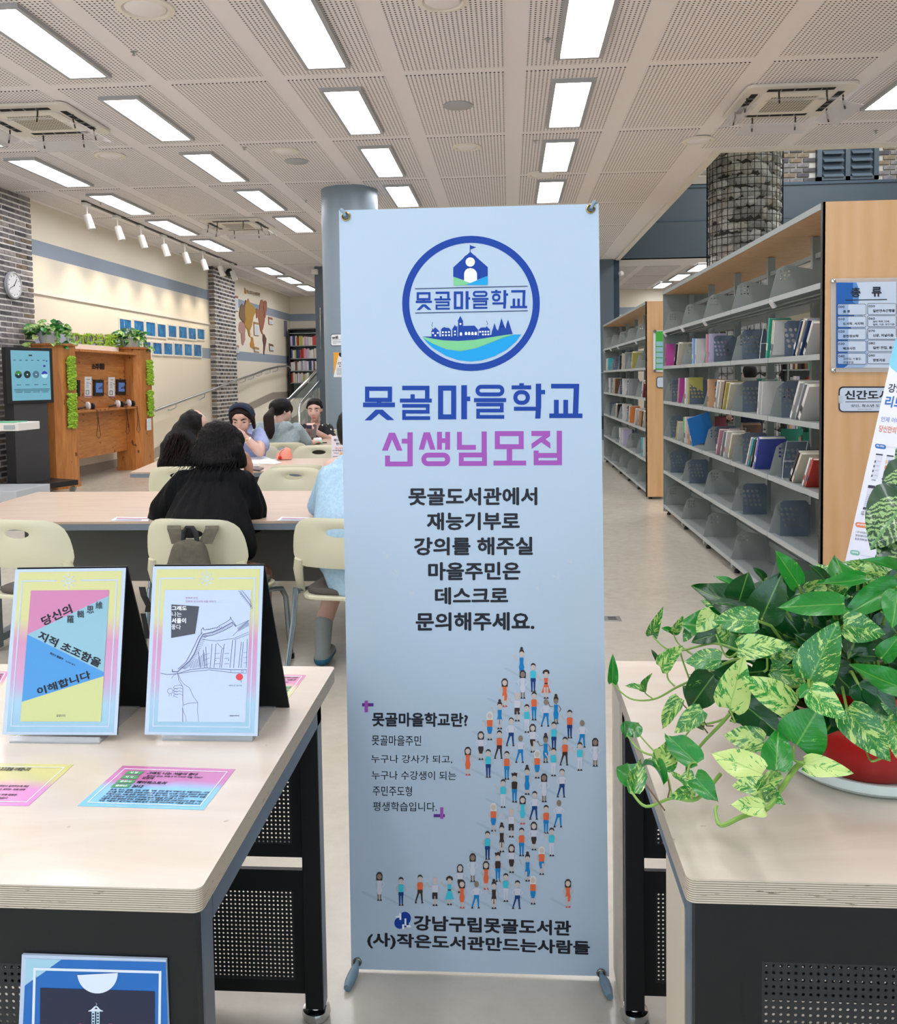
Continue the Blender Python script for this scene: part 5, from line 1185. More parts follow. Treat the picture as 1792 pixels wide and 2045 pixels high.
for x0, y0, x1, y1 in bx_:
    Fe.poly(mb, S(rrect(x0, y0, x1, y1, 22, 3)), .0016, 4); Fe.poly(mb, S(rrect(x0 + 6, y0 + 6, x1 - 6, y1 - 6, 17, 3)), .0021, 0 if x0 > 900 else 3); 
    if x0 < 900: Fe.poly(mb, S(rrect(x0 + 150, y0 + 6, x1 - 6, y1 - 6, 17, 3)), .0023, 0)
def St(s, x0, y0, x1, y1, b=.03): Fe.text(mb, s, s6(x0, y0), s6(x1, y0 - (x1 - x0) * .01), s6(x0, y1), b, .0027, 4)
St('총', 735, 232, 865, 368, .04); St('류', 1015, 225, 1150, 360, .04); Fe.line(mb, S([(660, 405), (1225, 397)]), 1.8, .0027, 4)
for k, (a, b2) in enumerate((('000', '총 류'), ('010', '도서학, 서지학'), ('020', '문헌정보학'), ('030', '백과사전'), ('040', None))):
    y = 480 + 168 * k; St(a, 562, y, 648, y + 33, .02)
    if b2: St(b2, 625, y + 60, {0: 722, 1: 908, 2: 838, 3: 792}[k], y + 100, .03)
St('강연집, 수필집,', 628, 1188, 875, 1222, .02); St('연설문집', 628, 1236, 765, 1268, .02)
for k, (a, b2, xe) in enumerate((('050', '일반연속간행물', 1330), ('060', None, 0), ('070', '신문, 저널리즘', 1312), ('080', '일반 전집, 총서', 1335), ('090', '향토자료', 1200))):
    y = 472 + 168 * k; St(a, 973, y, 1060, y + 33, .02)
    if b2: St(b2, 1032, y + 58, xe, y + 100, .03)
St('일반 학회, 단체,', 1032, 684, 1260, 712, .02); St('협회, 기관, 연구기관', 1032, 724, 1325, 755, .02)
mb.build('sign_print', SG, t)
t = thing('new_books_sign', 'small white black-bordered sign below the classification sign, taped to the panel', 'sign', at(1730, 800, y=YP))
mb = MB(); Fs = plane_y(YP - .003)
Fs.poly(mb, S(rrect(568, 1580, 1345, 1930, 60)), .0, 4); Fs.poly(mb, S(rrect(584, 1598, 1330, 1915, 50)), .0006, 0); Fs.poly(mb, S(rect(568, 1705, 590, 1790)), .0008, 0)
def Sn(s, x0, y0, x1, y1, b=.03): Fs.text(mb, s, s6(x0, y0), s6(x1, y0), s6(x0, y1), b, .0012, 4)
Sn('신간도서', 650, 1632, 1255, 1758, .035); Fs.line(mb, S([(658, 1789), (1250, 1787)]), 1.1, .001, 4); Sn('성인, 청소년 도서', 732, 1822, 1180, 1862, .015); Sn('대치도서관 신간도서 안내', 825, 1884, 1015, 1898, 0)
mb.build('sign_print', SG, t); MB().add([Fs.p(s6(*q), .0025) for q in ((565, 1700), (620, 1705), (618, 1812), (565, 1810))], [(0, 1, 2, 3)]).build('tape', M['clear_plastic'], t)
# green sign on the farther bookcase
Fg = plane_y(10.27 - .04); s8 = cset(1180, 500, 5.1125)
t = thing('green_sign', 'narrow green and white sign on the farther bookcase end panel', 'sign', at(1312, 700, y=10.24))
mb = MB(); Z8 = lambda p: [s8(*q) for q in p]
Fg.poly(mb, Z8([(640, 820), (900, 815), (900, 1240), (640, 1240)]), 0, 7); Fg.poly(mb, Z8([(662, 826), (900, 822), (900, 1222), (662, 1222)]), .003, 6)
for k in range(5): Fg.poly(mb, Z8(rrect(668, 930 + k * 57, 770, 978 + k * 57, 8)), .006, 5); 
mb.build('sign_print', SG, t)
for y in (825, 1230): p = Fg.p(s8(653, y)); MB().tube([p + Vector((0, .01, 0)), p + Vector((0, -.02, 0))], .016, 12).build('standoff', M['chrome'], t)
t = MB(); Fg.poly(t, Z8(rrect(672, 1290, 900, 1405, 25)), .0, 4); Fg.poly(t, Z8(rrect(678, 1297, 895, 1398, 20)), .004, 0); tag(t.build('new_books_sign', SG), 'small white black-bordered sign on the farther bookcase end panel', 'sign')

# ================================================================= leaning leaflet banner at the right edge
hb = Vector((.86, -.51, 0)).normalized(); lb = (Vector((.51, .86, 0)) * .32 + Vector((0, 0, 1))).normalized()
BL = at(1683, 1145, y=2.75)
fb_n = hb.cross(lb).normalized()
if fb_n.y > 0: fb_n = -fb_n
def fnb(px, py):
    r_ = to_world(Vector(((px - CX) / F, (py - CY) / F, 1))); return CAM + r_ * ((BL - CAM).dot(fb_n) / r_.dot(fb_n))
Fb = Face(fnb, fb_n)
t = thing('leaflet_banner', 'white leaning app leaflet banner with rounded labels at the right frame edge', 'banner', (BL.x + .3, BL.y - .1, 0))
tl = Fb.p((1790, 673)); up_ = (tl - BL).normalized(); bl = BL - up_ * ((BL.z - .06) / up_.z)
q = [tl, tl + hb * .6, bl + hb * .6, bl]
MB().add(q + [p - fb_n * .002 for p in q], [(0, 1, 2, 3), (4, 5, 6, 7), (0, 1, 5, 4), (1, 2, 6, 5), (2, 3, 7, 6), (3, 0, 4, 7)]).build('banner_sheet', mat('leaflet_sheet', '#e0e1ee', .4), t)
MB().tube([bl + hb * .3, bl + hb * .3 + Vector((.2, .35, .3)), (bl + hb * .3).lerp(tl + hb * .3, .5) + Vector((.1, .2, 0)), tl + hb * .3], .01).tube([bl - Vector((0, 0, .055)), bl + hb * .6 - Vector((0, 0, .055))], .012).build('stand', M['stand_grey'], t)
MB().tube([tl + up_ * -.02 + hb * .02 + fb_n * .006, tl + up_ * .0 + hb * .005 - fb_n * .004], [.008, .006], 10).build('hook', M['stand_grey'], t)
LB = [mat('leaf_' + a, b, .4) for a, b in (('ink', '#1e2436'), ('blue', '#2468b0'), ('orange', '#d87c4a'), ('green', '#6cb09c'), ('grey', '#9aa0b4'), ('white', '#f2f3f6'), ('periwinkle', '#6f80b8'), ('cyan', '#7cc4dc'), ('sand', '#e0b878'), ('mid', '#cfd0dc'))]
mb = MB(); sL = cset(1592, 800, 5.845); sk = .18
def Lt(s, x0, y0, w_, h_, m_, b=.03, sl=.14): Fb.text(mb, s, sL(x0, y0), sL(x0 + w_, y0 + w_ * sl), sL(x0 - h_ * .22, y0 + h_), b, .0008, m_)
def Lp(x0, y0, w_, h_, m_, o=.0006, sl=.14): Fb.poly(mb, [sL(x0, y0), sL(x0 + w_, y0 + w_ * sl), sL(x0 + w_ - h_ * .22, y0 + h_ + w_ * sl), sL(x0 - h_ * .22, y0 + h_)], o, m_)
Fb.poly(mb, [(1789.5, 676), (1815, 680), (1815, 760), (1800, 750), (1780, 735), (1776, 725)], .0005, 7)
Fb.text(mb, '강남구', (1776, 766), (1822, 768), (1773, 784), .025, .0008, 0); Fb.text(mb, '리브로', (1771, 790), (1828, 795), (1766, 813), .05, .0008, 1)
Lt('언제 어디서나', 990, 185, 330, 60, 6, .01, .1); Lt('당신만의 도서관', 968, 285, 380, 80, 2, .02, .12)
def pill(x, y, w_, h_, m_, s):
    Fb.poly(mb, [sL(a, b + (a - x) * .13) for a, b in rrect(x, y, x + w_, y + h_, h_ / 2.05, 4)], .0006, m_); Lt(s, x + w_ * .16, y + h_ * .25, w_ * .7, h_ * .45, 5, .02, .13)
pill(912, 500, 130, 54, 1, '주요 서비스'); pill(682, 1415, 150, 60, 2, 'APP 설치방법'); pill(622, 1740, 112, 56, 3, '이용방법')
Fb.line(mb, [sL(1048, 540), sL(1300, 560)], .5, .0006, 4); Fb.line(mb, [sL(745, 1805), sL(950, 1840)], .5, .0006, 4)
for x, y, kk in ((925, 618, 0), (1052, 634, 1), (835, 985, 2), (960, 1010, 3), (1085, 1030, 3)):
    Lp(x, y, 80, 285, 9, .0006, .12); Lp(x, y, 80, 16 if kk != 2 else 34, 0, .0009, .12)
    if kk == 1:
        for r_ in range(3):
            for c_ in range(3): Lp(x - 10 - r_ * 12 + c_ * 28, y + 60 + r_ * 62, 20, 42, (8, 6, 0, 2, 1, 4, 6, 2, 0)[r_ * 3 + c_], .0009)
        Lp(x - 60, y + 270, 82, 18, 0, .0009)
    elif kk == 3: Lp(x - 20, y + 110, 60, 26, 4, .0009); Lp(x - 45, y + 200, 65, 40, 8, .0009); Lp(x - 58, y + 262, 80, 28, 0, .0009)
    elif kk == 2: Lp(x - 60, y + 258, 75, 26, 0, .0009); [Lp(x - 14 - r_ * 6, y + 110 + r_ * 20, 60, 5, 4, .0009) for r_ in range(7)]
    else:
        for r_ in range(4): Lp(x - 14 - r_ * 13, y + 80 + r_ * 55, 14, 26, 0, .0009); Lp(x + 8 - r_ * 13, y + 84 + r_ * 55, 44, 6, 4, .0009)
Lt('소장자료', 872, 915, 50, 18, 0, .01); Lt('나만의 도서', 990, 938, 62, 18, 0, .01); Lt('신착 도서\n대출 내역', 755, 1285, 80, 50, 0, .01); Lt('희망도서', 884, 1322, 55, 18, 0, .01)
Lt('1. 앱 스토어(앱스토어) 접속', 695, 1520, 190, 26, 0, .01); Lt('앱스토어에서 리브로 검색', 688, 1558, 185, 26, 0, .01); Lt('앱으로 전자책 이용 가능', 680, 1598, 180, 26, 0, .01)
mb.build('banner_print', LB, t)
# floor socket
p = at(1221, 1236, z=0)
t = thing('floor_socket', 'grey metal floor socket plate with two slots beyond the banner', 'socket', p)
MB().box(p.x - .062, p.x + .055, p.y - .05, p.y + .05, 0, .004).build('plate', M['steel'], t, bevel=.001)
for k in (-1, 1): MB().box(p.x - .02, p.x + .03, p.y + k * .018 - .008, p.y + k * .018 + .008, .004, .005).build('slot', M['black_plastic'], t)
# ================================================================= reading tables and chairs
n = N('table_beech'); v = n.coord('World', (1, 5, 1)); n.set(col=n.ramp(n.noise(v, 3, 4), [(.3, H('#bba38e')), (.7, H('#c6b09b'))]), rough=.35, coat=.1)
mat('table_edge', '#75808a', .4, .1); mat('table_panel', '#696a65', .7); mat('chair_plastic', '#d8d5b9', .38); mat('chair_hole', '#c2c0a2', .4); mat('seat_fabric', '#5a544f', .9); mat('tube_steel', '#9fb0ba', .22, .85)
def table(label, poly, zt, panel_y, px0, px1, z0=.32):
    cx = sum(p[0] for p in poly) / len(poly); cy = sum(p[1] for p in poly) / len(poly)
    t = thing('reading_table', label, 'table', (cx, cy, 0))
    MB().prism(poly, zt - .012, zt).build('table_top', M['table_beech'], t)
    MB().prism([(cx + (p[0] - cx) * 1.0, cy + (p[1] - cy) * 1.0) for p in poly], zt - .045, zt - .0125).build('edge_band', M['table_edge'], t)
    MB().box(px0, px1, panel_y, panel_y + .02, z0, zt - .045).build('modesty_panel', M['table_panel'], t)
    ys = [p[1] for p in poly]
    for x in (px0 - .06, px1):
        for y in (min(ys) + .1, max(ys) - .14): MB().box(x, x + .06, y, y + .04, .02, zt - .045).build('leg', M['table_edge'], t)
    for x in (px0 - .06, px1): MB().box(x, x + .06, min(ys) + .14, max(ys) - .14, .05, .09).build('stretcher', M['table_edge'], t)
    return t
ZTB = .72
table('long beech reading table nearest the camera, woman in black leaning on it', [(-3.2, 4.36), (.05, 4.36), (.05, 5.6), (-3.2, 5.6)][:0] or [(at(0, 1019, z=ZTB).x - .12, 4.362), (.05, 4.362), (.05, 5.55), (at(77, 982, z=ZTB).x, 5.6)], ZTB, 4.75, -2.75, -.1)
table('middle beech reading table with coral pouch and open papers', [(-3.05, 6.82), (-.7, 6.82), (-.7, 7.93), (-3.25, 7.93)], ZTB, 7.1, -2.85, -.9, .25)
table('farthest beech reading table before the round column', [(-3.4, 9.42), (-.9, 9.42), (-.9, 10.62), (-3.4, 10.62)], ZTB, 9.8, -3.2, -1.1, .25)
HC = (0, .735)
def outline(th):
    # rounded shield: returns the outline point on a ray from the hole centre
    ol = [(-.2, .565), (.2, .565), (.236, .60), (.235, .66), (.226, .72), (.208, .765), (.18, .79), (.15, .800), (.09, .804), (-.09, .804), (-.15, .800), (-.18, .79), (-.208, .765), (-.226, .72), (-.235, .66), (-.236, .60)]
    d = (math.cos(th), math.sin(th)); best = None
    for i in range(len(ol)):
        a, b = ol[i], ol[(i + 1) % len(ol)]; ex, ez = b[0] - a[0], b[1] - a[1]
        den = d[0] * ez - d[1] * ex
        if abs(den) < 1e-9: continue
        t_ = ((a[0] - HC[0]) * ez - (a[1] - HC[1]) * ex) / den; s_ = ((a[0] - HC[0]) * d[1] - (a[1] - HC[1]) * d[0]) / den
        if t_ > 0 and -1e-6 <= s_ <= 1 + 1e-6 and (best is None or t_ < best): best = t_
    return (HC[0] + d[0] * best, HC[1] + d[1] * best)
def make_chair(label):
    t = thing('stacking_chair', label, 'chair', (0, 0, 0), 'cream plastic chairs at the reading tables')
    vs = []; fs = []; NA = 56; rings = 5
    yb = lambda x, z: -.235 - (z - .56) * .12 + 1.1 * x * x
    for side in (0, 1):
        for k in range(NA):
            th = 2 * math.pi * k / NA + .001; o = outline(th); i_ = (HC[0] + .062 * math.cos(th), HC[1] + .021 * math.sin(th))
            for r_ in range(rings):
                u = r_ / (rings - 1); x = i_[0] * (1 - u) + o[0] * u; z = i_[1] * (1 - u) + o[1] * u
                e = .007 * (1 - (2 * u - 1) ** 6)
                vs.append((x, yb(x, z) + (e if side else -e), z))
    for side in (0, 1):
        b = side * NA * rings
        for k in range(NA):
            for r_ in range(rings - 1):
                q = (b + k * rings + r_, b + ((k + 1) % NA) * rings + r_, b + ((k + 1) % NA) * rings + r_ + 1, b + k * rings + r_ + 1)
                fs.append(q if side == 0 else q[::-1])
    for k in range(NA):
        for r_ in (0, rings - 1):
            a, b = k * rings + r_, ((k + 1) % NA) * rings + r_; fs.append((a, b, b + NA * rings, a + NA * rings))
    mb = MB().add(vs, fs)
    for s in (-1, 1):
        mb.tube([(s * .205, yb(.205, .6), .6), (s * .215, yb(.21, .55), .55), (s * .222, yb(.22, .5) + .02, .49), (s * .222, yb(.22, .45) + .045, .43)], [.022, .022, .019, .015], 10)
    mb.build('backrest', M['chair_plastic'], t, smooth=50, weld=True)
    seat = [(p[0], p[1]) for p in rrect(-.2, -.18, .2, .22, .08, 4)]
    MB().prism(seat, .425, .455).build('seat', M['seat_fabric'], t, bevel=.012)
    MB().prism([(p[0], p[1]) for p in rrect(-.215, -.2, .215, .235, .08, 4)], .405, .425).build('seat_shell', M['chair_plastic'], t, bevel=.006)
    for s in (-1, 1):
        MB().tube([(s * .222, -.2, .46), (s * .23, -.22, .3), (s * .245, -.3, .015)], .0125, 10).build('leg', M['tube_steel'], t, smooth=True)
        MB().tube([(s * .222, -.185, .44), (s * .225, .1, .40), (s * .232, .2, .38), (s * .24, .235, .33), (s * .245, .27, .015)], .0125, 10).build('leg', M['tube_steel'], t, smooth=True)
        for y in (-.3, .27): MB().tube([(s * .245, y, 0), (s * .245, y, .025)], .016, 10).build('foot_cap', M['black_plastic'], t)
    MB().tube([(-.225, .1, .4), (.225, .1, .4)], .011, 8).build('stretcher', M['tube_steel'], t)
    return t
chs = [((-2.26, 4.17, 0), -.2, 'cream chair with oval handle hole at the left frame edge, table side nearest camera'), ((-1.445, 4.17, 0), -.14, 'cream chair carrying the olive backpack, woman in black sits on it'), ((-.74, 4.17, 0), -.16, 'cream chair with the man in pale blue shirt, beside the banner'),
       ((-1.575, 6.0, 0), math.pi, 'empty cream chair on the far side of the nearest table, its back facing us'), ((-1.60, 6.72, 0), 0, 'empty cream chair pushed under the middle table\'s near side, handle hole just showing'), ((-2.50, 6.66, 0), .05, 'cream chair of the long-haired reader at the middle table\'s left'),
       ((-2.2, 6.0, 0), math.pi + .1, 'cream chair mostly hidden behind the woman in black, far side of nearest table'), ((-1.86, 8.16, 0), math.pi, 'empty cream chair with black handle hole behind the coral pouch'), ((-2.33, 9.1, 0), .04, 'cream chair of the ponytailed reader in grey hoodie'),
       ((-2.5, 8.22, 0), math.pi, 'cream chair of the reader wearing a navy headband'), ((-2.38, 10.95, 0), math.pi, 'cream chair of the woman in black patterned blouse by the column')]
ch0 = None; CH = []
for loc, rz, lab in chs:
    if ch0 is None: ch0 = make_chair(lab); ch0.location = loc; ch0.rotation_euler = (0, 0, rz); CH.append(ch0)
    else: CH.append(dup(ch0, loc, rz, lab))
for o in CH: o.scale = (1.09, 1, 1)

# things lying on the tables
mat('paper', '#e9edf2', .6); mat('coral', '#ee9a86', .75); mat('phone_dark', '#3b3030', .3); mat('eraser_green', '#6fb592', .6)
def sheet(label, pts, m_='paper', name='paper_sheet', z=ZTB + .001, th=.0015, cat='paper'):
    P = [at(x, y, z=z) for x, y in pts]; q = [Vector((p.x, p.y, z)) for p in P]; up_ = Vector((0, 0, th))
    return tag(MB().add(q + [p + up_ for p in q], [tuple(range(len(q)))[::-1], tuple(range(len(q), 2 * len(q)))] + [(i, (i + 1) % len(q), len(q) + (i + 1) % len(q), len(q) + i) for i in range(len(q))]).build(name, M[m_]), label, cat)
def leaflet(label, pts):
    o = sheet(label, pts, 'paper', 'leaflet', cat='leaflet'); mb = MB(); Fz = plane_z(ZTB + .003); c = pts
    Fz.poly(mb, [bil(c, .06, .15), bil(c, .94, .15), bil(c, .94, .4), bil(c, .06, .4)], .0, pi('print_rose')); 
    for k in range(3): Fz.poly(mb, [bil(c, .08, .5 + .15 * k), bil(c, .8, .5 + .15 * k), bil(c, .8, .56 + .15 * k), bil(c, .08, .56 + .15 * k)], .0, pi('print_indigo'))
    mb.build('print', PM, o)
leaflet('printed leaflet on the nearest table left of the woman in black', [(232, 1033), (300, 1034), (296, 1041), (221, 1040)])
leaflet('printed leaflet on the nearest table right of the woman in black', [(562, 1033), (628, 1034), (626, 1041), (552, 1040)])
sheet('open white papers before the reader with navy headband', [(500, 912), (527, 911), (563, 924), (548, 927), (500, 925)])
sheet('dark phone lying at the middle table\'s near edge', [(505, 934), (527, 936), (519, 941), (497, 939)], 'phone_dark', 'phone', th=.009, cat='phone')
p = at(509, 932, z=ZTB); tag(MB().lathe([(.001, ZTB + .001), (.05, ZTB + .006), (.045, ZTB + .03), (.02, ZTB + .045), (.001, ZTB + .048)], 9, c=(p.x, p.y), sx=1, sy=.7).build('tissue', M['paper'], smooth=False), 'crumpled white tissue beside the phone on the middle table', 'tissue')
sheet('white booklet on the farthest table by the bottle', [(627, 876), (642, 877), (643, 880), (626, 880)], 'paper', 'booklet', th=.02, cat='booklet')
sheet('green flat pencil pouch on the farthest table', [(630, 881), (643, 881), (644, 887), (630, 887)], 'eraser_green', 'pencil_pouch', th=.01, cat='pouch')
sheet('dark pen lying on the farthest table', [(642, 884), (653, 884), (653, 885), (642, 885)], 'phone_dark', 'pen', th=.008, cat='pen')
p = at(568, 918, z=ZTB)
def s_pts(k0, k1): return [Vector(((k0[i] + k1[i]) / 2 for i in range(3)))]
t = thing('pencil_case', 'soft coral zip pencil case with red pompom on the middle table', 'pencil case', (p.x, p.y, ZTB))
mb = MB(); NN = 18
prof = [(0, .0), (.004, .95), (.03, 1.0), (.06, .92), (.085, .7), (.1, .4), (.108, .02)]
for i, (z, w_) in enumerate(prof): pass
vs = []
for z, w_ in prof:
    for k in range(NN):
        a = 2 * math.pi * k / NN; vs.append((p.x + .072 * w_ * math.cos(a) + (.012 if z > .07 else 0) + .003 * math.sin(5 * a + z * 60), p.y + .042 * (w_ ** .8) * math.sin(a), ZTB + .001 + z + .006 * math.cos(a) * (z > .05)))
fs = [(i * NN + k, i * NN + (k + 1) % NN, (i + 1) * NN + (k + 1) % NN, (i + 1) * NN + k) for i in range(len(prof) - 1) for k in range(NN)]
mb.add(vs, fs).build('pouch', M['coral'], t, smooth=60)
MB().ball((p.x - .028, p.y - .048, ZTB + .022), .0165, 12, 8).build('pompom', mat('pompom', '#c42a2a', .9), t, smooth=True)
MB().tube([(p.x - .028, p.y - .045, ZTB + .036), (p.x - .03, p.y - .04, ZTB + .06), (p.x - .01, p.y - .03, ZTB + .09), (p.x + .02, p.y - .015, ZTB + .1)], .0022, 6).build('zip', M['phone_dark'], t)
p = at(618, 888, z=ZTB)
t = thing('water_bottle', 'clear smoky water bottle with dark lid on the farthest table', 'bottle', (p.x, 9.6, ZTB)); X0 = at(618, 880, y=9.6).x
g = N('smoky_plastic'); g.set(col=H('#8a6f62'), rough=.1, alpha=.55)
MB().lathe([(.034, ZTB + .001), (.036, ZTB + .02), (.033, ZTB + .09), (.036, ZTB + .12), (.036, ZTB + .17), (.03, ZTB + .185)], 20, c=(X0, 9.6)).build('bottle_body', M['smoky_plastic'], t, smooth=True)
MB().lathe([(.031, ZTB + .18), (.031, ZTB + .215), (.028, ZTB + .22)], 20, c=(X0, 9.6)).build('lid', mat('lid_purple', '#2d2342', .4), t, smooth=True)
# paper notice standing on the middle table
Fn = plane_y(7.7); z4 = cset(640, 640, 6.383)
c = [z4(143, 1472), z4(420, 1460), z4(420, 1790), z4(143, 1790)]
q = [Fn.p(x) for x in c]; q[2].z = q[3].z = ZTB + .001
t = thing('table_notice', 'white folded paper notice standing on the middle table beside the banner', 'notice', (q[0].x + .05, 7.7, ZTB))
bk = [Vector((x.x, x.y + .003, x.z)) for x in q]; MB().add(q + bk, [(0, 1, 2, 3), (4, 5, 6, 7), (0, 1, 5, 4), (1, 2, 6, 5), (2, 3, 7, 6), (3, 0, 4, 7)]).add([q[0] + Vector((0, .003, 0)), q[1] + Vector((0, .003, 0)), q[2] + Vector((0, .12, 0)), q[3] + Vector((0, .12, 0))], [(0, 1, 2, 3)]).build('folded_sheet', mat('notice_paper', '#e2e0ec', .6), t)
mb = MB(); Fn.text(mb, '화이트', z4(170, 1510), z4(300, 1510), z4(170, 1540), .03, .003, 4); Fn.text(mb, '번개', z4(203, 1555), z4(270, 1555), z4(203, 1588), .03, .003, 4); Fn.text(mb, '7월 24일까지', z4(185, 1616), z4(310, 1616), z4(185, 1635), .01, .003, 2); Fn.text(mb, '도서관 회원 여름방학', z4(155, 1648), z4(360, 1648), z4(155, 1668), .02, .003, 4)
Fn.poly(mb, [z4(*x) for x in rect(248, 1680, 320, 1712)], .003, 8); Fn.line(mb, [z4(170, 1690), z4(236, 1690)], .8, .003, 4); Fn.line(mb, [z4(158, 1735), z4(290, 1735)], .9, .003, 4)
LBN = LB[:]; LBN[4] = LB[0]; mb.build('notice_print', LBN, t)

# olive backpack on the middle chair
varied('olive_canvas', '#5b5748', '#4c483b', 40, (1, 1, 1), .85, .15); mat('black_webbing', '#121214', .7)
YK = 3.83
def blob(name, caps, m_, parent=None, vox=.012, smooth=4, disp=None, label=None):
    """hulls of ellipsoid pairs fused into one continuous skin. caps: ((centre, radii), (centre, radii))"""
    bm = bmesh.new()
    base = []
    for i in range(7):
        a = math.pi * i / 6
        for j in range(12 if 0 < i < 6 else 1):
            b = 2 * math.pi * j / 12; base.append(Vector((math.sin(a) * math.cos(b), math.sin(a) * math.sin(b), math.cos(a))))
    for cap in caps:
        vs = []
        for c_, r_ in cap:
            r3 = r_ if isinstance(r_, (tuple, list)) else (r_, r_, r_)
            for q in base: vs.append(bm.verts.new(Vector(c_) + Vector((q.x * r3[0], q.y * r3[1], q.z * r3[2]))))
        r_ = bmesh.ops.convex_hull(bm, input=vs)
        dele = [g_ for g_ in r_['geom_interior'] if isinstance(g_, bmesh.types.BMVert)] + [g_ for g_ in r_['geom_unused'] if isinstance(g_, bmesh.types.BMVert)]
        dele = list({v for v in dele if v.is_valid})
        if dele: bmesh.ops.delete(bm, geom=dele, context='VERTS')
    me = bpy.data.meshes.new('blob'); bm.to_mesh(me); bm.free()
    ob = bpy.data.objects.new('blob', me); sc2 = bpy.data.scenes.get('workbench') or bpy.data.scenes.new('workbench'); sc2.collection.objects.link(ob)
    md = ob.modifiers.new('r', 'REMESH'); md.mode = 'VOXEL'; md.voxel_size = vox
    ms = ob.modifiers.new('s', 'SMOOTH'); ms.iterations = smooth; ms.factor = .6
    with bpy.context.temp_override(scene=sc2, view_layer=sc2.view_layers[0]):
        dg = bpy.context.evaluated_depsgraph_get()
        m2 = bpy.data.meshes.new_from_object(ob.evaluated_get(dg))
    sc2.collection.objects.unlink(ob); bpy.data.objects.remove(ob); bpy.data.meshes.remove(me)
    if disp:
        nn = [v.normal.copy() for v in m2.vertices]
        for v, n_ in zip(m2.vertices, nn): v.co += n_ * disp(v.co)
    off = wl(parent) if parent else Vector()
    if not parent:
        xs = [v.co for v in m2.vertices]; off = Vector((sum(v.x for v in xs) / len(xs), sum(v.y for v in xs) / len(xs), min(v.z for v in xs)))
    for v in m2.vertices: v.co -= off
    m2.polygons.foreach_set('use_smooth', [True] * len(m2.polygons)); m2.materials.clear(); m2.materials.append(m_)
    m2.name = name
    o = bpy.data.objects.new(name, m2); COL.objects.link(o); 
    if parent: o.parent = parent; WL[o.name] = wl(parent)
    else: o.location = off; WL[o.name] = off
    return o
A = lambda px, py, Y: at(px, py, y=Y)
t = thing('backpack', 'small olive canvas backpack hanging on the middle chair\'s back', 'backpack', A(378, 1200, YK))
blob('bag_body', [((A(378, 1098, YK - .03), (.085, .045, .05)), (A(377, 1150, YK - .05), (.115, .075, .06))), ((A(377, 1150, YK - .05), (.115, .075, .06)), (A(377, 1215, YK - .05), (.13, .08, .06)))], M['olive_canvas'], t, .008, 3)
blob('front_pocket', [((A(386, 1160, YK - .12), (.07, .03, .045)), (A(386, 1215, YK - .12), (.09, .03, .05)))], M['olive_canvas'], t, .007, 2)
def ribbon(pts, w_, th=.003, wd=(1, 0, 0)):
    mb = MB(); W = Vector(wd) * w_ / 2; vs = []
    for p in pts: vs += [p - W, p + W, p + W + Vector((0, -th, 0)), p - W + Vector((0, -th, 0))]
    fs = [(4 * i + j, 4 * i + (j + 1) % 4, 4 * i + 4 + (j + 1) % 4, 4 * i + 4 + j) for i in range(len(pts) - 1) for j in range(4)] + [(0, 1, 2, 3), tuple(range(len(vs) - 4, len(vs)))]
    return mb.add(vs, fs)
for x0, x1 in ((348, 357), (424, 410)):
    ribbon([A(x0 + (x0 - x1) * .05, 1049, YK + .125), A(x0, 1050, YK + .05), A(x0, 1056, YK + .02), A((x0 + x1) / 2, 1070, YK - .0), A(x1, 1086, YK - .02)], .062, .006).build('shoulder_strap', M['olive_canvas'], t)
MB().tube([A(366, 1082, YK - .03), A(367, 1064, YK - .02), A(373, 1054, YK - .015), A(384, 1054, YK - .015), A(391, 1064, YK - .02), A(394, 1082, YK - .03)], [.011, .012, .011, .011, .012, .011], 8).build('grab_handle', M['black_webbing'], t, smooth=True)
MB().tube([A(350, 1150, YK - .12), A(358, 1140, YK - .13), A(372, 1134, YK - .135), A(388, 1134, YK - .14), A(402, 1142, YK - .135)], .004, 6).build('zip', M['black_webbing'], t)
ribbon([A(284, 1172, YK), A(288, 1190, YK - .01), A(298, 1210, YK - .01), A(296, 1222, YK)], .03).build('loose_strap', M['black_webbing'], t)
ribbon([A(286, 1225, YK), A(290, 1245, YK), A(296, 1275, YK)], .024).build('loose_strap', M['black_webbing'], t)

# ================================================================= left wall: listening booth, screen, pictures
n = N('pine_board'); p = n.new('NewGeometry').outputs['Position']; s_ = n.new('SeparateXYZ', ins={0: p}).outputs
v = n.coord('World', (7, 7, .7)); g_ = n.noise(v, 3, 5, .6, .8)
kn = n.noise(n.coord('World', (9, 9, 5)), 1.6, 2, .4); c = n.ramp(g_, [(.3, H('#a8672f')), (.55, H('#c07c3d')), (.75, H('#cd8f50'))])
n.set(col=n.mix(n.math('GREATER_THAN', kn, .70), c, H('#6d3c18')), rough=.4, coat=.2)
n = N('pine_back'); v = n.coord('World', (7, .9, 8)); g_ = n.noise(v, 3, 5, .6, .8); kn = n.noise(n.coord('World', (6, 5, 9)), 1.8, 2, .4); c = n.ramp(g_, [(.3, H('#a8672f')), (.55, H('#bf7d40')), (.75, H('#cf9254'))])
n.set(col=n.mix(n.math('GREATER_THAN', kn, .69), c, H('#6d3c18')), rough=.4, coat=.2)
XBK = -6.32
bt = thing('listening_booth', 'orange pine listening booth of two pillars and a panel against the left wall', 'booth', (-6.4, 13.1, 0))
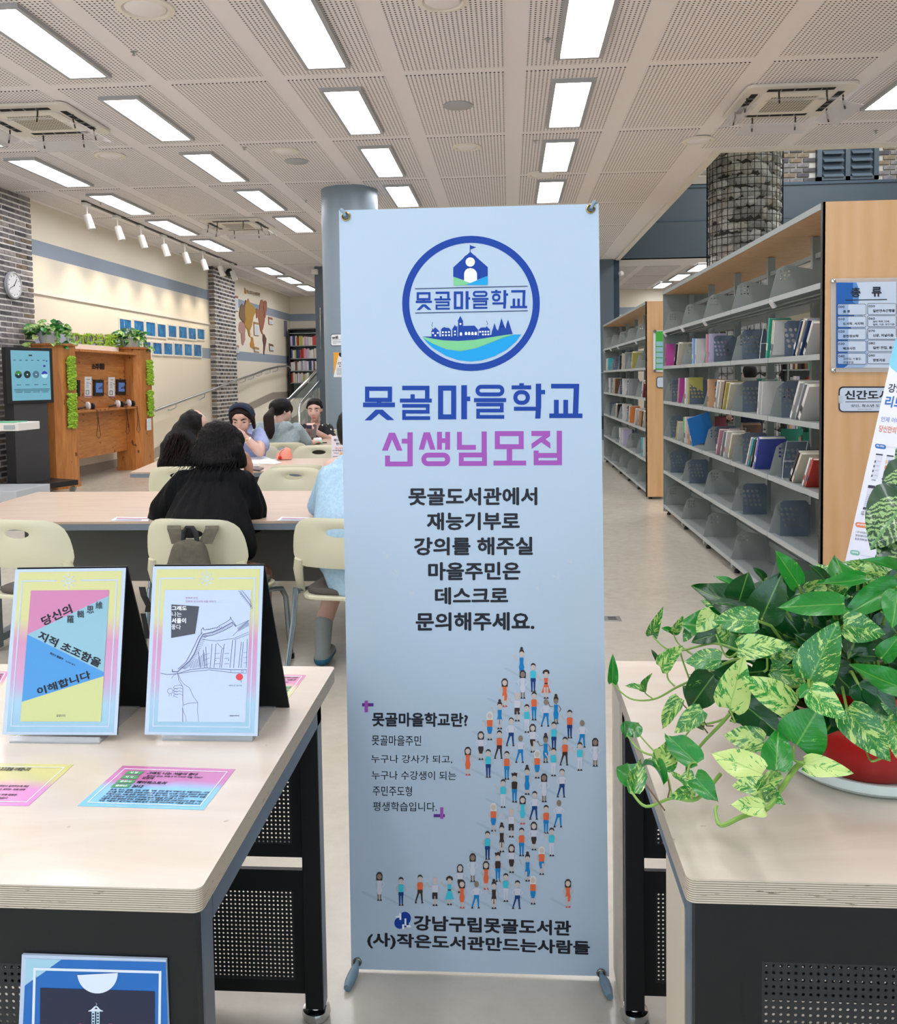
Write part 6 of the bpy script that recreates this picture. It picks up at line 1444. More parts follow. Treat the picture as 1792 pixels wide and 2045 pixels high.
def pillar(y0, y1, zt):
    pl_ = [(-6.49, y0), (-6.17, y0), (-6.07, y0 + .08), (-6.05, y1), (-6.49, y1)]
    MB().prism(pl_, .0, zt - .03).build('pillar', M['pine_board'], bt)
    MB().prism([(-6.52, y0 - .03), (-6.16, y0 - .03), (-6.04, y0 + .06), (-6.02, y1 + .02), (-6.52, y1 + .02)], zt - .03, zt).build('pillar_cap', M['pine_board'], bt)
    MB().prism([(-6.5, y0 - .012), (-6.165, y0 - .012), (-6.055, y0 + .075), (-6.035, y1 + .01), (-6.5, y1 + .01)], .0, .06).build('pillar_base', M['pine_board'], bt)
zt1 = at(60, 686, y=11.5).z; zt2 = at(300, 693, y=14.2).z
pillar(11.5, 11.9, zt1); pillar(14.05, 14.5, zt2)
zb = at(158, 716, y=12.0, ).z
MB().box(XBK - .03, XBK, 11.9, 14.05, at(200, 909, x=XBK).z, 1.90).build('back_panel', M['pine_back'], bt)
MB().box(-6.46, -6.1, 11.9, 14.05, 1.90, 1.935).build('top_shelf', M['pine_board'], bt)
zs = at(158, 820, x=-6.14).z
MB().box(XBK, -6.12, 11.9, 14.05, zs - .03, zs).build('counter', M['pine_board'], bt)
# raised black lettering, tablets, instruction cards on the back panel
Fx = plane_x(XBK); s9 = cset(160, 680, 9.293)
mb = MB(); Fx.text(mb, '소리내음', s9(210, 425), s9(445, 425), s9(210, 540), .04, .012, 0); Fx.text(mb, '소리내음', s9(210, 425), s9(445, 425), s9(210, 540), .04, .008, 0); mb.build('booth_lettering', M['ink_black'], bt)
mat('screen_blue', '#223a66', .2, emit=H('#5a7fc0'), es=.5)
def xbox(mb, pts, d, mi=0):
    q = [Fx.p(s9(*p_)) for p_ in pts]; o_ = [Vector((p_.x + d, p_.y, p_.z)) for p_ in q]; k_ = len(q)
    mb.add(q + o_, [tuple(range(k_)), tuple(range(k_, 2 * k_))] + [(i, (i + 1) % k_, k_ + (i + 1) % k_, k_ + i) for i in range(k_)], mi); return mb
for x0, x1, y0, y1, s in ((240, 418, 728, 1030, 'left'), (662, 828, 722, 1010, 'right'), (-65, -20, 735, 1040, 'first')):
    t = tag(xbox(MB(), [(x0, y0), (x1, y0), (x1, y1), (x0, y1)], .02).build('wall_tablet', M['black_plastic']), {'left': 'black wall tablet in the booth left of the pair', 'right': 'black wall tablet in the booth, right of the pair', 'first': 'black wall tablet partly hidden behind the booth\'s left pillar'}[s], 'tablet')
    if x0 > 0:
        m2 = MB(); Fx.poly(m2, [s9(*p_) for p_ in rect(x0 + 28, y0 + 60, x1 - 25, y1 - 62)], .022); m2.build('screen', M['screen_blue'], t)
        m2 = MB(); [Fx.poly(m2, [s9(*p_) for p_ in rect(x0 + 75 + 26 * k, y0 + 150 - 15 * k, x0 + 92 + 26 * k, y0 + 175)], .024, 0) for k in range(3)]; m2.build('icons', M['sign_dark'], t)
for x0, x1, y0, y1, s in ((82, 210, 672, 1055, 'left'), (522, 640, 680, 1045, 'right')):
    t = tag(xbox(MB(), [(x0, y0), (x1, y0), (x1, y1), (x0, y1)], .004).build('instruction_card', M['paper']), 'tall white instruction card %s of the two in the booth' % s, 'card')
    m2 = MB(); Fx.text(m2, '소리내음', s9(x0 + 28, y0 + 40), s9(x0 + 90, y0 + 40), s9(x0 + 28, y0 + 58), .02, .006, 5)
    for k in range(4): Fx.poly(m2, [s9(*p_) for p_ in rect(x0 + 25, y0 + 100 + 30 * k, x0 + 70, y0 + 106 + 30 * k)], .006, 5)
    Fx.line(m2, [s9(x0 + 22, y0 + 255), s9(x0 + 72, y0 + 255), s9(x0 + 72, y0 + 325), s9(x0 + 22, y0 + 325)], .9, .006, 5, closed=True); Fx.line(m2, [s9(x0 + 90, y0 + 115), s9(x0 + 105, y0 + 140)], 1, .006, 5); Fx.poly(m2, [s9(*p_) for p_ in rect(x0, y0 + 355, x1, y0 + 375)], .006, 8); m2.build('card_print', PM, t)
mat('headphone_white', '#dcdde0', .3)
def headphones(px, py, label, flip=1):
    p = at(px, py, x=-6.2); p.z = zs
    t = thing('headphones', label, 'headphones', p)
    T = Matrix.Translation((p.x, p.y, zs + .052)) @ Matrix.Rotation(R(-35), 4, 'Z') @ Matrix.Rotation(R(90), 4, 'X') @ Matrix.Scale(1.25, 4)
    MB().lathe([(.04, -.02), (.052, -.01), (.052, .01), (.035, .025), (.02, .03), (.001, .03)], 20, T=T).build('ear_cup', M['headphone_white'], t, smooth=True)
    T2 = Matrix.Translation((p.x + .05, p.y + .06, zs + .05)) @ Matrix.Rotation(R(-35), 4, 'Z') @ Matrix.Rotation(R(90), 4, 'X')
    MB().lathe([(.03, -.02), (.048, -.01), (.048, .012), (.03, .02), (.001, .02)], 18, T=T2).build('ear_pad', M['black_plastic'], t, smooth=True)
    MB().tube([(p.x - .01, p.y - .05, zs + .04), (p.x - .01, p.y - .13, zs + .03), (p.x - .02, p.y - .2, zs + .025), (p.x - .04, p.y - .22, zs + .02)], [.012, .014, .014, .016], 8).build('headband', M['black_plastic'], t, smooth=True)
    c0 = Vector((p.x + .02, p.y, zs + .01)); MB().tube([c0, c0 + Vector((.1, .02, -.01)), c0 + Vector((.115, .03, -.2)), c0 + Vector((.11, -.02, -.4)), c0 + Vector((.11, .05, -.44)), c0 + Vector((.11, .11, -.4)), c0 + Vector((.11, .06, -.2)), c0 + Vector((.09, .08, -.01))], .004, 6).build('cord', M['black_plastic'], t, smooth=True)
    MB().tube([(p.x, p.y, zs + .07), (p.x - .1, p.y - .15, zs + .2), (XBK + .005, p.y - .22, zs + .24)], .003, 5).build('wall_cord', M['black_plastic'], t)
headphones(175, 812, 'white headphones on the booth counter, leftmost of three'); headphones(235, 808, 'white headphones on the booth counter, middle of three'); headphones(257, 806, 'white headphones on the booth counter, rightmost of three')
# moss panels (stuff) and moss letters
n = N('moss'); n.set(col=n.ramp(n.noise(n.coord('Object'), 40, 3), [(.3, H('#6f9c22')), (.7, H('#b4d84a'))]), rough=.9)
def moss(name, x0, x1, y0, y1, z0, z1, lab, parent=None, axis='x', cnt=420):
    bm = MB(); 
    for _ in range(cnt):
        p_ = Vector((random.uniform(x0, x1), random.uniform(y0, y1), random.uniform(z0, z1))); r_ = random.uniform(.012, .024)
        bm.add([p_ + Vector((r_, 0, 0)), p_ + Vector((-r_ * .5, r_, 0)), p_ + Vector((-r_ * .5, -r_, 0)), p_ + Vector((0, 0, r_)), p_ + Vector((0, 0, -r_))], [(0, 1, 3), (1, 2, 3), (2, 0, 3), (1, 0, 4), (2, 1, 4), (0, 2, 4)])
    o = bm.build(name, M['moss'], parent); o['kind'] = 'stuff'
    if lab: tag(o, lab, 'moss')
    return o
for (pxa, pxb, pya, pyb, xx) in ((131, 149, 712, 778, -6.05), (132, 151, 787, 853, -6.05), (291, 303, 720, 768, -6.05), (292, 304, 781, 830, -6.05)):
    a, b = at(pxa, pya, x=xx), at(pxb, pyb, x=xx)
    moss('moss_panel', xx - .0, xx + .05, a.y + .02, b.y - .02, b.z, a.z, None, bt)
for y in (836, 844, 852):
    a, b = at(293, y, x=-6.045), at(302, y + 6.5, x=-6.045); MB().box(-6.046, -6.04, a.y, b.y, b.z, a.z).build('small_label', M['paper'], bt)
# moss letters standing on the top shelf, each syllable a piece
Fm = plane_x(-6.4); ms_ = thing('moss_lettering', 'row of green moss-covered raised letters on top of the booth', 'sign', (-6.4, 13, 1.94))
mat('letter_edge', '#c9b089', .6)
def moss_letter(ch, x0, x1, y0, y1):
    vs, fs = glyphs(ch, .016); mb = MB()
    P = []
    for u, v_, l in vs: P.append(Fm.p((x0 + u * (x1 - x0), y0 + v_ * (y1 - y0))))
    k = len(P); mb.add([Vector((q.x - .05, q.y, q.z)) for q in P], fs); q0 = len(mb.v)
    mb.add([Vector((q.x - .02, q.y, q.z)) for q in P], fs); mb.build('letter_board', M['letter_edge'], ms_)
    m3 = MB(); tri = []
    ar = []
    for f in fs:
        pts = [P[i] for i in f]; c0 = pts[0]
        for i in range(1, len(pts) - 1):
            A_ = ((pts[i] - c0).cross(pts[i + 1] - c0)).length; tri.append((c0, pts[i], pts[i + 1])); ar.append(A_)
    for _ in range(620):
        a, b, c_ = random.choices(tri, ar)[0]; r1, r2 = random.random(), random.random()
        if r1 + r2 > 1: r1, r2 = 1 - r1, 1 - r2
        p_ = a + (b - a) * r1 + (c_ - a) * r2 + Vector((random.uniform(-.015, .012), 0, 0)); r_ = random.uniform(.006, .011)
        m3.add([p_ + Vector((r_, 0, 0)), p_ + Vector((0, r_, -r_ * .4)), p_ + Vector((0, -r_, -r_ * .4)), p_ + Vector((0, 0, r_))], [(0, 1, 3), (0, 3, 2), (0, 2, 1), (1, 2, 3)])
    o = m3.build('moss_face', M['moss'], ms_); o['kind'] = 'stuff'
for ch, x0, x1 in (('오', 142, 163), ('디', 165, 176), ('오', 171.5, 190), ('북', 191, 206), ('체', 208, 221), ('험', 222, 235), ('공', 236, 249), ('간', 250, 263)):
    yy = 664 + (x0 - 142) * .04; moss_letter(ch, x0, x1, yy, 699 + (x0 - 142) * .045)
a, b = at(150, 705, x=-6.38), at(235, 710, x=-6.38); MB().box(-6.46, -6.36, a.y, b.y, 1.936, 2.03).build('letter_plinth', M['white_trim'], ms_)
# potted trailing plants on the pillars come with the other plants

# screen kiosk
Yk0, Yk1 = 11.28, 11.3
ki = thing('screen_kiosk', 'black standing touch screen kiosk on a wheeled base before the booth', 'kiosk', (-6.3, 11.2, 0))
C0 = [at(10, 691, y=10.7), at(104, 697, y=11.3), at(107, 803, y=11.3), at(18, 808, y=10.7)]
hd_ = (C0[1] - C0[0]); hd_.z = 0; hd_.normalize(); nk = Vector((hd_.y, -hd_.x, 0))
if nk.y > 0: nk = -nk
top = (C0[0].z + C0[1].z) / 2; botm = (C0[2].z + C0[3].z) / 2; a0 = Vector((C0[0].x, C0[0].y, 0)); L_ = (Vector((C0[1].x, C0[1].y, 0)) - a0).length
def kbox(u0, u1, z0, z1, d0, d1):
    mb = MB(); vs = [a0 + hd_ * u - nk * d + Vector((0, 0, z)) for u in (u0, u1) for d in (d0, d1) for z in (z0, z1)]
    return mb.add(vs, [(0, 1, 3, 2), (4, 6, 7, 5), (0, 4, 5, 1), (2, 3, 7, 6), (0, 2, 6, 4), (1, 5, 7, 3)])
kbox(0, L_, botm, top, 0, .08).build('display_body', M['black_plastic'], ki, bevel=.004)
n = N('kiosk_screen'); n.set(col=H('#3c6f86'), rough=.15, emit=H('#86bccb'), es=.55)
sc_ = kbox(.07, L_ - .045, botm + .04, top - .04, -.002, 0).build('screen', M['kiosk_screen'], ki)
def nk_face(): return LFace(a0 + hd_ * .07 + nk * .003 + Vector((0, 0, top - .04)), hd_, (0, 0, -1))
FK = nk_face(); W_, H_ = L_ - .115, top - botm - .08
if FK.n.dot(nk) < 0: FK.n = -FK.n
KM = [mat('scr_' + a, b, .3, emit=H(b), es=.35) for a, b in (('dark', '#1d3038'), ('green', '#3f7a34'), ('slate', '#466a80'), ('red', '#a8403c'), ('blue', '#2c3c9a'), ('pale', '#a8d0da'), ('text', '#2c5566'))]
mb = MB()
for k, (c1, c2) in enumerate(((1, 0), (0, 0), (2, 2), (4, 5))):
    cx_ = W_ * (.17 + .225 * k); cy_ = H_ * .48; r_ = W_ * .088
    FK.disc(mb, (cx_, cy_), r_, r_, .002, c2, 24); FK.disc(mb, (cx_, cy_), r_ * .96, r_ * .96, .003, c1, 24, 180, 360)
    FK.disc(mb, (cx_, cy_), r_ * .2, r_ * .2, .005, 5, 10)
    FK.poly(mb, rect(cx_ - .03, H_ * .68, cx_ + .03, H_ * .692), .002, 6)
    for q_ in range(3): FK.poly(mb, rect(cx_ - .07 + .01 * q_, H_ * (.77 + .03 * q_), cx_ + .07 - .012 * q_, H_ * (.782 + .03 * q_)), .002, 6)
for k in range(6): FK.poly(mb, rect(W_ * (.06 + .15 * k), H_ * .185, W_ * (.12 + .15 * k), H_ * .2), .002, 6)
FK.poly(mb, rect(W_ * .45, H_ * .08, W_ * .54, H_ * .11), .002, 0); FK.poly(mb, rect(W_ * .82, H_ * .285, W_ * .88, H_ * .33), .002, 4); FK.poly(mb, rect(W_ * .9, H_ * .19, W_ * .935, H_ * .22), .002, 4)
mb.build('screen_print', KM, ki)
uc = L_ * .42; kbox(uc - .18, uc + .30, .16, botm + .1, .02, .22).build('post', mat('kiosk_grey', '#3a3a3c', .6), ki, bevel=.004)
kbox(uc - .35, uc + .45, .10, .17, -.35, .26).build('base_plate', M['black_plastic'], ki, bevel=.004)
for u, d in ((uc - .3, -.3), (uc + .4, -.3), (uc - .3, .2), (uc + .4, .2)):
    c_ = a0 + hd_ * u - nk * d; T = Matrix.Translation((c_.x, c_.y, .045)) @ Matrix.Rotation(R(90), 4, 'X'); MB().lathe([(.045, -.015), (.045, .015)], 18, T=T).build('castor', M['chrome'], ki)
# white book scanner cut by the frame
Fs2 = [at(-60, 842, y=9.3), at(35, 842, y=9.3)]
sc = thing('book_scanner', 'white and grey equipment stand cut by the left frame edge', 'scanner', (Fs2[0].x, 9.5, 0))
zt_, zb_ = at(20, 845, y=9.3).z, at(20, 861, y=9.3).z; xr = at(36, 850, y=9.3).x
MB().box(xr - .8, xr, 9.3, 9.75, zb_, zt_).build('scanner_head', M['white_plastic'], sc, bevel=.006); MB().box(xr - .16, xr - .035, 9.29, 9.3, zb_ + .02, zt_ - .022).build('display_strip', mat('lcd_grey', '#aab1b8', .3), sc)
MB().box(xr - .8, xr - .06, 9.32, 9.6, zt_, zt_ + .012).build('open_book', M['eraser_green'], sc)
MB().box(xr - .78, xr - .5, 9.45, 9.65, .2, zb_).build('post', M['white_plastic'], sc)
zq = at(20, 985, y=9.1).z; zq2 = at(20, 1003, y=9.1).z
MB().box(xr - .9, at(33, 990, y=9.1).x, 9.1, 9.8, max(zq2, .07), zq + .02).build('base', mat('light_grey_plastic', '#b9bec4', .4), sc, bevel=.005)
for x in (xr - .85, xr - .12): MB().box(x, x + .06, 9.15, 9.2, 0, max(zq2, .07)).build('wheel', M['black_plastic'], sc)
# clock
cw = at(25, 570, x=XW + .12); ck = thing('wall_clock', 'round white wall clock on the left brick pier', 'clock', cw)
T = Matrix.Translation((XW + .112, cw.y, cw.z)) @ Matrix.Rotation(R(90), 4, 'Y')
rc_ = (at(25, 543, x=XW + .12).z - at(25, 597, x=XW + .12).z) / 2
MB().lathe([(rc_, 0), (rc_, .04), (rc_ * .9, .045), (rc_ * .88, .03)], 40, T=T).build('rim', M['fixture_frame'], ck, smooth=True)
MB().lathe([(rc_ * .89, .02), (rc_ * .89, .031)], 40, T=T).build('dial', mat('clock_dial', '#eef1f3', .2), ck)
Fc = LFace((XW + .145, cw.y, cw.z), (0, 1, 0), (0, 0, -1)); Fc.n = Vector((1, 0, 0)); mb = MB()
Fc.line(mb, [(0, 0), (.07, -.09)], .012, .001); Fc.line(mb, [(0, 0), (-.11, .05)], .008, .001); Fc.disc(mb, (0, 0), .012, .012, .002, 0, 12); mb.build('hands', M['ink_black'], ck)
mb = MB()
for k in range(12): a = R(30 * k); Fc.line(mb, [(rc_ * .66 * math.cos(a), rc_ * .66 * math.sin(a)), (rc_ * .78 * math.cos(a), rc_ * .78 * math.sin(a))], .009, .001)
mb.build('hour_marks', M['ink_black'], ck)
# row pictures on the left wall
n = N('blue_artwork'); oi = n.new('ObjectInfo').outputs['Random']; cc = n.new('TexCoord').outputs['Object']
va = n.new('VectorMath', operation='ADD'); n.put(va.inputs[0], cc); cmb = n.new('CombineXYZ'); n.put(cmb.inputs[0], n.math('MULTIPLY', oi, 40)); n.put(va.inputs[1], cmb.outputs[0])
f1 = n.noise(va.outputs[0], 6, 3, .6); mp = n.new('Mapping', ins={'Scale': (1, 9, 1)}); n.put(mp.inputs[0], va.outputs[0]); f2 = n.noise(mp.outputs[0], 4, 2)
cc1 = n.ramp(f1, [(.3, H('#0d4f8c')), (.55, H('#1c7fc2')), (.75, H('#3f9fd6'))]); n.set(col=n.mix(n.math('GREATER_THAN', f2, .68), cc1, H('#bfe0ee')), rough=.3)
pics = [(236, 262, 635, 668), (265, 287, 638, 671), (289, 310, 641, 674), (312, 331, 645, 676), (334, 352, 648, 676), (355, 373, 650, 678), (374, 391, 653, 680), (392, 408, 655, 680)]
pic2 = [(303, 323, 682, 710), (325, 344, 683, 711), (346, 364, 684, 712), (366, 383, 685, 713), (385, 402, 686, 714)]
for rown, L in (('upper', pics), ('lower', pic2 and [(262, 280, 678, 708), (283, 301, 680, 709)] + pic2)):
    for k, (x0, x1, y0, y1) in enumerate(L):
        a, b = at(x0, (y0 + y1) / 2, x=XW), at(x1, (y0 + y1) / 2, x=XW); zt_, zb_ = at((x0 + x1) / 2, y0, x=XW).z, at((x0 + x1) / 2, y1, x=XW).z
        t = thing('framed_picture', 'small blue picture in white frame, %s from left, %s row' % (ORD[k + 1], rown), 'picture', (XW, (a.y + b.y) / 2, zb_), 'blue framed pictures')
        w_ = .03; m3 = MB().box(XW, XW + .02, a.y, b.y, zb_, zb_ + w_).box(XW, XW + .02, a.y, b.y, zt_ - w_, zt_).box(XW, XW + .02, a.y, a.y + w_, zb_ + w_, zt_ - w_).box(XW, XW + .02, b.y - w_, b.y, zb_ + w_, zt_ - w_); m3.build('frame', M['white_trim'], t)
        MB().box(XW, XW + .01, a.y + w_, b.y - w_, zb_ + w_, zt_ - w_).build('artwork', M['blue_artwork'], t)
# spotlights on a ceiling track
tr = [at(165, 399, z=ZC), at(487, 527, z=ZC)]
t = thing('spotlight_track', 'slim dark ceiling track carrying the white spotlights on the left', 'track', tr[0])
MB().box(tr[0].x - .02, tr[0].x + .02, tr[0].y, tr[1].y, ZC - .03, ZC - .001).build('rail', M['dark_metal'], t)
sp0 = None
for k, (px, py) in enumerate(((188, 409), (248, 434), (298, 453), (343, 472), (385, 489), (419, 504), (450, 518), (478, 528))):
    p = at(px, py, z=ZC - .05); p.x = tr[0].x
    lab = 'white cylindrical track spotlight, %s of eight from the left' % ORD[k + 1]
    if sp0 is None:
        sp0 = thing('track_spotlight', lab, 'spotlight', (0, 0, 0), 'spotlights on the left track')
        MB().box(-.035, .035, -.1, .06, -.02, .02).build('adapter', M['white_plastic'], sp0, local=True)
        MB().tube([(0, 0, -.02), (0, 0, -.14)], .01, 8).build('stem', M['white_plastic'], sp0, local=True)
        T = Matrix.Translation((0, 0, -.16)) @ Matrix.Rotation(R(-18), 4, 'Y'); MB().lathe([(.001, .02), (.05, .02), (.055, .0), (.055, -.2), (.048, -.2), (.045, -.17), (.001, -.17)], 20, T=T).build('head', M['white_plastic'], sp0, smooth=True, local=True)
        o = sp0
    else: o = dup(sp0, label=lab)
    o.location = p
    l = bpy.data.lights.new('spot', 'SPOT'); l.energy = 20; l.color = (1, .84, .62); l.spot_size = R(85); l.spot_blend = 1.0; l.shadow_soft_size = .04
    lo = bpy.data.objects.new('spot_beam', l); COL.objects.link(lo); lo.parent = o; lo.location = (-.07, 0, -.36); lo.rotation_euler = (0, R(24), 0)
# world map of thin boards with captions
Fw = plane_x(XW); s5 = cset(440, 560, 8.96)
def slab(parent, name, pts, m_, th=.02, off=0.0):
    q = [Fw.p(s5(*p_)) for p_ in pts]; q = [Vector((p_.x + off, p_.y, p_.z)) for p_ in q]; o_ = [Vector((p_.x + th, p_.y, p_.z)) for p_ in q]; k_ = len(q)
    return MB().add(q + o_, [tuple(range(k_))[::-1], tuple(range(k_, 2 * k_))] + [(i, (i + 1) % k_, k_ + (i + 1) % k_, k_ + i) for i in range(k_)]).build(name, m_, parent)
wm = thing('world_map', 'wall map of continents cut from tan, mustard and pink boards', 'map', at(610, 660, x=XW))
CO = {k: mat('map_' + k, c_, .6) for k, c_ in (('mustard', '#b08a3a'), ('tan', '#a8835a'), ('rose', '#b78d84'), ('clay', '#a06a50'), ('dark', '#6d4c44'), ('brown', '#7d5f42'), ('amber', '#c08a3a'))}
slab(wm, 'continent', [(430, 420), (450, 380), (480, 350), (492, 325), (520, 400), (560, 440), (600, 480), (628, 540), (610, 600), (585, 650), (570, 720), (560, 800), (535, 860), (520, 900), (530, 1020), (505, 990), (480, 880), (440, 830), (420, 780), (440, 700), (430, 600)], CO['mustard'])
slab(wm, 'continent', [(345, 500), (365, 440), (385, 420), (400, 480), (430, 430), (445, 350), (450, 380), (430, 420), (425, 600), (435, 700), (415, 760), (385, 720), (360, 690), (335, 650), (330, 600)], CO['brown'], .024)
slab(wm, 'continent', [(345, 745), (380, 735), (420, 790), (440, 860), (430, 960), (435, 1060), (420, 1100), (400, 1160), (380, 1130), (370, 1030), (365, 940), (340, 930), (325, 870), (330, 790)], CO['rose'])
slab(wm, 'continent', [(630, 520), (650, 500), (690, 540), (700, 430), (720, 350), (750, 345), (765, 420), (750, 520), (770, 640), (790, 700), (770, 800), (755, 870), (740, 900), (760, 980), (735, 950), (710, 890), (690, 760), (670, 640), (640, 680)], CO['clay'])
slab(wm, 'continent', [(770, 380), (790, 360), (820, 380), (825, 480), (800, 660), (785, 680), (775, 560), (765, 460)], CO['clay'], .022)
slab(wm, 'continent', [(755, 975), (775, 960), (815, 1040), (812, 1100), (795, 1180), (775, 1330), (765, 1300), (770, 1150), (755, 1080)], CO['dark'])
slab(wm, 'continent', [(545, 1010), (575, 1020), (585, 1100), (598, 1160), (590, 1225), (565, 1200), (535, 1190), (530, 1130), (550, 1070)], CO['amber'])
slab(wm, 'lettering_plate', [(425, 130), (455, 180), (455, 240), (432, 235)], CO['amber'])
mb = MB(); Fw.text(mb, '책으로떠나는세계여행', s5(462, 168), s5(700, 225), s5(462, 238), .04, .02, 0); mb.build('map_lettering', CO['brown'], wm)
for k, (x0, y0, x1, y1, c_) in enumerate(((212, 262, 305, 550, 'clay'), (590, 738, 675, 985, 'tan'), (852, 650, 925, 790, 'clay'), (225, 1142, 322, 1300, 'rose'), (597, 1185, 680, 1280, 'tan'), (867, 1128, 940, 1260, 'brown'))):
    t = tag(slab(None, 'caption_board', [(x0, y0), (x1, y0 + 22), (x1 + 5, y1 + 8), (x0 + 8, y1)], CO[c_], .02), '%s caption board beside the world map, %s' % (('tall', 'tall', 'small', 'small', 'small', 'small')[k], ('upper left', 'centre', 'right of the clay continent', 'lower left', 'lower centre', 'lower right')[k]), 'board')
    slab(t, 'caption_sheet', [(x0 + 8, y0 + 45), (x1 - 2, y0 + 62), (x1 + 2, y1 - 2), (x0 + 14, y1 - 10)], M['paper'], .004, .021)
    m3 = MB()
    for q_ in range(int((y1 - y0 - 70) / 18)): Fw.poly(m3, [s5(x0 + 22, y0 + 72 + 18 * q_), s5(x1 - 12, y0 + 82 + 18 * q_), s5(x1 - 12, y0 + 86 + 18 * q_), s5(x0 + 22, y0 + 76 + 18 * q_)], .027, 0)
    m3.build('caption_text', M['column_blue'], t)
p = slab(None, 'notice', [(1135, 720), (1190, 725), (1192, 1008), (1140, 1005)], mat('notice_lilac', '#8c8ca0', .6), .01); tag(p, 'narrow lilac notice on the left wall beside the far bookcase', 'notice')
cmr = at(442, 545, z=ZC - .1); tag(MB().ball((XW + .35, cmr.y, ZC - .1), .09, 12, 8).build('dome_camera', M['black_plastic'], smooth=True), 'small black dome camera under the ceiling by the second brick pier', 'camera')
# far bookcase on the platform
fb = thing('bookcase', 'grey bookcase with books on the platform at the far back wall', 'bookcase', (at(600, 780, y=26.3).x, 26.4, .92))
xa, xb_ = at(576, 700, y=26.2).x, at(640, 700, y=26.2).x + .4; ZB0 = .92
LZ = [ZB0 + .08 + .345 * k for k in range(6)]; 
MB().box(xa, xa + .05, 26.2, 26.6, ZB0, 3.0).build('side_panel', M['black_edge'], fb); MB().box(xb_, xb_ + .03, 26.2, 26.6, ZB0, 3.0).build('side_panel', M['shelf_grey'], fb); MB().box(xa, xb_, 26.2, 26.6, 2.97, 3.0).build('top_board', M['black_edge'], fb)
MB().box(xa, xb_, 26.58, 26.6, ZB0, 2.97).build('back_plate', M['shelf_end'], fb)
LZ = [at(600, y, y=26.25).z for y in (819, 794, 764, 740, 715.5, 690, 665)][1:] + [at(600, 655, y=26.25).z]
for z in LZ: MB().box(xa + .05, xb_, 26.22, 26.58, z - .025, z).build('shelf', M['shelf_grey'], fb)
for li, z in enumerate((at(600, 764, y=26.25).z, at(600, 740, y=26.25).z, at(600, 715.5, y=26.25).z, at(600, 690, y=26.25).z)):
    x = xa + .12
    while x < (xa + .62 if li == 0 else xb_ - .15):
        th = random.uniform(.045, .07); o = book(x, 26.24, z + .001, th, random.uniform(.24, .31), .2, random.choice(['white', 'cream', 'white', 'white', 'red', 'navy', 'white', 'pink', 'lilac', 'yellow', 'grey', 'cream'] if li != 1 else ['maroon', 'brown', 'white', 'navy', 'white', 'lilac']), 0, 0, 'far back', 4 - li, face='y', parts=False)
        k_ = len(blist[('far back', 4 - li)]); tag(o, '%s book on far back wall bookcase, row %s, %s from left' % (blist[('far back', 4 - li)][-1][2], num[4 - li], ORD[min(k_, 20)]), 'book', 'books on the far back bookcase'); x += th + .003
# wifi sign and orange CCTV poster on the round column
Ycol = 12.12 - .385
def col_sign(name, label, cat, pts, draws):
    Fq = Face(lambda a, b: at(a, b, y=Ycol + .0), (0, -1, 0)); o_ = thing(name, label, cat, Fq.p(pts[0]))
    def wrap(mb, off):
        bm = bmesh.new(); vv = [bm.verts.new(v_) for v_ in mb.v]
        for f_ in mb.f: bm.faces.new([vv[i] for i in f_])
        for k_ in range(30): bmesh.ops.bisect_plane(bm, geom=bm.verts[:] + bm.edges[:] + bm.faces[:], plane_co=(-2.55 + .025 * k_, 0, 0), plane_no=(1, 0, 0))
        bm.verts.index_update(); mb.v = [v_.co.copy() for v_ in bm.verts]; mb.f = [tuple(v_.index for v_ in f_.verts) for f_ in bm.faces]; mb.m = [0] * len(mb.f); bm.free()
        for v_ in mb.v:
            dx = v_.x + 2.17; v_.y = 12.12 - math.sqrt(max(.388 ** 2 - min(abs(dx), .38) ** 2, 1e-5)) - off
        return mb
    for k, (pl_, m_, off) in enumerate(draws):
        mb = MB(); 
        if isinstance(pl_, tuple): Fq.text(mb, pl_[0], *pl_[1:4], pl_[4], 0, 0)
        else:
            x0 = min(q[0] for q in pl_); x1 = max(q[0] for q in pl_)
            Fq.poly(mb, pl_, 0)
        wrap(mb, off).build('print' if k else 'sheet', m_, o_)
z4 = cset(640, 640, 6.383); Z4 = lambda L: [z4(*q) for q in L]
col_sign('wifi_sign', 'white rounded wifi sign on the round column', 'sign', [z4(125, 240)], [(Z4(rrect(118, 170, 420, 325, 30)), M['ink_black'], .004), (Z4(rrect(124, 177, 414, 318, 26)), M['paper'], .007), (('wifi', z4(135, 195), z4(225, 195), z4(135, 236), .03), M['ink_black'], .010), (Z4(rect(135, 244, 400, 247)), M['ink_black'], .010), (Z4(rect(150, 262, 400, 267)), M['column_blue'], .010), (Z4(rect(150, 277, 400, 282)), M['column_blue'], .010), (Z4(rect(150, 293, 200, 298)), M['column_blue'], .010)])
col_sign('cctv_poster', 'orange and white CCTV notice on the round column by the banner', 'poster', [z4(165, 560)], [(Z4(rect(160, 405, 420, 722)), M['paper'], .004), (Z4([(160, 405), (240, 405), (162, 700)]), mat('print_amber', '#e8a83c', .5), .007), (Z4([(224, 408), (360, 408), (350, 450), (290, 478), (240, 455)]), M['ink_black'], .007), (('CCTV', z4(218, 530), z4(330, 530), z4(218, 562), .04), M['ink_black'], .009), (('촬영 중', z4(235, 575), z4(330, 575), z4(235, 592), .02), M['ink_black'], .009)]
         + [(Z4(rect(203, 608 + 12 * k, 400, 612 + 12 * k)), M['column_blue'], .009) for k in range(4)] + [(Z4(rect(203, 662 + 12 * k, 400, 666 + 12 * k)), M['column_blue'], .009) for k in range(3)])
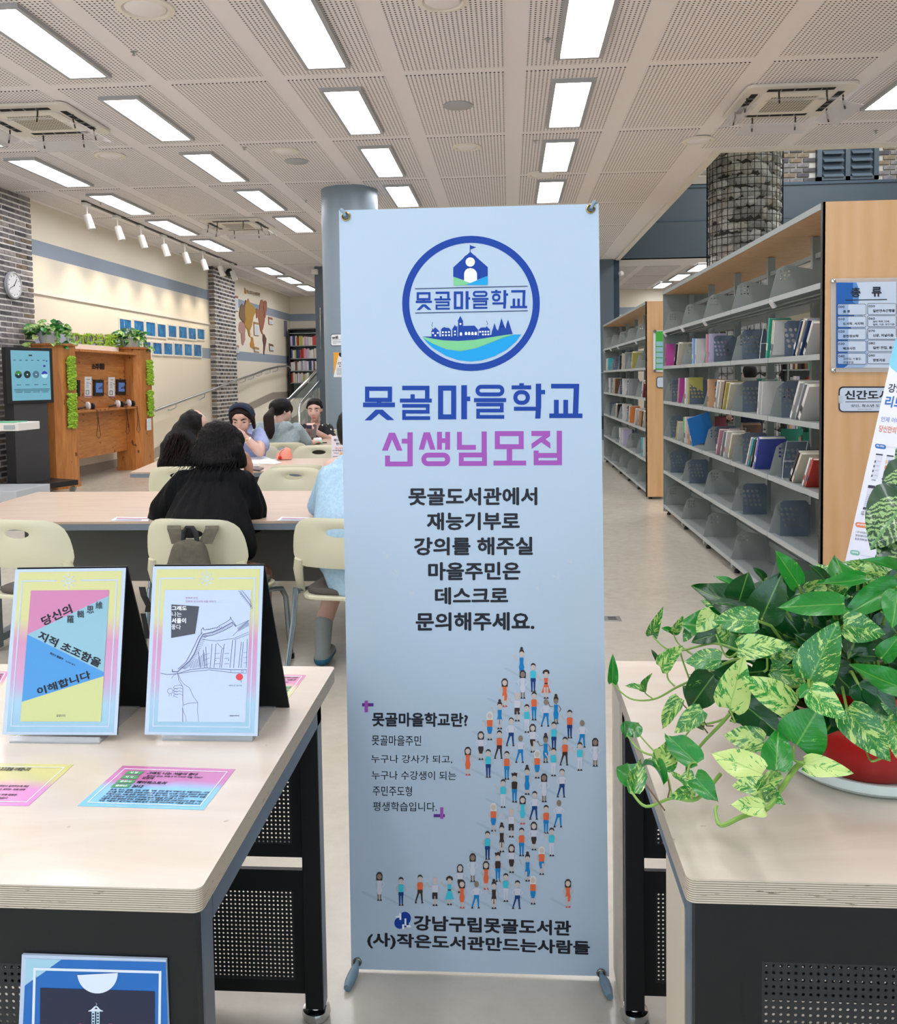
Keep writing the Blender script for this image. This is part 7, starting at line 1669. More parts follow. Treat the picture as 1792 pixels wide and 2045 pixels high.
# ================================================================= readers at the tables
varied('skin', '#d3b0a2', '#c9a394', 12, (1, 1, 1), .5, 0, sss=.05); varied('skin_leg', '#b07f66', '#a5745c', 12, (1, 1, 1), .5); mat('lip', '#b56a60', .5); mat('eye_dark', '#1a1412', .3); mat('skin_blush', '#cf957c', .5)
def m_hair(name, c1, c2):
    n = N(name); v = n.coord('World', (110, 110, 7)); f = n.noise(v, 2, 4, .6); n.set(col=n.ramp(f, [(.35, H(c1)), (.75, H(c2))]), rough=.42, spec=.2); n.bump(f, .8, .012)
m_hair('hair_black', '#060506', '#1a1617'); m_hair('hair_brown', '#120c0b', '#33231e')
def cloth(name, c1, c2, scale=14, st=(1, 1, .35)):
    n = N(name); v = n.coord('World', st); f = n.noise(v, scale, 4, .6, .4); n.set(col=n.ramp(n.noise(n.coord('World'), 60, 2), [(.3, H(c1)), (.7, H(c2))]), rough=.85, spec=.2); n.bump(f, .5, .03)
cloth('black_cotton', '#050607', '#090a0c', 9, (3.5, 1, .35)); cloth('blue_linen', '#9fbfd6', '#aecbdf', 9, (2, 1, .6)); cloth('navy_knit', '#141a2e', '#1a2238'); cloth('lilac_shirt', '#98a5d2', '#a5b1da', 10, (1, 1, .8)); cloth('grey_fleece', '#93a2a8', '#a2b0b5', 8, (1, 1, 1)); cloth('dark_trousers', '#14161c', '#1c1e26')
n = N('dashed_blouse'); v = n.coord('World', (22, 22, 13)); vo = n.new('TexVoronoi', ins={'Vector': v, 'Scale': 1.0, 'Randomness': .7}); n.set(col=n.mix(n.math('LESS_THAN', vo.outputs['Distance'], .22), H('#12151c'), H('#e6e4dc')), rough=.8)
V = Vector
def limb(pts): return [(pts[i], pts[i + 1]) for i in range(len(pts) - 1)]
def folds(k, amp, ax='x', cx=0.0, cy=0.0):
    def f(co):
        a = math.atan2(co.y - cy, co.x - cx); return amp * math.sin(k * a + 3 * math.sin(co.z * 9)) * (0.6 + .4 * noise.noise(co * 9)) + amp * .8 * noise.noise(V((co.x * 14, co.y * 14, co.z * 6)))
    return f
def hand(base, along, palm_n, r=1.0, curl=.5, side=1):
    """palm with four unequal bent fingers and a thumb from its side"""
    a = along.normalized(); n_ = (palm_n - a * palm_n.dot(a)).normalized(); s = a.cross(n_) * side
    c = [((base, (.024 * r, .02 * r, .022 * r)), (base + a * .045 * r + s * .018 * r, .02 * r)), ((base, .022 * r), (base + a * .045 * r - s * .018 * r, .019 * r))]
    for k, L in enumerate((.062, .07, .066, .05)):
        st_ = base + a * .06 * r + s * (.03 - .02 * k) * r; d1 = (a + n_ * curl * .5).normalized(); d2 = (a * (1 - curl * .8) + n_ * curl * 1.2).normalized()
        m_ = st_ + d1 * L * .5 * r; e = m_ + d2 * L * .5 * r
        c += [((st_ - a * .02 * r, .0095 * r), (m_, .0088 * r)), ((m_, .0088 * r), (e, .0072 * r))]
    th = base + s * .028 * r + a * .01 * r; m_ = th + (s * .6 + a * .8).normalized() * .03 * r; c += [((base + s * .012 * r, .014 * r), (m_, .0105 * r)), ((m_, .0105 * r), (m_ + (a + n_ * .5).normalized() * .026 * r, .0085 * r))]
    return c
def head_caps(c, fwd, up, s=1.0):
    """skull, jaw, nose, ears, as hull pieces. c: centre; s: scale of a head .23 m tall"""
    f = fwd.normalized(); u = (up - f * up.dot(f)).normalized(); r = f.cross(u)
    P = lambda a, b, d: c + r * a * s + u * b * s + f * d * s
    L = [((P(0, .035, -.02), .078 * s), (P(0, .03, .01), (.074 * s))), ((P(0, .02, .01), .07 * s), (P(0, -.045, .03), .052 * s)), ((P(0, -.04, .03), .05 * s), (P(0, -.082, .052), .026 * s)),
         ((P(0, .02, .08), .012 * s), (P(0, -.018, .098), .011 * s)), ((P(-.013, -.022, .088), .009 * s), (P(.013, -.022, .088), .009 * s)), ((P(-.016, -.05, .08), .011 * s), (P(.016, -.05, .08), .011 * s))]
    for q in (-1, 1): L.append(((P(q * .074, .012, -.005), (.009 * s, .012 * s, .02 * s)), (P(q * .078, -.012, .0), (.008 * s, .01 * s, .014 * s)))); L.append(((P(q * .035, -.01, .055), .03 * s), (P(q * .03, -.03, .055), .028 * s)))
    return L, P
def face(P, s, t, lids=True, m_='skin'):
    for q in (-1, 1):
        MB().ball(P(q * .032, .012, .071), (.014 * s, .009 * s, .0045 * s), 10, 6).build('eye', M['eye_dark'], t, smooth=True)
        MB().tube([P(q * .015, .036, .082), P(q * .035, .043, .076), P(q * .054, .036, .062)], [.0035 * s, .0045 * s, .002 * s], 6).build('eyebrow', M['hair_brown'], t)
    MB().ball(P(0, -.052, .0895), (.02 * s, .005 * s, .0065 * s), 12, 6).build('mouth', M['lip'], t, smooth=True)
def strands(name, roots, m_, parent, n=60, L=.3, r=.0035, spread=.02, fall=(0, 0, -1), seed=1):
    rnd = random.Random(seed); mb = MB()
    for _ in range(n):
        a, b = rnd.choice(roots); u = rnd.random(); p = a.lerp(b, u) + V((rnd.uniform(-1, 1), rnd.uniform(-1, 1), rnd.uniform(-1, 1))) * spread * .5
        d = V(fall) * L * rnd.uniform(.6, 1.1); k = V((rnd.uniform(-1, 1), rnd.uniform(-1, 1), 0)) * spread
        mb.tube([p, p + d * .35 + k * .6, p + d * .7 + k, p + d + k * rnd.uniform(.5, 2)], [r, r, r * .8, r * .2], 4)
    o = mb.build(name, m_, parent, smooth=True); o['kind'] = 'stuff'; return o

# ---- woman in black, back to us, leaning on the nearest table
t = thing('person', 'person with shoulder-length black hair in loose black blouse, back to camera, hand at cheek', 'person', (-1.39, 4.15, 0))
Y = 4.45
hd = A(436, 888, 4.52); fw = V((.25, .9, -.55))
hc_, P = head_caps(hd, fw, V((0, .4, 1)), 1.05)
hipL, hipR = A(365, 1150, 4.12), A(455, 1150, 4.12)
body = hc_ + [((hd + V((0, -.03, -.05)), .058), (A(432, 950, 4.42), .065)), ((A(430, 975, 4.44), (.13, .06, .05)), (A(425, 1010, 4.38), (.13, .07, .08))), ((A(425, 1010, 4.36), (.14, .08, .08)), (A(410, 1120, 4.15), (.15, .11, .1)))]
for h_, kx, sx in ((hipL, 330, -1), (hipR, 522, 1)):
    k_ = A(kx, 1148, 4.52); body += [((h_, .085), (k_, .062)), ((k_, .06), (V((k_.x + sx * .01, 4.5, .1)), .038)), ((V((k_.x + sx * .01, 4.5, .06)), .035), (V((k_.x + sx * .01, 4.62, .04)), .03))]
shR, elR, haR = A(488, 975, 4.42), A(512, 1036, 4.52), A(497, 948, 4.62); shL, elL, haL = A(362, 975, 4.42), A(318, 1040, 4.55), A(380, 1020, 4.85)
for a, b, c in ((shR, elR, haR), (shL, elL, haL)): body += [((a, .05), (b, .04)), ((b, .038), (c, .028))]
body += hand(haR + V((0, .0, .01)), V((-.05, .1, 1)), V((-1, .2, 0)), 1.0, .4) + hand(haL, V((.6, 1, 0)), V((0, 0, -1)), 1.0, .3)
blob('body', body, M['skin_leg'], t, .010, 3)
cx_, cy_ = A(434, 935, 4.46).x, 4.48
bl_ = [((A(436, 930, 4.44), (.085, .07, .03)), (A(430, 952, 4.42), (.155, .11, .06))), ((A(430, 962, 4.42), (.165, .1, .06)), (A(420, 1010, 4.34), (.205, .135, .1))), ((A(420, 1010, 4.34), (.205, .135, .1)), (A(405, 1075, 4.2), (.225, .15, .1))), ((A(405, 1075, 4.2), (.22, .15, .1)), (A(412, 1150, 4.14), (.20, .15, .08))),
       ((A(368, 965, 4.42), .07), (A(330, 1020, 4.46), .085)), ((A(330, 1020, 4.46), .085), (A(322, 1052, 4.5), .07)), ((A(322, 1052, 4.5), .07), (A(370, 1045, 4.75), .05)),
       ((A(484, 965, 4.42), .07), (A(502, 1015, 4.46), .08)), ((A(502, 1015, 4.46), .08), (A(508, 1040, 4.5), .06)), ((A(508, 1040, 4.5), .062), (A(503, 1000, 4.56), .05)), ((A(470, 1050, 4.3), .09), (A(492, 1095, 4.25), .06))]
blob('blouse', bl_, M['black_cotton'], t, .010, 3, folds(26, .007, cx=cx_, cy=cy_))
hr = [((hd + V((0, -.02, .03)), (.098, .105, .1)), (hd + V((0, -.05, -.02)), (.105, .1, .09))), ((hd + V((-.0, -.05, -.02)), (.11, .09, .08)), (A(432, 922, 4.42), (.115, .085, .045))), ((A(405, 905, 4.44), (.06, .05, .06)), (A(392, 920, 4.42), (.045, .04, .03))), ((A(468, 900, 4.46), (.05, .05, .06)), (A(482, 925, 4.47), (.03, .035, .03))), ((A(440, 870, 4.5), (.1, .09, .08)), (A(455, 880, 4.52), (.09, .09, .07)))]
blob('hair', hr, M['hair_black'], t, .009, 3, lambda co: .004 * math.sin(90 * math.atan2(co.x - hd.x, -(co.y - hd.y)) * .6) + .003 * noise.noise(co * 30))
strands('loose_hair', [(A(396, 895, 4.40), A(430, 925, 4.36)), (A(430, 925, 4.36), A(478, 915, 4.40)), (A(400, 880, 4.42), A(392, 910, 4.42))], M['hair_black'], t, 150, .12, .0022, .035, (-.35, -.15, -1), 3)
strands('loose_hair', [(A(400, 900, 4.42), A(394, 915, 4.42))], M['hair_black'], t, 50, .12, .002, .03, (-1, -.1, -.45), 4)
# ---- man in pale blue shirt, half hidden by the banner
t = thing('person', 'person in pale blue shirt and dark trousers seated beside the banner, mostly hidden by it', 'person', (-.72, 4.15, 0))
hd = A(712, 858, 4.5); hc_, P = head_caps(hd, V((.15, .9, -.4)), V((0, .3, 1)), 1.05)
body = hc_ + [((hd + V((0, -.03, -.06)), .06), (A(708, 925, 4.4), .065)), ((A(706, 935, 4.4), (.17, .09, .07)), (A(705, 1130, 4.15), (.15, .11, .1)))]
for s in (-1, 1):
    h_ = V((-.72 + s * .09, 4.15, .54)); k_ = V((-.74 + s * .13, 4.55, .52)); f_ = V((-.80 + s * .15, 4.28, .09)) if s < 0 else V((-.6, 4.5, .09))
    body += [((h_, .085), (k_, .06)), ((k_, .058), (f_ + V((0, .04, .12)), .045)), ((f_ + V((0, .04, .12)), .045), (f_, .036)), ((f_ + V((0, -.02, -.045)), (.036, .045, .035)), (f_ + V((0, .13, -.055)), (.036, .04, .026)))]
blob('body', body, M['skin'], t, .011, 3)
sh_ = [((A(705, 918, 4.4), (.10, .07, .03)), (A(704, 945, 4.38), (.17, .11, .07))), ((A(704, 945, 4.38), (.18, .11, .07)), (A(702, 1040, 4.22), (.19, .14, .1))), ((A(702, 1040, 4.22), (.19, .14, .1)), (A(705, 1120, 4.12), (.18, .14, .1))), ((A(660, 955, 4.4), .07), (A(637, 1010, 4.48), .06)), ((A(637, 1010, 4.48), .062), (A(660, 1030, 4.75), .045)), ((A(705, 1120, 4.12), (.18, .13, .08)), (A(715, 1180, 4.1), (.13, .13, .02)))]
blob('shirt', sh_, M['blue_linen'], t, .011, 3, folds(14, .004, cx=-.75, cy=4.3))
blob('trousers', [((V((-.72, 4.13, .51)), (.19, .14, .065)), (V((-.74, 4.38, .50)), (.19, .1, .06))), ((V((-.86, 4.35, .50)), .08), (V((-.88, 4.52, .49)), .07))], M['dark_trousers'], t, .012, 3)
f_ = V((-.95, 4.28, .09))
blob('sock', [((f_ + V((0, .04, .12)), .048), (f_, .041)), ((f_ + V((0, -.02, -.04)), (.042, .05, .04)), (f_ + V((0, .14, -.05)), (.042, .045, .03)))], mat('sock_grey', '#8d9698', .9), t, .009, 3)
blob('sock_foot', [((f_ + V((0, -.02, -.05)), (.044, .052, .034)), (f_ + V((0, .13, -.055)), (.044, .047, .028)))], mat('sock_teal', '#2c6a86', .9), t, .009, 3)
blob('hair', [((hd + V((0, -.03, .03)), (.1, .1, .095)), (hd + V((0, -.06, -.03)), (.09, .075, .07)))], M['hair_black'], t, .01, 3)
# ---- long-haired reader in navy at the left
t = thing('person', 'person with very long straight black hair in navy top, bent over the middle table', 'person', (-2.5, 6.65, 0))
hd = A(388, 850, 6.75); hc_, P = head_caps(hd, V((.8, .45, -.5)), V((.3, .2, 1)), 1.08)
body = hc_ + [((hd + V((-.03, -.02, -.06)), .055), (A(370, 895, 6.68), .06)), ((A(366, 905, 6.68), (.16, .09, .08)), (A(358, 990, 6.6), (.15, .11, .1)))]
for s in (-1, 1): h_ = V((-2.5 + s * .09, 6.62, .53)); k_ = V((-2.5 + s * .1, 7.05, .52)); body += [((h_, .08), (k_, .06)), ((k_, .055), (k_ + V((0, 0, -.44)), .035)), ((k_ + V((0, 0, -.47)), .03), (k_ + V((0, .1, -.48)), .028))]
el = A(330, 925, 6.85); body += [((A(340, 905, 6.7), .05), (el, .042)), ((el, .04), (A(372, 915, 7.15), .028)), ((A(400, 905, 6.72), .05), (A(410, 930, 6.9), .04)), ((A(410, 930, 6.9), .038), (A(412, 880, 6.95), .028))] + hand(A(372, 915, 7.17), V((.8, .6, 0)), V((0, 0, -1)), 1, .3)
blob('body', body, M['skin'], t, .012, 3)
blob('top', [((A(372, 895, 6.68), (.10, .07, .03)), (A(366, 915, 6.68), (.17, .1, .07))), ((A(366, 915, 6.68), (.18, .11, .08)), (A(360, 1000, 6.58), (.17, .13, .1))), ((A(338, 908, 6.7), .065), (A(328, 928, 6.82), .06)), ((A(328, 928, 6.82), .06), (A(345, 930, 7.0), .05)), ((A(398, 905, 6.72), .06), (A(410, 932, 6.88), .055))], M['navy_knit'], t, .013, 3)
hr = [((hd + V((-.01, -.01, .03)), (.10, .105, .1)), (hd + V((-.04, -.04, -.02)), (.1, .09, .1))), ((hd + V((-.04, -.04, -.02)), (.1, .08, .1)), (A(352, 890, 6.6), (.13, .06, .08))), ((A(352, 890, 6.6), (.12, .06, .08)), (A(330, 922, 6.56), (.06, .04, .05))), ((A(375, 880, 6.6), (.08, .05, .08)), (A(392, 905, 6.56), (.05, .04, .05)))]
blob('hair', hr, M['hair_black'], t, .011, 3, lambda co: .004 * math.sin(70 * (co.x + co.z * .6)))
strands('loose_hair', [(A(345, 870, 6.56), A(365, 870, 6.54)), (A(330, 905, 6.54), A(360, 905, 6.54)), (A(370, 880, 6.54), A(395, 890, 6.54))], M['hair_brown'], t, 170, .22, .0028, .04, (-.35, 0, -1), 6)
# ---- reader with navy headband facing us
t = thing('person', 'person with navy headband and lilac collared shirt facing camera, chin on hand, wristwatch', 'person', (-2.45, 8.2, 0))
S_ = 1.22; hd = A(484, 838, 8.0); hc_, P = head_caps(hd, V((.02, -.9, -.42)), V((0, -.35, 1)), S_)
elb = A(519, 902, 7.85); wr = A(492, 876, 7.82)
body = hc_ + [((hd + V((0, .04, -.08)), .06), (A(488, 872, 8.12), .07)), ((A(495, 885, 8.15), (.17, .1, .07)), (A(488, 960, 8.25), (.16, .11, .1))), ((A(520, 872, 8.12), .055), (elb + V((0, 0, .0)), .05)), ((elb, .05), (wr, .034)), ((A(462, 880, 8.1), .05), (A(452, 912, 7.9), .045)), ((A(452, 912, 7.9), .04), (A(480, 915, 7.75), .03))]
for s in (-1, 1): h_ = V((-2.45 + s * .09, 8.25, .53)); k_ = V((-2.45 + s * .1, 7.86, .52)); body += [((h_, .08), (k_, .06)), ((k_, .055), (k_ + V((0, 0, -.44)), .035)), ((k_ + V((0, 0, -.47)), .03), (k_ + V((0, -.1, -.48)), .028))]
body += hand(wr + V((-.01, 0, .01)), V((-.35, -.1, .7)), V((-1, 0, -.4)), 1.05, .7)
blob('body', body, M['skin'], t, .010, 3); face(P, S_, t)
blob('shirt', [((A(492, 868, 8.14), (.10, .07, .03)), (A(495, 885, 8.15), (.19, .11, .07))), ((A(495, 885, 8.15), (.19, .11, .07)), (A(492, 925, 8.22), (.18, .13, .1))), ((A(492, 925, 8.22), (.18, .13, .1)), (A(488, 980, 8.25), (.17, .13, .1))), ((A(517, 868, 8.12), .07), (A(523, 888, 8.0), .078)), ((A(463, 876, 8.12), .07), (A(456, 900, 8.0), .07))], M['lilac_shirt'], t, .012, 3, folds(9, .004, cx=-2.45, cy=8.2))
mb = MB(); 
mb.add([A(494, 848, 8.0), A(505, 846, 8.02), A(503, 868, 7.98), A(494, 864, 7.96)], [(0, 1, 2, 3)]).add([q + V((0, .012, 0)) for q in (A(494, 848, 8.0), A(505, 846, 8.02), A(503, 868, 7.98), A(494, 864, 7.96))], [(0, 1, 2, 3)]); mb.build('collar', M['lilac_shirt'], t)
hr = [((P(0, .055, -.02), (.092 * S_, .088 * S_, .075 * S_)), (P(0, .02, -.045), (.096 * S_, .08 * S_, .08 * S_))), ((P(-.083, .02, .0), (.02, .03, .05)), (P(-.082, -.06, .0), (.018, .025, .03))), ((P(.083, .02, .0), (.02, .03, .05)), (P(.08, -.05, .0), (.016, .022, .03))), ((P(-.05, .075, .04), (.035, .03, .02)), (P(-.078, .035, .03), (.018, .02, .03))), ((P(.05, .075, .04), (.035, .03, .02)), (P(.078, .035, .03), (.018, .02, .03)))]
blob('hair', hr, M['hair_brown'], t, .010, 2)
mb = MB(); pts = [P(.086 * math.cos(R(a)), .046 + .083 * math.sin(R(a)), .018) for a in range(-20, 201, 10)]
ib = V((0, 0, 0)); vs = []; fdir = (P(0, 0, 1) - P(0, 0, 0)).normalized()
for q in pts: vs += [q - fdir * .034 + (q - P(0, .03, 0)).normalized() * .010, q + fdir * .03 - (q - P(0, .03, 0)).normalized() * .007]
mb.add(vs, [(2 * i, 2 * i + 1, 2 * i + 3, 2 * i + 2) for i in range(len(pts) - 1)]); o = mb.build('headband', mat('headband_navy', '#12243a', .9), t, smooth=True); sm_ = o.modifiers.new('th', 'SOLIDIFY'); sm_.thickness = .008; sm_.offset = 1
T = Matrix.Translation(wr.lerp(elb, .12)) @ (elb - wr).to_track_quat('Z', 'Y').to_matrix().to_4x4(); MB().lathe([(.036, -.008), (.0385, 0), (.036, .008)], 20, T=T).build('watch_strap', mat('watch_white', '#e2dcd2', .4), t, smooth=True)
MB().ball(wr.lerp(elb, .12) + V((0, -.036, .006)), (.016, .006, .016), 12, 6).build('watch_face', mat('watch_gold', '#d8b888', .3, .6), t, smooth=True)
# ---- ponytailed reader in grey hoodie
t = thing('person', 'person with dark ponytail in pale grey hoodie writing at the farthest table', 'person', (-2.35, 9.1, 0))
S_ = 1.15; hd = A(563, 822, 9.25); hc_, P = head_caps(hd, V((.75, .55, -.4)), V((0, .1, 1)), S_)
hw = A(625, 884, 9.6)
body = hc_ + [((hd + V((-.02, -.02, -.08)), .055), (A(553, 855, 9.2), .06)), ((A(555, 872, 9.2), (.18, .1, .07)), (A(553, 930, 9.1), (.16, .12, .1))), ((A(590, 862, 9.25), .055), (A(606, 888, 9.35), .045)), ((A(606, 888, 9.35), .042), (hw, .03)), ((A(520, 862, 9.2), .055), (A(512, 890, 9.4), .04)), ((A(512, 890, 9.4), .04), (A(560, 880, 9.7), .028))]
for s in (-1, 1): h_ = V((-2.35 + s * .09, 9.05, .53)); k_ = V((-2.35 + s * .1, 9.45, .52)); body += [((h_, .08), (k_, .06)), ((k_, .055), (k_ + V((0, 0, -.44)), .035)), ((k_ + V((0, 0, -.47)), .03), (k_ + V((0, .1, -.48)), .028))]
body += hand(hw, V((.3, .6, .1)), V((0, 0, -1)), 1.1, .7)
blob('body', body, M['skin'], t, .012, 3)
blob('hoodie', [((A(553, 848, 9.2), (.11, .08, .03)), (A(556, 865, 9.2), (.23, .12, .06))), ((A(556, 865, 9.2), (.24, .13, .07)), (A(553, 935, 9.08), (.2, .14, .1))), ((A(592, 858, 9.23), .08), (A(608, 880, 9.32), .075)), ((A(608, 880, 9.32), .075), (A(616, 889, 9.48), .05)), ((A(522, 858, 9.2), .08), (A(512, 885, 9.35), .07)), ((A(570, 850, 9.14), (.09, .05, .05)), (A(540, 872, 9.08), (.11, .05, .05)))], M['grey_fleece'], t, .013, 3, folds(8, .006, cx=-2.4, cy=9.2))
blob('hair', [((P(0, .045, -.015), (.094 * S_, .1 * S_, .088 * S_)), (P(0, .02, -.05), (.09 * S_, .085 * S_, .08 * S_))), ((P(-.03, .03, .04), .06 * S_), (P(.0, .045, .045), .055 * S_))], M['hair_black'], t, .011, 3)
pt = A(543, 820, 9.08)
blob('ponytail', [((pt, .035), (A(537, 835, 9.0), (.06, .05, .06))), ((A(537, 835, 9.0), (.06, .05, .06)), (A(539, 860, 8.98), (.058, .045, .07))), ((A(539, 860, 8.98), (.055, .04, .06)), (A(540, 872, 8.98), (.03, .03, .03)))], M['hair_brown'], t, .011, 3, lambda co: .003 * math.sin(90 * co.x))
# ---- woman in black dashed blouse facing us by the column
t = thing('person', 'person in black blouse with white dashes facing camera, looking at a phone', 'person', (-2.38, 10.9, 0))
S_ = 1.2; hd = A(629, 819, 10.85); hc_, P = head_caps(hd, V((.05, -.95, -.25)), V((0, -.2, 1)), S_)
hl, hr_ = A(612, 862, 10.5), A(631, 862, 10.5)
body = hc_ + [((hd + V((0, .03, -.1)), .056), (A(630, 850, 10.95), .065)), ((A(630, 868, 10.97), (.19, .1, .07)), (A(630, 930, 11.0), (.17, .12, .1))), ((A(604, 862, 10.95), .055), (A(598, 882, 10.8), .048)), ((A(598, 882, 10.8), .045), (hl, .032)), ((A(658, 862, 10.95), .055), (A(660, 880, 10.8), .05)), ((A(660, 880, 10.8), .048), (hr_, .032))]
for s in (-1, 1): h_ = V((-2.38 + s * .09, 10.95, .53)); k_ = V((-2.38 + s * .1, 10.55, .52)); body += [((h_, .08), (k_, .06)), ((k_, .055), (k_ + V((0, 0, -.44)), .035)), ((k_ + V((0, 0, -.47)), .03), (k_ + V((0, -.1, -.48)), .028))]
body += hand(hl, V((.35, -.1, .6)), V((1, 0, 0)), 1.25, .6) + hand(hr_, V((-.35, -.1, .6)), V((-1, 0, 0)), 1.25, .6, -1)
blob('body', body, M['skin'], t, .011, 3); face(P, S_, t)
blob('blouse', [((A(630, 846, 10.98), (.10, .07, .02)), (A(630, 858, 10.97), (.2, .11, .06))), ((A(630, 858, 10.97), (.21, .11, .06)), (A(630, 885, 10.97), (.22, .13, .1))), ((A(630, 885, 10.97), (.2, .13, .1)), (A(630, 940, 11.0), (.19, .13, .1))), ((A(606, 858, 10.95), .08), (A(597, 875, 10.88), .082)), ((A(655, 858, 10.95), .08), (A(660, 876, 10.88), .082))], M['dashed_blouse'], t, .013, 3)
MB().add([A(622, 846, 10.8), A(640, 845, 10.8), A(633, 862, 10.83)], [(0, 1, 2)]).add([A(622, 846, 10.82), A(640, 845, 10.82), A(633, 862, 10.85)], [(0, 1, 2)]).build('neckline', M['skin'], t)
blob('hair', [((P(0, .055, -.02), (.086 * S_, .088 * S_, .072 * S_)), (P(0, .01, -.05), (.085 * S_, .08 * S_, .08 * S_))), ((P(-.03, .09, .03), .03 * S_), (P(-.076, .03, .01), .016 * S_)), ((P(.03, .09, .03), .03 * S_), (P(.076, .03, .01), .016 * S_))], M['hair_black'], t, .011, 2)
ph = A(622, 861, 10.45); tag(MB().prism(rrect(-.055, -.08, -.055 + .075, .08, .01), -.005, .005, T=Matrix.Translation(ph + V((.04, 0, 0))) @ Matrix.Rotation(R(68), 4, 'X')).build('phone', M['phone_dark']), 'dark phone held up by the woman in the dashed blouse', 'phone')
# ---- a reader glimpsed through the bookcase
t = thing('person', 'person with dark hair glimpsed through a gap of the nearer bookcase', 'person', (3.2, 11.5, 0))
hd = A(1497, 745, 11.5); hc_, P = head_caps(hd, V((-.5, .8, -.2)), V((0, 0, 1)), 1.0)
b0 = V((hd.x, 11.5, 0)); zz = hd.z
body = hc_ + [((hd + V((0, -.01, -.08)), .052), (b0 + V((0, 0, zz - .24)), .06)), ((b0 + V((0, 0, zz - .27)), (.17, .09, .05)), (b0 + V((0, 0, zz - .72)), (.14, .1, .08)))]
for s in (-1, 1):
    body += [((b0 + V((s * .08, 0, zz - .75)), .075), (b0 + V((s * .09, .02, max(zz - 1.1, .3))), .05)), ((b0 + V((s * .09, .02, max(zz - 1.1, .3))), .05), (b0 + V((s * .09, 0, .08)), .035)), ((b0 + V((s * .09, .0, .05)), .035), (b0 + V((s * .09, .12, .04)), .03)), ((b0 + V((s * .18, 0, zz - .29)), .045), (b0 + V((s * .24, .05, zz - .55)), .036)), ((b0 + V((s * .24, .05, zz - .55)), .034), (b0 + V((s * .18, .25, zz - .6)), .026))] + hand(b0 + V((s * .18, .26, zz - .6)), V((0, 1, .1)), V((0, 0, 1)), 1, .4)
blob('body', body, M['skin'], t, .013, 3)
blob('shirt', [((b0 + V((0, 0, zz - .23)), (.1, .07, .03)), (b0 + V((0, 0, zz - .3)), (.19, .11, .06))), ((b0 + V((0, 0, zz - .3)), (.19, .11, .06)), (b0 + V((0, 0, zz - .8)), (.17, .13, .08))), ((b0 + V((-.17, 0, zz - .3)), .07), (b0 + V((-.24, .05, zz - .5)), .055)), ((b0 + V((.17, 0, zz - .3)), .07), (b0 + V((.24, .05, zz - .5)), .055))], M['navy_knit'], t, .015, 3)
blob('hair', [((hd + V((0, -.02, .035)), (.09, .1, .085)), (hd + V((0, -.04, -.01)), (.088, .08, .08)))], M['hair_black'], t, .012, 2)
# ================================================================= plants
def leaf_mat(name, dark, mid, light, amount, spk=.68):
    n = N(name); oi = n.new('ObjectInfo').outputs['Random']; uv = n.new('TexCoord').outputs['Object']
    cmb = n.new('CombineXYZ'); n.put(cmb.inputs[0], n.math('MULTIPLY', oi, 91)); n.put(cmb.inputs[1], n.math('MULTIPLY', oi, 37))
    s_ = n.new('SeparateXYZ', ins={0: uv}).outputs
    # streaks run outwards from the midrib towards the tip
    ax = n.math('ABSOLUTE', s_[0]); c2 = n.new('CombineXYZ'); n.put(c2.inputs[0], n.math('MULTIPLY', s_[0], 1.25)); n.put(c2.inputs[1], n.math('MULTIPLY', n.math('SUBTRACT', s_[1], n.math('MULTIPLY', ax, .8)), 2.7)); n.put(c2.inputs[2], oi)
    va = n.new('VectorMath', operation='ADD'); n.put(va.inputs[0], c2.outputs[0]); n.put(va.inputs[1], cmb.outputs[0])
    f = n.noise(va.outputs[0], 2.6, 6, .66, .5); sp = n.noise(va.outputs[0], 11, 3, .7)
    amt = n.math('ADD', amount, n.math('MULTIPLY', n.math('SUBTRACT', oi, .5), .12))
    g = n.mix(n.noise(va.outputs[0], 1.2, 2), H(dark), H(mid))
    mask = n.math('MAXIMUM', n.math('GREATER_THAN', f, n.math('SUBTRACT', 1.0, amt)), n.math('MULTIPLY', n.math('GREATER_THAN', sp, spk), n.math('GREATER_THAN', f, n.math('SUBTRACT', .86, amt))))
    c = n.mix(mask, g, H(light)); rib = n.math('LESS_THAN', ax, .018); c = n.mix(n.math('MULTIPLY', rib, .5), c, H('#7fb04e'))
    n.set(col=c, rough=.28, spec=.5, coat=.25); n.b.inputs['Coat Roughness'].default_value = .15
    n.bump(n.noise(va.outputs[0], 5, 2), .12, .01)
    # thin leaves let some light through
    tr = n.new('BsdfTranslucent'); n.put(tr.inputs[0], c); mx = n.new('MixShader', ins={0: .18}); n.t.links.new(n.b.outputs[0], mx.inputs[1]); n.t.links.new(tr.outputs[0], mx.inputs[2]); n.t.links.new(mx.outputs[0], n.out.inputs[0])
    return n.m
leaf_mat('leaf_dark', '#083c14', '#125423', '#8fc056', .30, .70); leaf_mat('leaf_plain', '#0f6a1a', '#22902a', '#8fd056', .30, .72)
leaf_mat('leaf_varied', '#126a22', '#1d7f2e', '#aecb70', .46, .60); leaf_mat('leaf_light', '#1b7d2a', '#2f9a3c', '#bfd680', .53, .58)
mat('vine_green', '#7ca048', .5); mat('leaf_under', '#5a9b3c', .5)
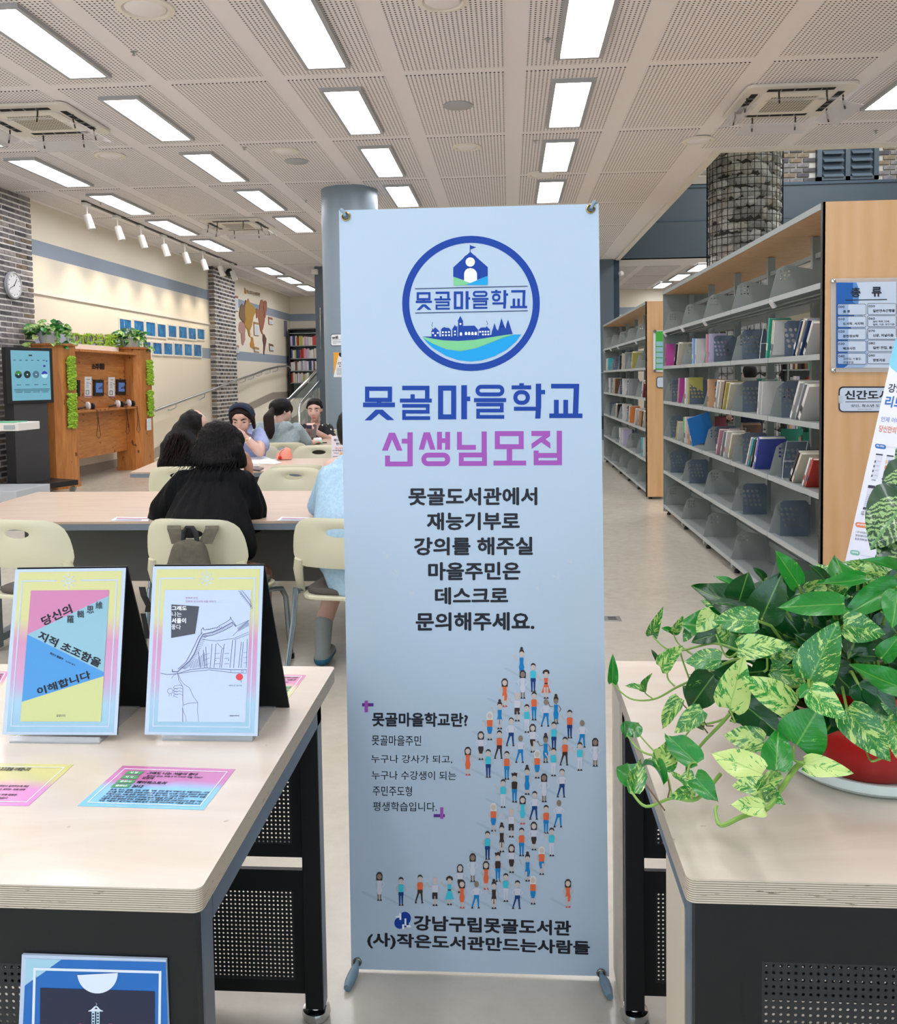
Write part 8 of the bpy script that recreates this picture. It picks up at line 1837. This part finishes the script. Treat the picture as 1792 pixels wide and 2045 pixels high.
def leaf_mesh(mname, heart=1.0, curl=.12, fold=.18, wave=.03, seed=0):
    rnd = random.Random(seed); NV, NU = 11, 8; vs = []; fs = []
    for j in range(NV + 1):
        v = j / NV
        vv = v ** 1.25; hw = .5 * math.sqrt(max(0, 1 - ((.27 - vv) / .27) ** 2)) if vv < .27 else .5 * (1 - ((vv - .27) / .73) ** 1.9) ** .95 * (1 - .10 * vv)
        if j == 0: hw = .0
        if j == NV: hw = 0
        v = vv
        for i in range(NU + 1):
            u = (i / NU) * 2 - 1; x = u * hw
            back = heart * .10 * (abs(u) ** 1.2) * max(0, 1 - v * 2.6) * (1 if j else 0)   # lobes reach behind the stalk
            y = v - back
            z = fold * abs(x) - curl * (v - .35) ** 2 * 1.6 + wave * math.sin(v * 9 + u * 2 + seed) * abs(u)
            vs.append((x, y, z))
    for j in range(NV):
        for i in range(NU): a = j * (NU + 1) + i; fs.append((a, a + 1, a + NU + 2, a + NU + 1))
    me = bpy.data.meshes.new('leaf'); me.from_pydata(vs, [], fs); me.materials.append(M[mname]); me.polygons.foreach_set('use_smooth', [True] * len(fs)); me.update()
    return me
LM = {k: [leaf_mesh(m_, 1, c_, f_, .03, sd) for sd, (c_, f_) in enumerate(((.18, .22), (.05, .10), (.35, .3), (-.1, .15)))] for k, m_ in (('d', 'leaf_dark'), ('p', 'leaf_plain'), ('v', 'leaf_varied'), ('l', 'leaf_light'))}
def leaf(parent, base, tip, width, kind, face_dir, roll=0.0, var=None, stalk=None, sm=None):
    ax = tip - base; L = ax.length; a = ax.normalized(); n_ = (face_dir - a * face_dir.dot(a)).normalized(); s = a.cross(n_)
    if roll: q = Matrix.Rotation(roll, 3, a); n_ = q @ n_; s = q @ s
    Mx = Matrix(((s.x * width, a.x * L, n_.x * L, base.x), (s.y * width, a.y * L, n_.y * L, base.y), (s.z * width, a.z * L, n_.z * L, base.z), (0, 0, 0, 1)))
    me = (sm or LM)[kind][var if var is not None else random.randrange(4)]
    o = bpy.data.objects.new('leaf', me); COL.objects.link(o); o.parent = parent; o.matrix_basis = Matrix.Translation(-wl(parent)) @ Mx
    if stalk is not None:
        m_ = base.lerp(stalk, .5) + Vector((0, 0, .01)); MB().tube([base + a * L * .02, m_, stalk], [.0022, .0026, .003], 6).build('leaf_stalk', M['vine_green'], parent, smooth=True)
    return o
ps = cset(1190, 1080, 2.977)
PC = at(1727, 1514, z=ZT + .012); PC = Vector((PC.x, PC.y + .0, ZT)); 
pot = thing('potted_pothos', 'variegated pothos in a red pot on a white saucer, trailing over the right desk', 'plant', PC)
mat('pot_red', '#b01612', .28, coat=.4); mat('saucer_white', '#cfd8d4', .3, coat=.3); mat('soil', '#2a2018', .95)
rs = .143
MB().lathe([(.001, ZT + .001), (rs * .86, ZT + .001), (rs * .97, ZT + .012), (rs, ZT + .028), (rs - .005, ZT + .028), (rs * .9, ZT + .008), (.001, ZT + .006)], 64, c=(PC.x, PC.y)).build('saucer', M['saucer_white'], pot, smooth=30)
MB().lathe([(.001, ZT + .008), (.088, ZT + .008), (.091, ZT + .012), (.128, ZT + .145), (.134, ZT + .147), (.134, ZT + .163), (.128, ZT + .163), (.122, ZT + .142), (.001, ZT + .145)], 48, c=(PC.x, PC.y)).build('pot', M['pot_red'], pot, smooth=30)
MB().lathe([(.122, ZT + .143), (.001, ZT + .155)], 24, c=(PC.x, PC.y)).build('soil', M['soil'], pot)
def dep(px, py, d=0.0):
    full = (.645 * 1750) / max(py - 752, 60)
    base = 1.47 if px > 1500 else 1.47 + (1500 - px) * .0006
    return min(base, full - .035) - d
def PP(x, y, d=0.0): px, py = ps(x, y); return at(px, py, y=dep(px, py, d))
LEAVES = [  # base, tip, width in crop pixels, kind, depth step towards the viewer, roll, form
 ((1210, 268), (1068, 55), 135, 'p', .05, .2, 1), ((860, 290), (710, 200), 55, 'p', .0, .5, 0), ((1005, 225), (943, 160), 50, 'd', 0, 0, 0), ((850, 370), (905, 190), 175, 'd', .02, 0, 1), ((985, 470), (1110, 185), 210, 'd', .04, 0, 0), ((905, 415), (675, 345), 70, 'd', .03, .6, 0),
 ((1610, 225), (1300, 270), 95, 'p', .05, .3, 3), ((1480, 375), (1075, 395), 160, 'p', .09, .1, 1), ((1800, 270), (1460, 450), 165, 'p', .07, 0, 0), ((1800, 300), (1760, 520), 150, 'p', .1, 0, 1), ((1380, 250), (1284, 140), 70, 'd', .02, .3, 0), ((1720, 210), (1478, 112), 85, 'v', .0, .2, 0),
 ((1810, 180), (1603, 92), 75, 'p', .06, .3, 2), ((700, 425), (600, 545), 120, 'l', .05, -.3, 1), ((965, 475), (690, 470), 165, 'v', .1, 0, 1), ((585, 505), (520, 600), 75, 'v', .01, 0, 0), ((720, 555), (560, 600), 90, 'd', .03, 0, 0), ((745, 705), (522, 715), 140, 'v', .09, .2, 1), ((385, 755), (512, 625), 105, 'l', .08, 0, 1),
 ((335, 568), (386, 418), 70, 'v', .03, .2, 2), ((460, 545), (518, 458), 60, 'v', .03, .8, 0), ((460, 545), (395, 515), 45, 'p', .03, .4, 0), ((370, 712), (332, 645), 28, 'd', .02, 0, 0), ((845, 640), (1158, 615), 145, 'v', .13, 0, 1), ((1270, 835), (1440, 478), 240, 'v', .17, -.1, 1), ((1475, 500), (1725, 555), 170, 'v', .12, .1, 1),
 ((795, 1000), (878, 690), 195, 'l', .17, 0, 1), ((1180, 995), (865, 808), 190, 'l', .18, 0, 1), ((1275, 890), (1492, 1058), 170, 'l', .21, 0, 1), ((1270, 870), (1210, 930), 75, 'p', .20, .2, 0), ((1830, 880), (1492, 740), 150, 'p', .19, .2, 3), ((700, 800), (540, 1020), 190, 'd', .08, 0, 0), ((500, 935), (385, 1120), 95, 'v', .09, .3, 0),
 ((635, 1005), (465, 1145), 115, 'v', .12, 0, 1), ((865, 960), (1120, 1165), 210, 'd', .10, 0, 0), ((1195, 1215), (1330, 990), 270, 'p', .21, 0, 1), ((1490, 1000), (1755, 1312), 215, 'v', .17, 0, 1), ((1000, 1195), (755, 1150), 150, 'v', .16, .1, 1), ((1072, 1362), (1088, 1112), 170, 'p', .19, 0, 1), ((990, 1385), (683, 1255), 175, 'l', .18, .05, 1),
 ((1240, 1325), (1532, 1380), 125, 'l', .19, .1, 1), ((600, 1322), (410, 1138), 150, 'p', .14, 0, 1), ((395, 1362), (440, 1185), 140, 'v', .11, 0, 1), ((975, 1478), (1128, 1357), 85, 'v', .2, .3, 0), ((985, 1500), (1105, 1545), 130, 'v', .16, 0, 0), ((985, 1480), (805, 1440), 120, 'v', .18, .3, 0), ((1005, 1590), (805, 1570), 120, 'l', .19, .1, 1),
 ((190, 1155), (262, 1070), 120, 'p', .04, 0, 0), ((185, 1160), (188, 1058), 62, 'p', .06, .4, 0), ((225, 1455), (190, 1292), 170, 'p', .06, 0, 0), ((230, 1498), (272, 1292), 100, 'v', .09, .2, 1), ((405, 1420), (285, 1262), 60, 'p', .1, .3, 2), ((500, 1385), (585, 1495), 115, 'v', .12, 0, 0), ((600, 1415), (742, 1575), 130, 'p', .15, .2, 3), ((565, 1500), (450, 1520), 85, 'v', .13, 0, 0),
 ((100, 848), (104, 678), 62, 'p', .03, .2, 0), ((290, 888), (172, 852), 48, 'v', .03, .4, 0), ((290, 888), (318, 795), 50, 'v', .03, -.4, 0), ((1040, 700), (1205, 640), 130, 'v', .07, 0, 0), ((1040, 770), (1262, 845), 110, 'v', .1, .2, 0), ((1530, 680), (1720, 690), 85, 'd', .1, 0, 0), ((1390, 760), (1560, 920), 200, 'd', .08, 0, 0),
 ((1630, 860), (1790, 1060), 160, 'd', .15, 0, 0), ((1760, 1080), (1800, 1300), 110, 'l', .17, .2, 0), ((1100, 410), (1240, 590), 150, 'd', .0, 0, 0), ((950, 500), (1200, 590), 120, 'd', .02, .3, 0), ((1240, 470), (1420, 560), 150, 'd', .0, 0, 0), ((1480, 480), (1660, 420), 120, 'd', .0, .2, 0), ((600, 740), (700, 770), 70, 'v', .05, .4, 0), ((1250, 300), (1420, 240), 90, 'v', .0, .3, 0), ((560, 1000), (640, 1120), 120, 'd', .03, 0, 0),
 ((330, 1290), (420, 1350), 90, 'v', .05, 0, 0), ((1420, 1010), (1560, 1150), 150, 'd', .1, 0, 0), ((1300, 600), (1500, 700), 160, 'd', .05, 0, 0), ((1650, 540), (1800, 660), 130, 'd', .06, 0, 0), ((1380, 480), (1300, 380), 120, 'd', .02, .2, 0), ((1700, 700), (1810, 560), 110, 'p', .12, .1, 1), ((1700, 1180), (1815, 980), 120, 'v', .12, .2, 0), ((1560, 160), (1680, 260), 110, 'v', .02, .1, 0), ((1430, 330), (1440, 200), 110, 'v', .03, .1, 0), ((1560, 850), (1660, 1010), 150, 'd', .15, 0, 1), ((1640, 1010), (1800, 1130), 150, 'v', .16, .1, 0), ((1700, 880), (1640, 760), 150, 'd', .1, 0, 0), ((1340, 660), (1200, 560), 150, 'd', .04, 0, 0), ((1120, 560), (1000, 480), 130, 'd', .03, 0, 0),
 ((1520, 330), (1640, 470), 160, 'd', .02, 0, 0), ((1700, 420), (1800, 560), 150, 'd', .02, 0, 0), ((980, 560), (880, 480), 120, 'd', .02, 0, 0), ((1150, 690), (1060, 600), 120, 'v', .06, 0, 0), ((1420, 860), (1300, 760), 120, 'd', .1, 0, 0), ((940, 1090), (1010, 1180), 120, 'd', .1, 0, 0), ((620, 960), (520, 860), 120, 'd', .06, 0, 0), ((800, 560), (720, 520), 110, 'v', .02, 0, 0)]
hub_p = Vector((PC.x, PC.y, ZT + .17))
for i, (b, tp, w_, k, d, ro, vr) in enumerate(LEAVES):
    B0 = PP(b[0], b[1], d); T0 = PP(tp[0], tp[1], d + .012 + random.uniform(-.01, .012)); mid = (B0 + T0) / 2
    for q in (B0, T0): q.z = max(q.z, ZT + .012)
    wm_ = w_ / 2.977 / 1750 * (mid.y) * 1.08
    fd = (CAM - mid).normalized() + Vector((0, 0, .35)) + Vector((random.uniform(-.2, .2), 0, random.uniform(-.1, .1)))
    st_ = None
    if ps(*b)[0] > 1480 and ps(*b)[1] < 1470:
        st_ = hub_p + Vector((max(-.09, min(.09, (B0.x - hub_p.x) * .5)), random.uniform(-.05, .05), -.0))
        if (st_ - B0).length > .2: st_ = B0.lerp(st_, .45) 
    leaf(pot, B0, T0, wm_, k, fd, ro, vr, st_)
# fill of smaller dark leaves deep inside the crown, over the pot
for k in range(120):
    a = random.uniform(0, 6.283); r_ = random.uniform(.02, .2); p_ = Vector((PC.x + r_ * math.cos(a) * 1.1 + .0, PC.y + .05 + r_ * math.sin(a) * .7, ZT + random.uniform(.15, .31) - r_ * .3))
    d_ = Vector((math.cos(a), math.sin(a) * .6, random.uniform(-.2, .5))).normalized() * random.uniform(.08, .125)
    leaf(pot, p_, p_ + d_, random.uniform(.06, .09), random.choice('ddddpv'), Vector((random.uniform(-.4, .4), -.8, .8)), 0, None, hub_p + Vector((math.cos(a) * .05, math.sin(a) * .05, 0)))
def vine(name, pts, r0, r1, d=.03):
    P = [PP(x, y, d) for x, y in pts]
    for q in P: q.z = max(q.z, ZT + .006)
    # smooth the path
    out = []
    for i in range(len(P) - 1):
        p0 = P[max(i - 1, 0)]; p1 = P[i]; p2 = P[i + 1]; p3 = P[min(i + 2, len(P) - 1)]
        for s_ in range(5):
            t_ = s_ / 5; out.append(.5 * ((2 * p1) + (p2 - p0) * t_ + (2 * p0 - 5 * p1 + 4 * p2 - p3) * t_ * t_ + (3 * p1 - p0 - 3 * p2 + p3) * t_ ** 3))
    out.append(P[-1]); n_ = len(out); MB().tube(out, [.68 * (r0 + (r1 - r0) * i / (n_ - 1)) for i in range(n_)], 8).build(name, M['vine_green'], pot, smooth=True)
vine('vine', [(1480, 740), (1180, 700), (1000, 690), (850, 700), (680, 770), (570, 830), (480, 872), (345, 942), (205, 938), (100, 848)], .0045, .002)
vine('vine', [(1400, 900), (1150, 860), (920, 905), (750, 1085), (630, 1210), (550, 1320), (545, 1400)], .0055, .003, .10)
vine('vine', [(900, 930), (760, 1060), (590, 1105), (530, 1165)], .003, .002, .06)
vine('vine', [(850, 660), (780, 690), (715, 555)], .003, .002, .05); vine('vine', [(850, 650), (700, 610), (520, 650), (420, 640), (338, 568)], .003, .002, .04); vine('vine', [(700, 760), (640, 720), (500, 620), (460, 545)], .003, .0018, .03)
vine('vine', [(560, 830), (520, 720), (500, 650)], .0025, .002, .03); vine('vine', [(470, 865), (430, 820), (425, 760)], .0025, .002, .05); vine('vine', [(345, 942), (300, 910), (290, 885)], .002, .0015)
vine('vine', [(620, 1230), (480, 1270), (340, 1275), (250, 1235), (190, 1160)], .0035, .002, .06); vine('vine', [(350, 1255), (300, 1200), (265, 1160)], .002, .0018, .06)
vine('vine', [(740, 1390), (600, 1535), (450, 1530), (300, 1580), (215, 1495)], .0045, .0025, .10); vine('vine', [(450, 1530), (435, 1430), (415, 1370)], .003, .002, .1)
vine('vine', [(1240, 1320), (1190, 1350), (1100, 1480), (1020, 1590), (870, 1640), (745, 1692), (712, 1610), (720, 1580)], .0062, .003, .17); vine('vine', [(1020, 1590), (990, 1540), (985, 1490)], .003, .0025, .18)
vine('vine', [(1240, 1325), (1180, 1300), (1180, 1220)], .003, .0025, .2); vine('vine', [(1100, 1480), (1080, 1440), (1072, 1362)], .003, .0025, .18); vine('vine', [(1700, 1290), (1640, 1310), (1610, 1255)], .003, .002, .12); vine('vine', [(545, 1400), (560, 1330), (600, 1320)], .0025, .002, .14); vine('vine', [(800, 1060), (830, 1080), (795, 1000)], .002, .002, .14)
vine('vine', [(1700, 640), (1740, 700), (1770, 580)], .004, .003, .1); vine('vine', [(1000, 780), (1020, 760), (1020, 700)], .003, .0025, .08)
for a, b, c in (((790, 1010), (810, 1040), (825, 1070)), ((620, 1090), (650, 1120), (668, 1145)), ((300, 1450), (380, 1560), (410, 1602)), ((430, 1420), (440, 1480), (430, 1525)), ((510, 960), (530, 985), (545, 1000)), ((630, 1050), (660, 1100), (700, 1100))):
    P = [PP(*a, .12), PP(*b, .12), PP(*c, .12)]; MB().tube(P, .0011, 5).build('aerial_root', mat('root_brown', '#5d4630', .8), pot)

# large variegated leaf plant at the right edge, standing on the same desk
dz = (.95, 1.80)
dp = thing('dieffenbachia', 'broad striped leaves of a tall plant cut by the right frame edge', 'plant', (dz[0], dz[1], ZT))
n = N('leaf_striped'); uv = n.new('TexCoord').outputs['Object']; s_ = n.new('SeparateXYZ', ins={0: uv}).outputs; ax = n.math('ABSOLUTE', s_[0])
ph = n.math('ADD', n.math('MULTIPLY', n.math('SUBTRACT', s_[1], n.math('MULTIPLY', ax, .85)), 60), n.math('MULTIPLY', n.noise(uv, 7, 5, .75), 22))
st2 = n.math('GREATER_THAN', n.math('SINE', ph), .05); ed = n.math('LESS_THAN', ax, n.math('MULTIPLY', n.math('SINE', n.math('MULTIPLY', s_[1], 3.1)), .36))
c = n.mix(n.math('MULTIPLY', st2, ed), H('#123f1c'), H('#8fb06c')); c = n.mix(n.math('LESS_THAN', ax, .02), c, H('#5e8f50')); n.set(col=c, rough=.3, coat=.3)
DM = {'s': [leaf_mesh('leaf_striped', .4, .2, .15, .03, 5)] * 4}
MB().lathe([(.001, ZT + .001), (.07, ZT + .001), (.095, ZT + .14), (.1, ZT + .15), (.092, ZT + .15), (.088, ZT + .13), (.001, ZT + .13)], 36, c=dz).build('pot', M['saucer_white'], dp, smooth=30)
MB().lathe([(.088, ZT + .131), (.001, ZT + .135)], 20, c=dz).build('soil', M['soil'], dp)
MB().tube([(dz[0], dz[1], ZT + .13), (dz[0] - .01, dz[1], ZT + .26), (dz[0] + .01, dz[1], ZT + .4)], [.014, .012, .008], 10).build('stem', M['vine_green'], dp, smooth=True)
for b, tp, w_, y_ in (((1822, 985), (1738, 1090), .12, 1.74), ((1832, 930), (1770, 1010), .09, 1.78), ((1835, 1120), (1745, 1180), .12, 1.70), ((1850, 1060), (1760, 1150), .13, 1.72), ((1850, 900), (1900, 800), .12, 1.85), ((1860, 980), (1960, 1000), .12, 1.8), ((1840, 1000), (1800, 900), .09, 1.86)):
    B0, T0 = at(*b, y=y_), at(*tp, y=y_ - .03); leaf(dp, B0, T0, w_, 's', Vector((-.3, -.8, .5)), .1, 0, Vector((dz[0], dz[1], B0.z - .06)), DM)
# trailing plants in pale pots on the booth pillars
mat('pot_pale', '#cfd3da', .35)
def small_pot(px, label, yc, zt_, xc=-6.27):
    t = thing('trailing_plant', label, 'plant', (xc, yc, zt_)); r_ = .15
    MB().lathe([(.001, zt_), (r_ * .72, zt_), (r_ * .76, zt_ + .02), (r_ * .98, zt_ + .13), (r_ * 1.08, zt_ + .135), (r_ * 1.08, zt_ + .16), (r_ * .98, zt_ + .16), (r_ * .94, zt_ + .13), (.001, zt_ + .13)], 36, c=(xc, yc)).build('pot', M['pot_pale'], t, smooth=30)
    for k in range(120):
        a = random.uniform(0, 6.283); e = random.random(); r2 = random.uniform(.02, .26) if e < .8 else random.uniform(.2, .33)
        z_ = zt_ + .24 - r2 * .35 + random.uniform(-.05, .09) - (.18 * random.random() if e >= .8 else 0)
        p_ = Vector((xc + r2 * math.cos(a) * .85, yc + r2 * math.sin(a), z_)); d_ = Vector((math.cos(a), math.sin(a), random.uniform(-.7, .3))).normalized() * random.uniform(.09, .14)
        leaf(t, p_, p_ + d_, random.uniform(.06, .09), random.choice('pdvl'), Vector((.6, -.7, .7)), 0)
    for k in range(5):
        a = -1.2 + k * .55; P = [Vector((xc + .1 * math.cos(a), yc + .1 * math.sin(a), zt_ + .15)), Vector((xc + .25 * math.cos(a), yc + .25 * math.sin(a), zt_ + .15)), Vector((xc + .27 * math.cos(a), yc + .29 * math.sin(a), zt_ + .0))]
        MB().tube(P, .005, 5).build('vine', M['vine_green'], t)
small_pot(120, 'trailing green plant in pale grey pot on the booth\'s left pillar', 11.62, zt1); small_pot(285, 'trailing green plant in pale grey pot on the booth\'s right pillar', 14.2, zt2)
for n_ in list(bpy.data.scenes):
    if n_.name == 'workbench': bpy.data.scenes.remove(n_)
